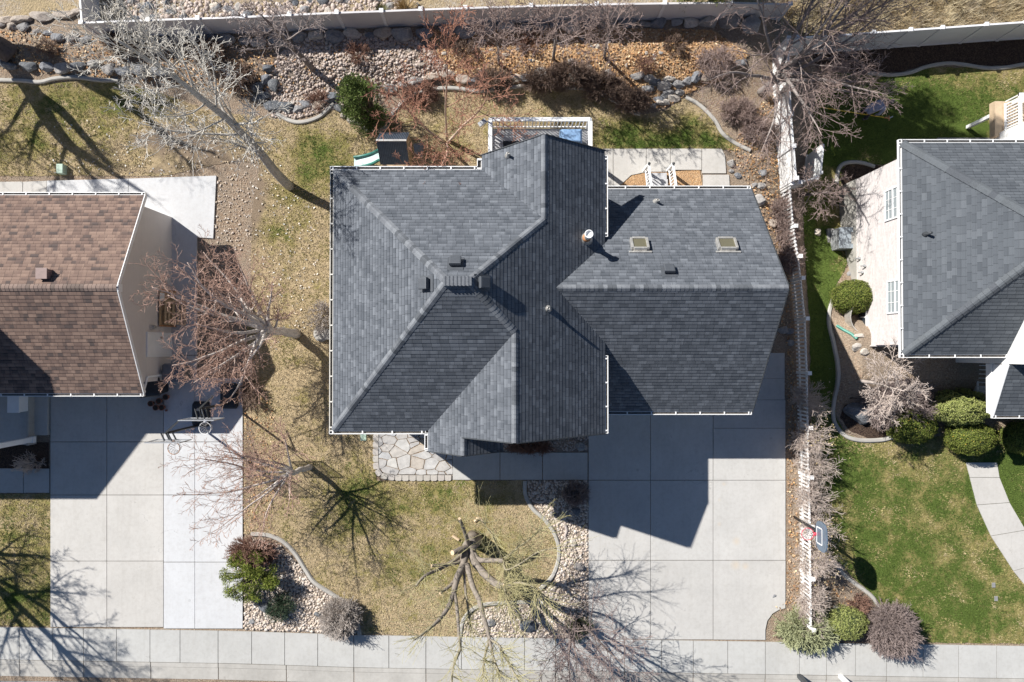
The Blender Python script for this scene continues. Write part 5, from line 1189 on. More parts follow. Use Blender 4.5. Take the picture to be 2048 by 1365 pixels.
# two large trees whose crowns are outside the photo but whose shadows reach into it
def massive():
    SH = lambda px, py, z: Vector(((px - 1024) * K - z, (700 - py) * K + .73 * z, z))
    base = G(24, 112); root = thing('bare_tree', 'massive dark trunked tree at the top left corner throwing a broad shadow', 'tree', base); r = random.Random(22); paths = []
    st = SH(30, 118, .6)
    L1 = [base - Vector((0, 0, .1)), st, SH(62, 182, 2), SH(95, 240, 3.3), SH(132, 286, 4.5), SH(168, 312, 5.6), SH(215, 340, 7), SH(300, 395, 9)]
    L2 = [st, SH(72, 118, 1.9), SH(132, 140, 3.1), SH(186, 172, 4.2), SH(240, 202, 5.2), SH(292, 238, 6.2), SH(350, 282, 7.4), SH(430, 306, 9)]
    W = [(L1, .46, .06, 0), (L2, .34, .05, 0), ([L1[2], SH(120, 222, 3.6), SH(158, 262, 5), SH(190, 300, 6), SH(222, 336, 7)], .22, .08, 1), ([L1[3], SH(72, 252, 3.8), SH(62, 290, 4.6), SH(57, 330, 5.4)], .12, .03, 1), ([L1[4], SH(124, 312, 5), SH(114, 350, 5.8), SH(108, 400, 6.6)], .10, .03, 1),
         ([L1[4], SH(150, 306, 5), SH(165, 335, 5.8), SH(195, 365, 6.8)], .12, .04, 1), ([L2[3], SH(240, 178, 5), SH(300, 202, 6.4), SH(340, 212, 7.4)], .14, .03, 1), ([L2[4], SH(285, 205, 6), SH(320, 222, 7)], .1, .03, 1), ([L1[2], SH(40, 215, 3), SH(10, 262, 4), SH(-20, 275, 5)], .1, .03, 1), ([L2[5], SH(350, 300, 7.6), SH(400, 345, 9)], .08, .03, 1)]
    s2 = spec(nch=(0, 5, 4, 3), t0=(.2, .2, .2, .2), rmin=.008, maxl=4)
    for pts, r0, r1, lv in W:
        q = [Vector(x) for x in catmull([tuple(p) for p in pts], 5)]; n = len(q); rad = [r0 + (r1 - r0) * i / (n - 1) for i in range(n)]; paths.append((q, rad, 0 if lv == 0 else 1))
        for k in range(9):
            f = r.uniform(.45, 1) * (n - 1); i = min(n - 2, int(f)); d = ((q[i + 1] - q[i]).normalized() + rv(r) * .5).normalized(); grow(paths, q[i], d, r.uniform(.8, 2.2), .03, 2, s2, r)
    put_tree(root, paths, B['dark'], 0, .05)
massive()
tree('bare_tree', 'big bare tree beyond the left edge whose shadow crosses the sidewalk', 'tree', (-190, 1030), 8.8, .24, 'dark', 23, spec(nch=(14, 9, 7, 5), t0=(.2, .15, .12, .12), ang=(58, 44, 40, 38), lr=(.62, .52, .52, .52), rmin=.0075, cr=(.6, .55, .6, .65)), twig_r=.05)

# the heavily pruned willow in the front lawn, limb by limb
def pruned():
    base = G(948, 1078); root = thing('pruned_willow', 'heavily pruned willow with sawn limbs in the front lawn', 'tree', base); r = random.Random(31); paths = []
    top = P(938, 1094, 1.75); m = MB()
    tr = [base - Vector((0, 0, .1)), base.lerp(top, .35) + Vector((.03, .02, 0)), base.lerp(top, .7), top + Vector((.02, 0, .1))]
    trunk = MB(); rr = [.40, .31, .29, .30]; trunk.tube(tr, rr, 10, True, [0] * 4); trunk.build('trunk', B['willow'], root, True)
    L_ = [  # list of (px, py, z) and start, end radius, sawn end
      ([(938, 1092, 1.7), (930, 1066, 2.5), (919, 1038, 3.1)], .11, .07, 1), ([(936, 1094, 1.7), (922, 1100, 2.1), (905, 1106, 2.5)], .19, .12, 1),
      ([(934, 1098, 1.6), (908, 1122, 2.1), (880, 1138, 2.9), (850, 1152, 3.5), (832, 1172, 4.0)], .12, .05, 0), ([(936, 1112, 1.8), (915, 1126, 2.3), (890, 1130, 2.8), (863, 1132, 3.3)], .09, .06, 1),
      ([(930, 1104, 1.8), (926, 1131, 2.3), (914, 1157, 3.0), (908, 1182, 3.5), (898, 1212, 4.3), (880, 1238, 4.9), (856, 1260, 5.5), (826, 1282, 6.0)], .20, .03, 0),
      ([(908, 1182, 3.5), (914, 1217, 4.3), (918, 1273, 5.2), (920, 1300, 5.7), (907, 1331, 6.2), (903, 1372, 6.7)], .09, .03, 0),
      ([(914, 1157, 3.0), (900, 1172, 3.3), (880, 1187, 3.7)], .09, .06, 1), ([(928, 1135, 2.4), (931, 1184, 3.2), (936, 1215, 3.7), (941, 1247, 4.3)], .075, .03, 0),
      ([(934, 1130, 2.3), (945, 1172, 3.1), (959, 1202, 3.7), (966, 1232, 4.4), (974, 1258, 5.0), (979, 1280, 5.5)], .14, .085, 0), ([(979, 1280, 5.5), (969, 1316, 6.2), (966, 1356, 6.8)], .06, .025, 0), ([(979, 1280, 5.5), (986, 1311, 6.2), (1000, 1352, 7.0)], .07, .03, 0), ([(979, 1280, 5.5), (997, 1290, 5.8), (1010, 1315, 6.4), (1037, 1362, 7.1)], .06, .025, 0),
      ([(941, 1098, 1.7), (946, 1118, 1.9), (964, 1143, 2.2), (991, 1167, 2.6), (1010, 1173, 2.9)], .20, .15, 1), ([(942, 1096, 1.7), (956, 1119, 1.9), (980, 1121, 2.2), (1008, 1122, 2.5)], .14, .10, 0),
      ([(1008, 1122, 2.5), (1030, 1100, 3.0), (1060, 1078, 3.6), (1084, 1056, 4.0)], .05, .015, 0), ([(1008, 1122, 2.5), (1012, 1140, 3.0), (1040, 1128, 3.4), (1075, 1105, 3.9), (1112, 1096, 4.3)], .05, .015, 0), ([(1010, 1173, 2.9), (1040, 1166, 3.2), (1072, 1178, 3.5), (1092, 1200, 3.8)], .07, .025, 0),
      ([(1008, 1122, 2.5), (995, 1095, 3.2), (984, 1070, 3.9), (962, 1040, 4.5)], .04, .012, 0), ([(1010, 1173, 2.9), (1012, 1190, 3.4), (1020, 1215, 4.0)], .05, .02, 0)]
    ts = spec(seg=(.3, .25, .2, .16, .12), nch=(0, 5, 4, 3), t0=(.2, .15, .15, .15), ang=(45, 36, 36, 36), lr=(.5, .6, .55, .5), rmin=.0045, trop=(.03, -.02, -.03, -.03, -.03), maxl=3)
    for pts, r0, r1, cut in L_:
        q = [P(*p) for p in pts]; q = [Vector(x) for x in catmull([p[:] for p in q], 4)]; n = len(q); rad = [.84 * (r0 + (r1 - r0) * i / (n - 1)) * (1 + r.uniform(-.10, .10)) for i in range(n)]
        lb = MB(); lb.tube(q, rad, 8 if r0 > .1 else 6, True, [0.0 if x > .05 else .25 for x in rad]); o = lb.build('limb', B['willow'], root, True)
        if cut:
            d = (q[-1] - q[-2]).normalized(); c = MB(); c.tube([q[-1] - d * .01, q[-1] + d * .012], [r1 * .84, r1 * .82], 10); c.build('sawn_end', M['sawn'], o)
        k = 22 if r1 < .06 else 9
        if r1 <= .03: k = 30
        if cut and r1 > .1 and len(pts) < 5: k = 0
        if len(pts) == 5 and cut: k = 14
        for _ in range(k):
            f = r.uniform(.35 if not cut else .6, 1.0) * (n - 1); i = min(n - 2, int(f)); s0 = q[i].lerp(q[i + 1], f - i); dd = (q[i + 1] - q[i]).normalized() + rv(r) * .75; dd.z += .1; dd.normalize()
            grow(paths, s0, dd, r.uniform(.5, 1.5), .014, 2, ts, r)
    # dense suckers round the big right hand stub
    for c, n_ in ((P(1010, 1170, 2.9), 45), (P(1008, 1122, 2.5), 40)):
        for _ in range(n_):
            a = r.uniform(-2.2, 1.1); e = r.uniform(-.25, 1.0); dd = Vector((math.cos(a) * math.cos(e), math.sin(a) * math.cos(e), math.sin(e))); grow(paths, c + rv(r) * .06, dd, r.uniform(.6, 1.7), .014, 2, ts, r)
    put_tree(root, paths, B['willow'], -1, .012, 'twigs')
M['sawn'] = plain('sawn_wood', (.66, .50, .33), .8, .12, 14)
pruned()

# twiggy mounds
def mound(name, label, px, rx, ry, H, mat, seed, stems=90, s=None, cat='shrub', z0=0, lean=(0, 0), group=None):
    p = G(*px); root = thing(name, label, cat, p, group); r = random.Random(seed); paths = []
    s = s or spec(seg=(.22, .16, .12, .1, .1), nch=(7, 5, 3), t0=(.3, .2, .2), ang=(30, 34, 36), lr=(.5, .5, .5), rmin=.0065, maxl=2, wob=(.09, .13, .16, .2, .2), trop=(.02, .03, .02, .02, .02))
    for k in range(stems):
        a = r.uniform(0, 6.283); q = math.sqrt(r.random()); e = math.acos(1 - r.random() ** .8 * .97)
        tip = Vector((math.cos(a) * math.sin(e) * rx + lean[0], math.sin(a) * math.sin(e) * ry + lean[1], math.cos(e) * H * r.uniform(.85, 1.08) + .12))
        b0 = Vector((math.cos(a) * rx * .18 * q, math.sin(a) * ry * .18 * q, 0)); d = tip - b0
        grow(paths, p + b0, d.normalized(), d.length * r.uniform(.85, 1.05), .012, 0, s, r)
    put_tree(root, paths, B[mat], -1, .02, 'twigs'); return root
mound('twiggy_shrub', 'red brown bare shrub at the top of the corner gravel bed', (510, 1100), 1.02, .68, 1.05, 'redtwig', 41, 120)
mound('twiggy_shrub', 'grey dried shrub mound at the sidewalk end of the corner bed', (686, 1230), .82, .82, 1.0, 'greytwig', 42, 300)
mound('twiggy_shrub', 'large mauve grey bare shrub mound overhanging the right sidewalk', (1770, 1250), .98, 1.05, 1.4, 'purpletwig', 43, 420)
mound('twiggy_shrub', 'dark bare hedge shrub below the rock wall, left part', (985, 168), .9, .45, .85, 'brown', 44, 110)
mound('twiggy_shrub', 'dark bare shrub growing over the curved kerb behind the deck', (1085, 168), .95, .5, 1.0, 'brown', 45, 130)
mound('twiggy_shrub', 'dark bare shrub in the middle of the rear hedge row', (1140, 160), 1.0, .6, 1.1, 'brown', 46, 160)
mound('twiggy_shrub', 'dark bare shrub beside the tumbled rock pile, upper one', (1205, 180), .9, .6, .95, 'brown', 47, 130)
mound('twiggy_shrub', 'dark bare shrub at the lawn end of the rear hedge row', (1262, 208), .85, .55, .9, 'brown', 48, 130)
mound('twiggy_shrub', 'thin upright red twigs on the orange leaf bed', (1290, 138), .5, .35, 1.1, 'redtwig', 49, 26)
mound('twiggy_shrub', 'mauve brown bare shrub below the weeping tree', (1790, 812), 1.5, 1.0, 1.2, 'purpletwig', 50, 260)
mound('twiggy_shrub', 'reddish barberry shrub under the front gable', (1060, 892), .9, .3, .6, 'redtwig', 51, 110)
mound('twiggy_shrub', 'dark shaded bare shrub in the gravel beside the driveway', (1150, 985), .55, .5, .7, 'purpletwig', 52, 130)
mound('twiggy_shrub', 'thin grey shrub in the dark planter beside the left porch', (72, 925), .55, .45, .9, 'tan', 53, 30)
mound('twiggy_shrub', 'wispy grey green shrub against the left eave of the grey house', (648, 632), .5, .75, 1.1, 'greytwig', 54, 40)
mound('twiggy_shrub', 'small dry shrub under the left birch beside the drive', (505, 790), .5, .7, .55, 'brown', 55, 60)
mound('twiggy_shrub', 'brown bare shrub in the bed by the fence corner', (1712, 1205), .55, .5, .4, 'redtwig', 56, 60)
FS = spec(seg=(.25, .18, .14, .1, .1), nch=(7, 6, 3), t0=(.25, .2, .2), ang=(38, 40, 40), lr=(.6, .55, .5), rmin=.006, maxl=2, wob=(.12, .16, .2, .2, .2))
for i, (py, rr_, hh, lb) in enumerate(((800, .55, 1.5, 'pale bare shrub pushing through the picket fence beside the shaded boulder bed'), (872, .55, 1.7, 'yellow leaved bare shrub pushing through the picket fence just below the driveway shadow'), (930, .6, 1.6, 'pale tangled shrub on the fence level with the sunny top of the driveway'), (985, .6, 1.6, 'pale tangled shrub on the fence just above the red basketball hoop'), (1050, .55, 1.8, 'yellow leaved shrub on the fence behind the red basketball hoop'), (1110, .6, 1.7, 'yellow leaved shrub on the fence just below the red basketball hoop'), (1185, .55, 1.4, 'pale bare shrub at the lower end of the picket fence'), (1232, .5, 1.1, 'low pale bare shrub beside the last picket fence post'))):
    mound('fence_shrub', lb, (1612 if i > 1 else 1604, py), rr_, .62, hh, 'tan', 60 + i, 42, FS, group='bare shrubs along the picket fence')
for i, (px, py, lb) in enumerate(((1560, 430, 'tangled pale shrub beside the top of the picket fence'), (1574, 520, 'dense pale twigs hiding the kink of the picket fence'), (1568, 470, 'pale bare shrub between the garage and the upper picket fence'))):
    mound('fence_shrub', lb, (px, py), .5, .7, .9, 'maple', 70 + i, 55, FS, group='bare shrubs along the picket fence')
for i, (px, py, lb) in enumerate(((1430, 130, 'low twiggy brush at the right end of the tan leaf bed'), (1470, 225, 'low twiggy brush on the leafy slope left of the side fence'), (1515, 265, 'low twiggy brush close to the white side fence'), (250, 90, 'low tangled brush above the left rock row'), (420, 110, 'low tangled brush under the pale tree crown'), (480, 160, 'low brush beside the dark boulder cluster'), (840, 190, 'low reddish brush behind the green bush'))):
    mound('brush', lb, (px, py), .8, .6, .6, 'redtwig' if i == 6 else 'maple' if i < 3 else 'brown', 80 + i, 60, FS, group='low bare brush on the back slope')

# leafy things: clouds of small leaves over a dark stem frame
def leaf_quads(C, N, size, aspect, cols, r, jit=.5):
    """C centres (n,3), N outward normals (n,3) -> verts, faces, colours of small leaf faces"""
    n = len(C); Nn = N + r.normal(0, jit, (n, 3)); Nn /= np.linalg.norm(Nn, axis=1)[:, None] + 1e-9
    t = np.cross(Nn, r.normal(0, 1, (n, 3))); t /= np.linalg.norm(t, axis=1)[:, None] + 1e-9; b = np.cross(Nn, t); s = size * r.uniform(.6, 1.3, n)[:, None]
    V = np.stack([C - t * s, C - b * s * aspect, C + t * s, C + b * s * aspect], 1); cols = np.array(cols); c = cols[r.integers(0, len(cols), n)] * r.uniform(.7, 1.2, (n, 1))
    return V.reshape(-1, 3), np.arange(n * 4).reshape(-1, 4), np.repeat(c, 4, 0)
def clipped_bush(label, px, rx, ry, H, cols, seed, size=.028, z0=None, lumps=.11, group='clipped round bushes of the right hand house', berries=0, n=None, name='clipped_bush'):
    p = G(*px); root = thing(name, label, 'bush', p, group); r = np.random.default_rng(seed); n = n or int(5200 * (rx * ry + rx * H) / 1.0)
    u = r.normal(0, 1, (n, 3)); u[:, 2] = np.abs(u[:, 2]) * 1.1 - .25; u /= np.linalg.norm(u, axis=1)[:, None]
    lm = np.array([noise.noise(Vector(tuple(q * 3.2)) + Vector((seed, 0, 0))) + .6 * noise.noise(Vector(tuple(q * 8)) + Vector((seed, 3, 0))) for q in u])
    rad = (1 + lumps * lm) * (1 - .16 * r.random(n) ** 2); sc = np.array([rx, ry, H * .62]); C = u * sc * rad[:, None]; C[:, 2] += H * .42
    N = u / sc; N /= np.linalg.norm(N, axis=1)[:, None]
    V, Fc, col = leaf_quads(C, N, size, .55, cols, r, .55)
    np_mesh('foliage', V, Fc, M['leafy'], root, col)
    m = MB(); rr = random.Random(seed)
    for k in range(14):
        a = rr.uniform(0, 6.28); e = rr.uniform(.2, 1.3); t = Vector((math.cos(a) * math.sin(e) * rx * .8, math.sin(a) * math.sin(e) * ry * .8, math.cos(e) * H * .55 + H * .35)); m.tube([p, p + t * .5 + Vector((0, 0, .1)), p + t], [.03, .02, .008], 4, True, [0, .3, 1])
    m.build('stem', B['dark'], root)
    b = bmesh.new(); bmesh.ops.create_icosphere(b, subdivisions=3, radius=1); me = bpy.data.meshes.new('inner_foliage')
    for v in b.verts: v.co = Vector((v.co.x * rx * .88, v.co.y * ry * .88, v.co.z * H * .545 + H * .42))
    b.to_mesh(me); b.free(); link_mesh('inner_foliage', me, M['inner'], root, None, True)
    if berries:
        q = r.choice(len(C), berries); V, Fc, col = leaf_quads(C[q] * 1.015, N[q], .02, .8, [(.65, .42, .06), (.75, .55, .12)], r, .2); np_mesh('yellow_leaves', V, Fc, M['leafy'], root, col)
    return root
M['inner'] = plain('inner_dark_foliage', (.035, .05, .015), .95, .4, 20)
OLIVE = [(.13, .17, .03), (.18, .21, .045), (.10, .135, .022), (.22, .235, .06)]
LIME = [(.32, .35, .11), (.38, .40, .15), (.25, .29, .08)]
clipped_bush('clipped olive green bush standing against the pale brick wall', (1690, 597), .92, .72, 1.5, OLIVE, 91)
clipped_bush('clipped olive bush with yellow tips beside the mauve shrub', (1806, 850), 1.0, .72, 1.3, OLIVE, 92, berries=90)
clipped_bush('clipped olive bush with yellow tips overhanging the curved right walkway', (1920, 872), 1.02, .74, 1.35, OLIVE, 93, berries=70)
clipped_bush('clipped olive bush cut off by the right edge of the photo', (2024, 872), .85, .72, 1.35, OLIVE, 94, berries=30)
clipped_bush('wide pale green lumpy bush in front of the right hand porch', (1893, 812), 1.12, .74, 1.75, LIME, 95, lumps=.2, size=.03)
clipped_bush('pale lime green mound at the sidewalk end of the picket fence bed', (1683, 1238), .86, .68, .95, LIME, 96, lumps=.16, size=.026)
def conifer_bush(name, label, px, clumps, cols, seed, n=260, size=.05, cr=.3, aspect=.2, trunk=.06, cat='shrub', group=None):
    """clumps: (dx, dy, z, radius) about the base, each a spray of needles, on limbs from the base"""
    p = G(*px); root = thing(name, label, cat, p, group); r = np.random.default_rng(seed); rr = random.Random(seed); Vs = []; Cs = []
    m = MB()
    for dx, dy, z, q in clumps:
        c = p + Vector((dx, dy, z)); mid = p.lerp(c, .55) + Vector((0, 0, .12)); m.tube([p + Vector((dx * .05, dy * .05, -.05)), mid, c], [trunk, trunk * .6, trunk * .25], 5, True, [0, .2, .6])
        k = int(n * (q / .3) ** 2); u = r.normal(0, 1, (k, 3)); u[:, 2] *= .8; u /= np.linalg.norm(u, axis=1)[:, None]; rad = q * r.random(k) ** .45 * (1 + .35 * np.array([noise.noise(Vector(tuple(w * 2.5)) + c) for w in u]))
        C = np.array((c - p)[:]) + u * rad[:, None]; V, Fc, col = leaf_quads(C, np.cross(u, r.normal(0, 1, (k, 3))), size, aspect, cols, r, .3); Vs.append(V); Cs.append(col)
    m.build('trunk', B['dark'], root); V = np.concatenate(Vs); C = np.concatenate(Cs); np_mesh('crown', V, np.arange(len(V)).reshape(-1, 4), M['leafy'], root, C); return root
rr = random.Random(5); cl = []
for k in range(46):
    a = rr.uniform(0, 6.28); q = .95 * math.sqrt(rr.random()); cl.append((q * math.cos(a) * 1.12 - .1, q * math.sin(a) * 1.02 + .05, 1.3 - q * .55 + rr.uniform(-.25, .15), rr.uniform(.16, .25)))
cl += [(.95, -.05, 1.0, .3), (1.1, -.1, .9, .22), (.85, -.2, .85, .22)]
conifer_bush('mugo_pine', 'dark green spreading pine beside the white driveway', (514, 1146), cl, [(.20, .25, .045), (.27, .32, .06), (.13, .18, .03), (.34, .36, .09)], 101, 420, .055, cat='pine')
cl = []
for k in range(22): a = rr.uniform(0, 6.28); q = .55 * math.sqrt(rr.random()); cl.append((q * math.cos(a) * 1.1, q * math.sin(a), .25 + .3 * rr.random(), .24))
conifer_bush('juniper', 'low blue green juniper in the corner gravel bed', (566, 1206), cl, [(.055, .085, .05), (.08, .115, .065), (.04, .065, .04)], 102, 420, .04)
cl = []
for k in range(60):
    z = rr.uniform(.5, 3.7); q = 1.05 * math.sqrt(rr.random()) * (1 - abs(z - 1.7) / 3.0); a = rr.uniform(0, 6.28); cl.append((q * math.cos(a) - .15, q * math.sin(a), z, rr.uniform(.26, .4)))
conifer_bush('evergreen_bush', 'bright green feathery evergreen bush behind the play tower', (752, 242), cl, [(.10, .15, .035), (.15, .20, .05), (.20, .25, .075), (.07, .11, .025)], 103, 240, .06, cat='bush')
cl = []
for k in range(18): a = rr.uniform(0, 6.28); q = .45 * math.sqrt(rr.random()); cl.append((q * math.cos(a), q * math.sin(a), .2 + .35 * rr.random(), .2))
conifer_bush('low_evergreen', 'small dark green shrub hidden under the purple twigged tree', (1160, 1252), cl, [(.06, .08, .025), (.09, .11, .04)], 104, 300, .04)
cl = []
for k in range(150):
    z = rr.uniform(2.0, 11.2); q = 2.7 * math.sqrt(max(.02, 1 - ((z - 6.2) / 5.6) ** 2)) * math.sqrt(rr.random()); a = rr.uniform(0, 6.28); cl.append((q * math.cos(a), q * math.sin(a), z, rr.uniform(.35, .6)))
for k in range(16): cl.append((rr.uniform(-2.1, -.1), rr.uniform(-1.75, -1.0), rr.uniform(.9, 1.6), rr.uniform(.28, .42)))
conifer_bush('tall_pine', 'tall yellow green pine at the top edge above the back fence', (1440, -48), cl, [(.24, .27, .06), (.17, .2, .045), (.30, .31, .09)], 105, 105, .12, aspect=.14, trunk=.1, cat='tree')
# broom: green grey arching stems
B['broom'] = bark('broom_stems', (.50, .48, .38), (.42, .44, .25))
mound('broom_shrub', 'green grey arching broom shrub at the sidewalk end of the picket fence', (1606, 1252), 1.15, .85, 1.15, 'broom', 57, 170, spec(seg=(.22, .16, .12, .1, .1), nch=(8, 5, 3), t0=(.3, .2, .2), ang=(24, 28, 30), lr=(.5, .5, .5), rmin=.009, maxl=2, wob=(.06, .08, .1, .2, .2), trop=(-.02, -.02, -.02, 0, 0)))
def tuft(label, px, cols, n, ln, seed):
    p = G(*px); r = np.random.default_rng(seed); a = r.uniform(0, 6.28, n); e = r.uniform(.1, 1.2, n); l = ln * r.uniform(.6, 1.1, n); V = np.zeros((n, 4, 3)); c = np.array(cols)[r.integers(0, len(cols), n)] * r.uniform(.7, 1.2, (n, 1))
    d = np.stack([np.cos(a) * np.sin(e), np.sin(a) * np.sin(e), np.cos(e)], 1) * l[:, None]; sd = np.stack([-np.sin(a), np.cos(a), 0 * a], 1) * .012; b = d * .08 * np.array([1, 1, 0])
    V[:, 0] = b - sd; V[:, 1] = b + sd; V[:, 2] = d + sd * .3; V[:, 3] = d - sd * .3
    o = np_mesh('grass_tuft', V.reshape(-1, 3), np.arange(n * 4).reshape(-1, 4), M['blade'], None, np.repeat(c, 4, 0), p); return tag(o, label, 'grass tuft')
tuft('tall tan grass tuft behind the back fence', (812, 22), [(.45, .33, .17), (.55, .42, .24)], 420, .75, 1)
tuft('low dull green tuft in the rubble behind the back fence', (765, 25), [(.13, .14, .06), (.2, .19, .09)], 300, .4, 2)
# yellow leaves on three of the fence shrubs
def spray(parent_name, cnt, seed):
    o = bpy.data.objects[parent_name]; r = np.random.default_rng(seed); p = o.location; C = r.normal(0, 1, (cnt, 3)) * np.array([.34, .4, .3]) + np.array([.25, 0, 1.15]); V, Fc, col = leaf_quads(C, r.normal(0, 1, (cnt, 3)), .035, .7, [(.62, .50, .26), (.70, .58, .34), (.5, .4, .2)], r, .5); np_mesh('dry_leaves', V, Fc, M['leafy'], o, col)
for nm, c in (('fence_shrub', 40), ('fence_shrub.001', 170), ('fence_shrub.004', 190), ('fence_shrub.005', 200)): spray(nm, c, c)

# ------------------------------------------------------------------ boulders
def rock_mesh(seed):
    r = random.Random(seed); b = bmesh.new(); bmesh.ops.create_icosphere(b, subdivisions=3, radius=1); pl = [(rv(r).normalized(), r.uniform(.55, .85)) for _ in range(9)]
    for v in b.verts:
        for n, d in pl:
            k = v.co.dot(n)
            if k > d: v.co -= n * (k - d)
        q = v.co.normalized(); v.co += q * (.09 * noise.noise(q * 2.1 + Vector((seed, 0, 0))) + .035 * noise.noise(q * 6 + Vector((seed, 5, 0))))
    me = bpy.data.meshes.new('boulder'); b.to_mesh(me); b.free(); return me
ROCK = {k: [rock_mesh(i * 7 + j) for i in range(5)] for j, k in enumerate(('rock', 'rock_warm', 'rock_dark', 'rock_white'))}
for k, l in ROCK.items():
    for me in l: me.materials.append(M[k])
ORD = 'first second third fourth fifth sixth seventh eighth ninth tenth eleventh twelfth thirteenth fourteenth fifteenth sixteenth seventeenth eighteenth nineteenth twentieth'.split()
def ordw(i):
    if i < 20: return ORD[i]
    t = {2: 'twenty', 3: 'thirty', 4: 'forty', 5: 'fifty'}[(i + 1) // 10]
    return (t + ' ' + ORD[(i + 1) % 10 - 1]) if (i + 1) % 10 else {30: 'thirtieth', 40: 'fortieth', 50: 'fiftieth'}[i + 1]
rk = random.Random(77)
def boulder(px, py, wpx, hpx, mat, label, group=None, ang=None, zf=.5):
    p = G(px, py); me = rk.choice(ROCK[mat]); o = bpy.data.objects.new('boulder', me); COL.objects.link(o); a, b = wpx * K * .55, hpx * K * .55
    o.scale = (a, b, min(a, b) * rk.uniform(.6, .85)); o.location = p + Vector((0, 0, min(a, b) * .25)); o.rotation_euler = (rk.uniform(-.2, .2), rk.uniform(-.2, .2), (ang if ang is not None else rk.uniform(-.25, .25)))
    tag(o, label, 'boulder', group); return o
COLW = {'rock': 'grey', 'rock_warm': 'tan', 'rock_dark': 'dark slate', 'rock_white': 'whitish'}
def rock_row(where, group, items):
    items = sorted(items, key=lambda t: t[0])
    for i, it in enumerate(items): boulder(it[0], it[1], it[2], it[3], it[4], '%s boulder, %s from the left %s' % (COLW[it[4]], ordw(i), where), group)
def auto_row(pts, smin, smax, mats, n=None):
    c = catmull(pts, 12); out = []; acc = 0; i = 0; nxt = 0
    for a, b in zip(c, c[1:]):
        L0 = math.hypot(b[0] - a[0], b[1] - a[1]); acc += L0
        if acc >= nxt:
            w_ = rk.uniform(smin, smax); out.append((b[0], b[1] + rk.uniform(-4, 4), w_, w_ * rk.uniform(.5, .8), rk.choice(mats))); nxt = acc + w_ * .95
    return out
rock_row('in the row along the back fence', 'boulders along the back fence', auto_row([(225, 82), (330, 78), (430, 80), (520, 82), (600, 75), (700, 70), (760, 68), (860, 66), (960, 62), (1030, 58), (1100, 54), (1180, 50), (1290, 47), (1380, 44), (1450, 46), (1530, 50)], 24, 44, ['rock', 'rock', 'rock_warm', 'rock_white']))
rock_row('in the row behind the left back lawn', 'boulders behind the left back lawn', auto_row([(-10, 126), (40, 132), (100, 138), (150, 130), (200, 128), (250, 146), (300, 140), (340, 150)], 26, 46, ['rock', 'rock_dark', 'rock']))
rock_row('in the upper left rock row', 'boulders in the upper left row', auto_row([(0, 52), (50, 58), (100, 70), (150, 78), (200, 86)], 18, 30, ['rock', 'rock_warm']))
rock_row('in the pale row at the top left corner', 'pale boulders at the top left corner', [(12, 42, 40, 16, 'rock_warm'), (45, 40, 42, 20, 'rock_warm'), (85, 36, 50, 22, 'rock_warm'), (130, 30, 50, 18, 'rock_warm'), (160, 24, 34, 16, 'rock_warm')])
rock_row('in the slate cluster beside the cobble bed', 'slate boulders beside the cobble bed', [(516, 176, 30, 24, 'rock_dark'), (532, 160, 24, 18, 'rock'), (548, 170, 22, 30, 'rock_dark'), (524, 196, 40, 22, 'rock_dark'), (545, 212, 34, 24, 'rock_dark'), (572, 214, 32, 24, 'rock_dark'), (538, 138, 24, 20, 'rock_dark'), (598, 220, 24, 16, 'rock'), (612, 208, 36, 16, 'rock'), (634, 210, 32, 18, 'rock_warm'), (664, 198, 30, 26, 'rock_dark')])
rock_row('in the curve beside the green bush', 'boulders beside the green bush', [(680, 216, 24, 18, 'rock_dark'), (690, 232, 16, 18, 'rock_warm'), (693, 212, 26, 24, 'rock_warm'), (706, 240, 24, 18, 'rock_white'), (709, 222, 24, 22, 'rock'), (724, 242, 20, 24, 'rock'), (732, 232, 16, 16, 'rock')])
rock_row('in the rock wall above the rear lawn', 'boulders of the rock wall above the rear lawn', auto_row([(775, 180), (800, 176), (830, 164), (870, 156), (910, 152), (940, 160), (990, 160), (1030, 158), (1080, 154), (1120, 152), (1170, 150), (1220, 152)], 24, 44, ['rock', 'rock_white', 'rock', 'rock_warm']))
rock_row('in the tumbled pile above the deck lawn', 'tumbled boulders above the deck lawn', [(1276, 152, 30, 16, 'rock'), (1300, 158, 26, 14, 'rock_white'), (1310, 166, 24, 16, 'rock'), (1326, 172, 34, 20, 'rock_white'), (1340, 158, 28, 12, 'rock_white'), (1332, 190, 30, 18, 'rock'), (1318, 200, 26, 16, 'rock'), (1326, 206, 28, 16, 'rock_white'), (1346, 198, 30, 16, 'rock_white'), (1294, 178, 26, 16, 'rock'), (1356, 170, 26, 16, 'rock'), (1372, 164, 24, 18, 'rock'), (1392, 156, 24, 22, 'rock'), (1410, 156, 24, 16, 'rock_warm'), (1430, 148, 28, 16, 'rock'), (1456, 136, 28, 14, 'rock_warm'), (1480, 126, 26, 16, 'rock'), (1308, 212, 18, 12, 'rock'), (1358, 186, 20, 14, 'rock')])
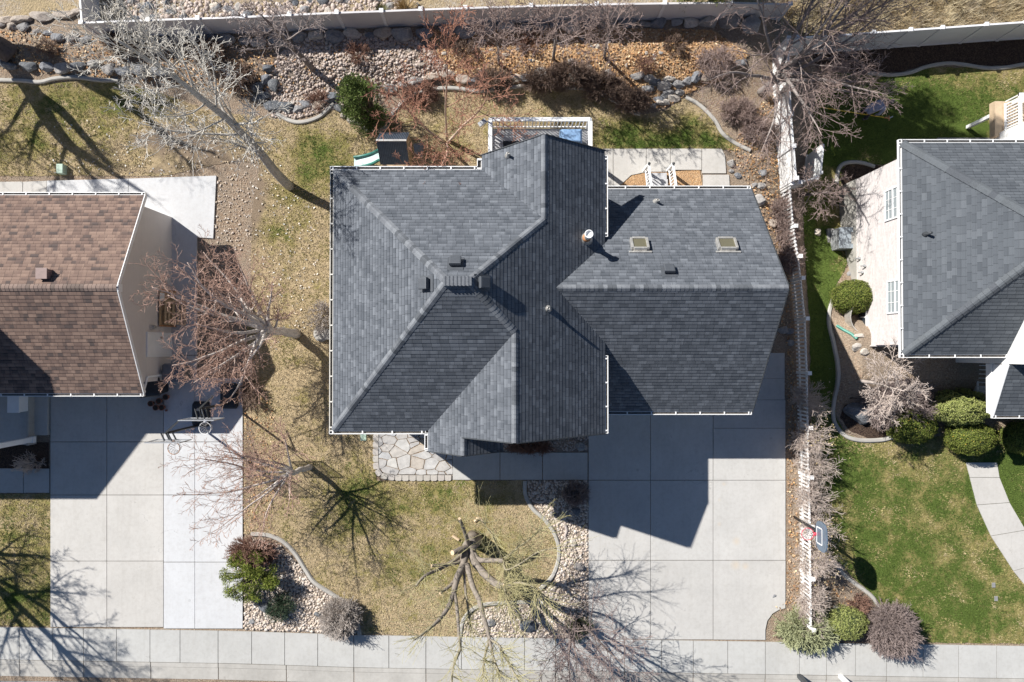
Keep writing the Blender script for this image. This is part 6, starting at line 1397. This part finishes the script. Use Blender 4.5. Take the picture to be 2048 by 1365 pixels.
for px, py, a, b, mt, lb in ((1462, 327, 16, 16, 'rock', 'small grey boulder on leaves beside the rear patio corner'), (1462, 343, 10, 8, 'rock', 'tiny grey rock at the patio edge'), (1475, 352, 14, 12, 'rock', 'grey rock midway between the patio and the side fence'), (1525, 346, 18, 16, 'rock', 'grey boulder beside the solid side fence'), (1521, 373, 18, 14, 'rock', 'grey boulder off the rear corner of the garage roof'), (1508, 372, 14, 12, 'rock', 'lower grey rock near the garage rear corner'), (1518, 401, 22, 22, 'rock_white', 'pale round boulder beside the garage roof edge'), (1546, 446, 18, 20, 'rock_warm', 'tan rock under twigs beside the garage'),
    (1566, 660, 22, 16, 'rock', 'grey rock beside the garage and picket fence, upper of two'), (1579, 662, 16, 14, 'rock', 'small grey rock touching the picket fence'), (1580, 686, 14, 14, 'rock', 'grey rock above the driveway strip corner'), (1716, 822, 58, 52, 'rock_dark', 'huge dark slate boulder in the bark bed at right'), (1712, 694, 26, 16, 'rock_white', 'white rock below the brick wall corner'), (1728, 704, 18, 14, 'rock_white', 'smaller white rock below the brick wall corner'), (1718, 672, 18, 10, 'rock_white', 'flat pale rock beside the green hose end'), (1634, 466, 14, 20, 'rock_white', 'pale upright rock beside the air conditioner'), (1697, 548, 10, 10, 'rock_white', 'small pale rock at the foot of the brick wall'),
    (1056, 1249, 36, 26, 'rock_dark', 'slate boulder in the front gravel bed'), (981, 1245, 18, 20, 'rock', 'grey rock at the curved tip of the front gravel bed'), (1158, 1132, 20, 22, 'rock_warm', 'pinkish boulder beside the driveway in the gravel bed'), (1146, 1085, 15, 16, 'rock_white', 'white rock in the sunny part of the front gravel bed'), (1104, 1028, 12, 10, 'rock_warm', 'flat tan stone at the shadow edge in the gravel bed'), (1103, 1196, 12, 10, 'rock', 'small grey rock under the purple twigged tree'), (1160, 893, 20, 18, 'rock', 'grey rock in the shaded bed under the front gable'),
    (530, 1213, 22, 24, 'rock_dark', 'blue grey boulder under the spreading pine'), (636, 1228, 16, 12, 'rock_dark', 'small dark rock left of the grey shrub mound'), (505, 1243, 12, 10, 'rock_white', 'pale rock at the sidewalk corner of the corner bed'), (1152, 1022, 18, 18, 'rock_dark', 'dark rock in shade beside the driveway edge'), (1548, 1192, 10, 8, 'rock', 'small rock in the fence bed near the driveway curve')):
    boulder(px, py, a, b, mt, lb)
for i in range(40):
    px = rk.uniform(240, 860); py = 54 - (px - 200) / 660 * 16 - rk.uniform(8, 60); boulder(px, py, rk.uniform(10, 26), rk.uniform(9, 18), rk.choice(['rock', 'rock_white', 'rock', 'rock_dark']), 'loose boulder among the pale rubble above the back fence', 'loose boulders above the back fence')

# ------------------------------------------------------------------ basketball hoops
def hoop(name, label, base_px, pole_px, board_c, rim_c, board_w, mat_board, rim_mat, face, basemat, oval=False, arms=True, load=0, group=None):
    """face: unit xy direction the backboard looks"""
    pb = P(*pole_px); root = thing(name, label, 'basketball hoop', pb, group); fx_, fy_ = face; f = Vector((fx_, fy_, 0)).normalized(); sd = Vector((-f.y, f.x, 0))
    if base_px:
        b = P(*base_px); m = MB(); prof = [(.36, .5, 0), (.38, .54, .06), (.34, .48, .17), (.26, .38, .2)]
        for wv, lv, z in prof:
            for i, j in ((-1, -.8), (-.8, -1), (.8, -1), (1, -.8), (1, .8), (.8, 1), (-.8, 1), (-1, .8)): m.v.append((b.x + wv * i, b.y + lv * j, .055 + z))
        for r in range(3):
            for e in range(8): m.f.append((r * 8 + e, r * 8 + (e + 1) % 8, r * 8 + 8 + (e + 1) % 8, r * 8 + 8 + e))
        m.f.append(tuple(24 + e for e in range(8))); m.build('base', M[basemat], root, bevel=.015)
        r2 = random.Random(load)
        for k in range(load):
            o = bpy.data.objects.new('ballast_stone', rk.choice(ROCK['rock_white'])); COL.objects.link(o); o.parent = root; o.scale = (r2.uniform(.07, .13), r2.uniform(.06, .1), .05); o.location = Vector((b.x + r2.uniform(-.2, .12), b.y + r2.uniform(-.25, .3), .29)) - pb; o.rotation_euler = (0, 0, r2.uniform(0, 3))
    top = Vector((pb.x, pb.y, 2.75)); m = MB(); m.tube([pb, top], .05, 8); m.build('pole', M['black_plastic'], root, True)
    bc = Vector((board_c[0], board_c[1], 3.42)); m = MB()
    for s_ in (-.13, .13):
        for dz_ in (-.12, .22): m.bar(top + sd * s_ + Vector((0, 0, dz_ - .1)), bc - f * .03 + sd * s_ + Vector((0, 0, dz_ - .2)), .035, .05, u)
    m.bar(top + Vector((0, 0, .1)), top - f * .45 + sd * .25 + Vector((0, 0, -.55)), .05, .05, u); m.build('lift_arm', M['dark_metal'], root)
    m = MB(); hw, hh = board_w / 2, .46
    if oval:
        n = 20; pts = []
        for k in range(n): a = 2 * math.pi * k / n; c, s_ = math.cos(a), math.sin(a); pts.append(bc + sd * (hw * math.copysign(abs(c) ** .6, c)) + Vector((0, 0, hh * math.copysign(abs(s_) ** .75, s_))))
        n0 = 0; m.v += [tuple(p - f * .03) for p in pts] + [tuple(p + f * .015) for p in pts]; m.f.append(tuple(range(n))); m.f.append(tuple(range(2 * n - 1, n - 1, -1)))
        for k in range(n): m.f.append((k, (k + 1) % n, n + (k + 1) % n, n + k))
    else: m.bar(bc - sd * hw, bc + sd * hw, .03, hh * 2, u)
    bd = m.build('backboard', mat_board, root)
    m = MB()
    if not oval:
        for z in (-hh, hh): m.bar(bc - sd * (hw + .01) + u * z, bc + sd * (hw + .01) + u * z, .032, .032, u)
        for s_ in (-1, 1): m.bar(bc + sd * hw * s_ - u * (hh - .03), bc + sd * hw * s_ + u * (hh - .03), .032, .032, f)
    q = bc + f * .022 - u * .12
    for s_ in (-.3, .3): m.bar(q + sd * s_ - u * .2, q + sd * s_ + u * .2, .004, .045, sd)
    m.bar(q - sd * .3 - u * .22, q + sd * .3 - u * .22, .004, .045, u); m.bar(q - sd * .3 + u * .22, q + sd * .3 + u * .22, .004, .045, u); m.build('board_frame', M['white'] if oval else M['grey_metal'], bd)
    rc = Vector((rim_c[0], rim_c[1], 3.05)); m = MB(); n = 22; ring = [rc + Vector((.228 * math.cos(2 * math.pi * k / n), .228 * math.sin(2 * math.pi * k / n), 0)) for k in range(n + 1)]; m.tube(ring, .014, 6); e = rc - f * .228
    m.bar(e, bc + f * .01 + Vector((0, 0, -.36)), .12, .03, u); rim = m.build('rim', M[rim_mat], root, True)
    m = MB()
    for k in range(12):
        a = 2 * math.pi * k / 12
        for sgn in (-1, 1): m.tube([rc + Vector((r_ * math.cos(a + sgn * t), r_ * math.sin(a + sgn * t), -z)) for r_, z, t in ((.225, 0, 0), (.18, .12, .26), (.14, .24, .52), (.13, .36, .7))], .007, 3)
    m.build('net', M['white'], rim); return root
M['clear_board'] = plain('clear_backboard', (.62, .64, .66), .15, .05, 3)
M['clear_board'].node_tree.nodes['Principled BSDF'].inputs['Alpha'].default_value = .22
hoop('basketball_hoop', 'portable basketball hoop in the shade with dark base under the birch twigs', (461, 792), (459, 807), (-11.62, -2.60), (-11.65, -2.98), 1.3, M['clear_board'], 'white', (0, -1), 'black_plastic', load=0)
hoop('basketball_hoop', 'portable basketball hoop whose black base is loaded with pale stones', (405, 828), (398, 851), (-12.86, -3.42), (-12.83, -3.74), 1.3, M['clear_board'], 'rust', (0, -1), 'black_plastic', load=7)
hoop('basketball_hoop', 'basketball hoop with red rim and oval blue backboard over the picket fence', None, (1588, 1034), (11.55, -6.98), (11.2, -6.98), 1.12, M['board_blue'], 'red', (-1, 0), 'black_plastic', oval=True)

# ------------------------------------------------------------------ bins, pots, pallet by the brown house
def bin_(name, label, c, mat, lidmat, rot, sz=1.22):
    root = thing(name, label, 'wheeled bin', c); root.rotation_euler = (0, 0, 0); m = MB(); X = Vector((math.cos(rot), math.sin(rot), 0)) * sz; Y = Vector((-X.y, X.x, 0)); c = Vector(c)
    for wv, lv, z in ((.22, .24, .06), (.24, .27, .4), (.30, .34, .98), (.31, .35, 1.0)):
        for i, j in ((-1, -.85), (-.85, -1), (.85, -1), (1, -.85), (1, .85), (.85, 1), (-.85, 1), (-1, .85)): m.v.append(tuple(c + X * wv * i + Y * lv * j + u * z))
    for r in range(3):
        for e in range(8): m.f.append((r * 8 + e, r * 8 + (e + 1) % 8, r * 8 + 8 + (e + 1) % 8, r * 8 + 8 + e))
    m.f.append(tuple(7 - e for e in range(8))); m.build('body', mat, root, bevel=.01)
    m = MB()
    for wv, lv, z in ((.32, .37, 1.0), (.33, .38, 1.04), (.29, .33, 1.09), (.2, .22, 1.11)):
        for i, j in ((-1, -.85), (-.85, -1), (.85, -1), (1, -.85), (1, .85), (.85, 1), (-.85, 1), (-1, .85)): m.v.append(tuple(c + X * wv * i + Y * lv * j + u * z))
    for r in range(3):
        for e in range(8): m.f.append((r * 8 + e, r * 8 + (e + 1) % 8, r * 8 + 8 + (e + 1) % 8, r * 8 + 8 + e))
    m.f.append(tuple(24 + e for e in range(8))); m.build('lid', lidmat, root, bevel=.01)
    for s_ in (-1, 1): q = c - Y * .27 + X * .25 * s_ + u * .12; m = MB(); m.tube([q - X * .03, q + X * .03], .12, 12); m.build('wheel', M['black_plastic'], root, True)
    m = MB(); q = c - Y * .40 + u * .98; m.tube([q - X * .26, q + X * .26], .018, 6); m.bar(q + X * .26, q + X * .26 + Y * .08, .03, .03); m.bar(q - X * .26, q - X * .26 + Y * .08, .03, .03); m.build('handle', mat, root)
    return root
bin_('wheeled_bin', 'brown grey wheeled bin standing against the beige wall of the brown house', (*P(366, 746, .3).xy, .055), M['grey_plastic'], plain('bin_lid', (.15, .155, .17), .5, .1, 6), R(-90))
bin_('wheeled_bin', 'black wheeled bin in the shade at the eave corner', (*P(318, 773, .3).xy, .055), M['black_plastic'], M['black_plastic'], R(-85))
for px, py, lb in ((306, 807, 'leftmost pot of the terracotta pot cluster on the shaded drive'), (322, 802, 'terracotta pot at the top of the cluster of four'), (316, 815, 'front terracotta pot of the cluster of four'), (328, 815, 'terracotta pot at the right of the cluster of four'), (336, 794, 'single terracotta pot set apart from the others near the black bin')):
    p = P(px, py, .055); root = thing('plant_pot', lb, 'plant pot', p, 'terracotta pots on the shaded driveway'); m = MB(); m.lathe(p, [(.075, .0), (.105, .16), (.105, .165), (.125, .165), (.125, .215), (.105, .215), (.1, .19)], 18); m.build('pot', M['terracotta'], root, True); m = MB(); m.lathe(p, [(.108, .17), (.108, .206)], 14); m.build('soil', M['soil'], root)
p = P(334, 821, .055); m = MB(); m.lathe(p, [(.03, 0), (.045, .06), (.05, .08)], 10); tag(m.build('small_pot', M['terracotta'], org=p), 'tiny terracotta pot beside the pot cluster', 'plant pot')
# pallet leaning on a brown board against the wall
wy0, wy1 = P(343, 654, 0).y, P(343, 584, 0).y
m = MB(); a = Vector((wX + .28, 0, .06)); b = Vector((wX + .03, 0, 1.18)); d = (b - a)
root = thing('board', 'tall tan board leaning against the beige wall behind the pallet', 'board', (wX + .1, (wy0 + wy1) / 2, .06))
A = a + Vector((-.1, 0, 0)); nrm = Vector((d.z, 0, -d.x)).normalized()
m.bar(Vector((A.x, (wy0 + wy1) / 2, A.z)), Vector((b.x + .03, (wy0 + wy1) / 2, b.z)), wy1 - wy0, .02, nrm); m.build('panel', M['brown_board'], root)
for yy in (wy0, wy1): m = MB(); m.bar(Vector((A.x + .015, yy, A.z)), Vector((b.x + .045, yy, b.z)), .05, .05, nrm); m.build('frame', M['rust'], root)
m = MB(); m.bar(Vector((wX + .105, wy1 - .3, .85)), Vector((wX + .075, wy1 - .3, 1.16)), .32, .01, nrm); m.build('paper', M['white'], root)
root = thing('pallet', 'wooden pallet leaning against the tan board by the beige wall', 'pallet', (wX + .4, wy0 + .6, .06)); a2 = Vector((wX + .56, 0, .06)); b2 = Vector((wX + .16, 0, 1.0)); d2 = (b2 - a2); nr = Vector((d2.z, 0, -d2.x)).normalized(); y0, y1 = wy0 + .06, wy0 + 1.08
for i, t in enumerate((.03, .2, .38, .6, .8, .97)): q = a2 + d2 * t; m = MB(); m.bar(Vector((q.x, y0, q.z)) + nr * .06, Vector((q.x, y1, q.z)) + nr * .06, .1, .02, nr); m.build('deck_board', M['raw_wood'], root)
for yy in (y0 + .05, (y0 + y1) / 2, y1 - .05): m = MB(); m.bar(Vector((a2.x, yy, a2.z)), Vector((b2.x, yy, b2.z)), .06, .09, nr); m.build('runner', M['raw_wood'], root)

# ------------------------------------------------------------------ right hand yard
q = G(1682, 484); ac = thing('air_conditioner', 'grey air conditioner unit beside the pale brick wall', 'air conditioner', q); m = MB(); x0, x1, y0, y1 = q.x - .5, q.x + .42, q.y - .42, q.y + .48; z = q.z
m.box((x0 - .12, y0 - .1, z - .3), (x1 + .1, y1 + .1, z + .06)); m.build('pad', M['curb'], ac)
m = MB()
for i in range(14): m.box((x0, y0, z + .08 + i * .055), (x1, y1, z + .11 + i * .055))
m.box((x0 + .02, y0 + .02, z + .062), (x1 - .02, y1 - .02, z + .86)); m.build('louvres', M['grey_metal'], ac)
m = MB(); m.box((x0 - .01, y0 - .01, z + .862), (x1 + .01, y1 + .01, z + .91)); m.build('top', M['ac_metal'], ac, bevel=.02)
for dx in (.5, .78): m = MB(); m.box((x0 + dx, y0 + .2, z + .912), (x0 + dx + .08, y0 + .7, z + .925)); m.build('label_plate', M['galv'], ac)
p0, p1 = G(1672, 652, .08), G(1712, 678, .08); mid = (p0 + p1) / 2; m = MB(); m.tube([p0, p0.lerp(p1, .3) + u * .03, p0.lerp(p1, .7) + Vector((.03, .02, .02)), p1], .06, 8); tag(m.build('drain_hose', M['hose'], org=mid), 'green drain hose lying on the ground below the clipped bush', 'hose')
p0 = G(1724, 662, .15); m = MB(); m.tube([p0, p0 + Vector((.3, .02, .05)), p0 + Vector((.6, 0, .0))], .03, 6)
w0 = G(1705, 648); m = MB(); n = 12
for k in range(n): a0 = math.pi * .5 + math.pi * k / n; a1 = math.pi * .5 + math.pi * (k + 1) / n; m.bar((wx_ - .02 + .75 * math.cos(a0), bwc[1] + .75 * math.sin(a0), w0.z + .1), (wx_ - .02 + .75 * math.cos(a1), bwc[1] + .75 * math.sin(a1), w0.z + .1), .03, .5, u)
tag(m.build('window_well', M['galv'], org=(wx_ - .4, bwc[1], w0.z)), 'curved metal window well at the foot of the brick wall', 'window well')
# red tool at the end of the fence
q = G(1660, 1252); m = MB(); m.box((q.x - .1, q.y - .25, .02), (q.x + .12, q.y + .25, .3)); m.tube([(q.x, q.y - .2, .3), (q.x, q.y - .2, .5), (q.x, q.y + .2, .5), (q.x, q.y + .2, .3)], .025, 6); m.tube([(q.x + .1, q.y - .35, .12), (q.x + .1, q.y + .3, .12)], .07, 8); tag(m.build('red_canister', M['red'], org=q, bevel=.02), 'red canister tucked beside the pale lime green mound', 'canister')
# street posts at the bottom edge
for px, py, mt, nm, lb, ct in ((1597, 1351, 'dark_metal', 'mailbox_post', 'dark post at the kerb below the broom shrub', 'post'), (1680, 1352, 'white', 'mailbox_post', 'white post at the kerb below the lime green mound', 'post')):
    p = P(px, py); root = thing(nm, lb, ct, p); m = MB(); m.box((p.x - .08, p.y - .08, -.1), (p.x + .08, p.y + .08, 1.2)); m.build('post', M[mt], root, bevel=.008); m = MB(); m.box((p.x - .13, p.y - .42, 1.201), (p.x + .13, p.y + .16, 1.24)); m.tube([(p.x, p.y - .4, 1.38), (p.x, p.y + .12, 1.38)], .12, 12); m.build('mailbox', M[mt], root)
# utility boxes
p = G(128, 341); m = MB(); m.box((p.x - .14, p.y - .2, -.05), (p.x + .14, p.y + .2, .3)); tag(m.build('utility_box', M['green_box'], org=p, bevel=.02), 'pale green utility box beside the white back pad', 'utility box')
p = G(727, 874); m = MB(); m.box((p.x - .13, p.y - .16, -.05), (p.x + .13, p.y + .16, .05)); tag(m.build('valve_cover', M['green_box'], org=p, bevel=.02), 'pale green valve cover in the lawn beside the flagstones', 'valve cover')
for px, py, lb in ((1986, 1170, 'upper pale valve lid in the right hand lawn'), (1991, 1197, 'lower pale valve lid in the right hand lawn')): p = G(px, py); m = MB(); m.box((p.x - .07, p.y - .1, -.03), (p.x + .07, p.y + .1, .045)); tag(m.build('sprinkler_box', M['galv'], org=p), lb, 'sprinkler box')
p = G(644, 668); m = MB(); m.lathe(p, [(.1, 0), (.32, .02), (.36, .1), (.1, .12)], 9); m.box((p.x - .2, p.y - .25, .11), (p.x + .5, p.y + .2, .3)); tag(m.build('stone_planter', M['curb'], org=p, bevel=.02), 'pale stone planter half hidden by the left eave', 'planter')
for pts, lb in ((((968, 1046), (958, 1036), (949, 1043)), 'curved pale cut branch lying on the lawn above the pruned willow'), (((905, 1071), (912, 1076), (918, 1080)), 'short pale cut branch lying on the lawn left of the pruned willow')):
    q = [G(a, b, .05) for a, b in pts]; m = MB(); m.tube([Vector(x) for x in catmull([x[:] for x in q], 4)], .06, 6); tag(m.build('cut_branch', M['sawn'], org=q[0]), lb, 'branch')
q = [G(a, b, .06) for a, b in ((1129, 1048), (1133, 1060), (1130, 1072), (1134, 1082), (1129, 1094), (1131, 1102))]; m = MB(); m.tube([Vector(x) for x in catmull([x[:] for x in q], 4)], [.07 - .002 * i for i in range(21)], 7, True, [.1] * 21); tag(m.build('driftwood', B['tan'], org=q[0]), 'twisted driftwood branch lying on the front gravel bed', 'driftwood')

# ------------------------------------------------------------------ person working with a long pole tool
def pole_line(foot):
    az, bz = foot.z + 1.38, foot.z + .55; return P(1636, 214, az), P(1778, 237, bz)
def person():
    foot = G(1716, 236); z0 = foot.z; root = thing('person', 'person in a grey blue shirt bending over a long yellow pole tool', 'person', foot)
    f = Vector((1, .25, 0)).normalized(); s = Vector((-f.y, f.x, 0))   # facing right in the photo
    def V(a, b, z): return f * a + s * b + Vector((0, 0, z))
    def skin(name, chain, mat, parent, sub=2):
        me = bpy.data.meshes.new(name); vs = []; es = []; rad = []
        for pts in chain:
            base = None
            for k, (p, r_) in enumerate(pts):
                if isinstance(p, int): idx = p
                else: vs.append(p[:]); rad.append(r_); idx = len(vs) - 1
                if base is not None: es.append((base, idx))
                base = idx
        me.from_pydata(vs, es, []); o = link_mesh(name, me, mat, parent); o.modifiers.new('skin', 'SKIN').use_smooth_shade = True
        for v, r_ in zip(me.skin_vertices[0].data, rad): v.radius = r_ if isinstance(r_, tuple) else (r_, r_)
        me.skin_vertices[0].data[0].use_root = True; m_ = o.modifiers.new('sub', 'SUBSURF'); m_.levels = sub; m_.render_levels = sub; return o
    hipz, hip = .93, V(.0, 0, .93); ch = V(.36, 0, 1.33); nk = V(.50, 0, 1.46); hd = V(.62, 0, 1.55)
    pa, pb_ = pole_line(foot); hl = pa.lerp(pb_, .60) - foot + Vector((0, 0, .03)); hr = pa.lerp(pb_, .78) - foot + Vector((0, 0, .03))
    # body: one continuous surface with legs, trunk, arms, neck and head core
    pts = [(hip, (.16, .13)), (V(.18, 0, 1.13), (.155, .13)), (ch, (.17, .13)), (nk, .06), (V(.56, 0, 1.51), .06), (hd, .095), (V(.69, 0, 1.6), .085)]
    arm = lambda sg, hand, elb: [(2, 0), (V(.40, .19 * sg, 1.36), .065), (elb, .048), (hand, .03), (hand + V(.07, 0, -.02), (.036, .018))]
    leg = lambda sg, dx: [(0, 0), (V(dx * .2, .10 * sg, .82), .09), (V(dx * .6 + .05, .12 * sg, .48), .065), (V(dx, .13 * sg, .1), .045), (V(dx + .02, .13 * sg, .045), .04), (V(dx + .17, .14 * sg, .035), .035)]
    body = skin('body', [pts, arm(1, hl, (V(.40, .19, 1.36) + hl) / 2 + V(-.06, .08, -.02)), arm(-1, hr, (V(.40, -.19, 1.36) + hr) / 2 + V(-.02, -.08, -.02)), leg(1, -.1), leg(-1, .2)], M['skin'], root)
    skin('shirt', [[(hip + Vector((-.05, 0, -.10)), (.205, .175)), (V(.18, 0, 1.13), (.185, .155)), (ch, (.2, .155)), (V(.455, 0, 1.42), .10)], [(2, 0), (V(.40, .2, 1.36), .088), ((V(.40, .19, 1.36) + hl) / 2 + V(-.06, .08, -.02), .068), (hl.lerp(V(.40, .19, 1.36), .14), .05)], [(2, 0), (V(.40, -.2, 1.36), .088), ((V(.40, -.19, 1.36) + hr) / 2 + V(-.02, -.08, -.02), .068), (hr.lerp(V(.40, -.19, 1.36), .14), .05)]], M['shirt'], body)
    skin('trousers', [[(hip + Vector((.02, 0, .02)), (.185, .16)), (V(.0, .10, .8), .115), (V(-.01, .12, .48), .085), (V(-.1, .13, .12), .068)], [(0, 0), (V(.05, -.10, .8), .115), (V(.17, -.12, .48), .085), (V(.2, -.13, .12), .068)]], M['trousers'], body)
    m = MB()
    for sg, dx in ((1, -.1), (-1, .2)): a = V(dx - .06, .13 * sg, .05); b = V(dx + .2, .14 * sg, .045); m.bar(a, b, .1, .09, u)
    m.build('shoes', M['dark_metal'], None); o = bpy.data.objects[[q.name for q in bpy.data.objects if q.name.startswith('shoes')][-1]]; o.parent = body; o.modifiers.new('b', 'BEVEL').width = .03
    # hair cap and ear, nose, eyes
    b = bmesh.new(); bmesh.ops.create_uvsphere(b, u_segments=20, v_segments=14, radius=1); me = bpy.data.meshes.new('hair'); hv_ = V(.655, 0, 1.6)
    for v in b.verts: q = v.co; v.co = hv_ + f * (q.x * .115) + s * (q.y * .095) + Vector((0, 0, q.z * .1 + (0 if q.z > 0 else .02)))
    bmesh.ops.delete(b, geom=[v for v in b.verts if (v.co - hv_).dot(f * .8 + Vector((0, 0, -.9))) > .035], context='VERTS'); b.to_mesh(me); b.free(); o = link_mesh('hair', me, M['hair'], body, None, True); o.modifiers.new('sol', 'SOLIDIFY').thickness = .012
    m = MB(); m.tube([V(.76, 0, 1.54), V(.79, 0, 1.51), V(.765, 0, 1.50)], [.012, .018, .014], 6); m.build('nose', M['skin'], body)
    for sg in (1, -1): m = MB(); m.lathe(V(.745, .035 * sg, 1.54), [(.002, 0), (.01, .006), (.002, .012)], 8); m.build('eye', M['black_plastic'], body); m = MB(); m.tube([V(.64, .093 * sg, 1.56), V(.65, .107 * sg, 1.58), V(.64, .095 * sg, 1.6)], [.012, .018, .012], 6); m.build('ear', M['skin'], body)
    # fingers closing round the pole
    for hand in (hl, hr):
        for k in range(4):
            m = MB(); o_ = hand + V(.04 + .022 * k, .0, -.01); ln = (.9, 1, .95, .8)[k]
            m.tube([o_ + V(0, .03, .015), o_ + V(.0, .0, .03 * ln), o_ + V(0, -.035, .01), o_ + V(0, -.03, -.025 * ln)], [.01, .01, .009, .007], 6); m.build('finger', M['skin'], body, True)
        m = MB(); m.tube([hand + V(.03, .03, 0), hand + V(.06, .045, -.02), hand + V(.08, .02, -.04)], [.012, .011, .008], 6); m.build('thumb', M['skin'], body, True)
    # children were modelled round (0,0,0) = the feet; keep them local
    for o in [body] + list(body.children): pass
    return root, foot, hl, hr
prt, foot, hl_, hr_ = person()
a, b = pole_line(foot)
root = thing('pole_tool', 'long yellow handled pole tool held by the bending person', 'pole tool', a)
m = MB(); m.tube([a, a.lerp(b, .93)], .022, 8); m.build('handle', M['yellow'], root, True); m = MB(); d = (b - a).normalized(); m.tube([a.lerp(b, .93), b], .03, 8); m.bar(b - Vector((0, .1, 0)), b + Vector((.0, .12, 0)), .05, .04, u); m.build('head', M['rust'], root)
m = MB(); m.bar(b, b + Vector((.2, .1, -.05)), .05, .015, u); m.build('blade', M['grey_metal'], root)

for i in range(46):
    px = rk.uniform(560, 1420); py = rk.uniform(72, 150); boulder(px, py, rk.uniform(7, 15), rk.uniform(6, 11), rk.choice(['rock', 'rock_warm', 'rock_white', 'rock_warm']), 'small loose rock lying on the planted slope below the back fence', 'small loose rocks on the back slope')
for i, (px, py, lb) in enumerate(((720, 110, 'thin dry brush in the middle of the cobble slope'), (930, 105, 'thin dry brush on the left part of the tan leaf bed'), (1060, 90, 'thin dry brush between two small bare trees'), (1350, 95, 'thin dry brush on the open orange part of the leaf bed'), (640, 205, 'thin dry brush above the grey kerb curve beside the cobbles'), (100, 100, 'thin dry brush between the two left rock rows'))):
    mound('brush', lb, (px, py), .55, .45, .4, 'brown' if i % 2 else 'redtwig', 140 + i, 26, FS, group='low bare brush on the back slope')
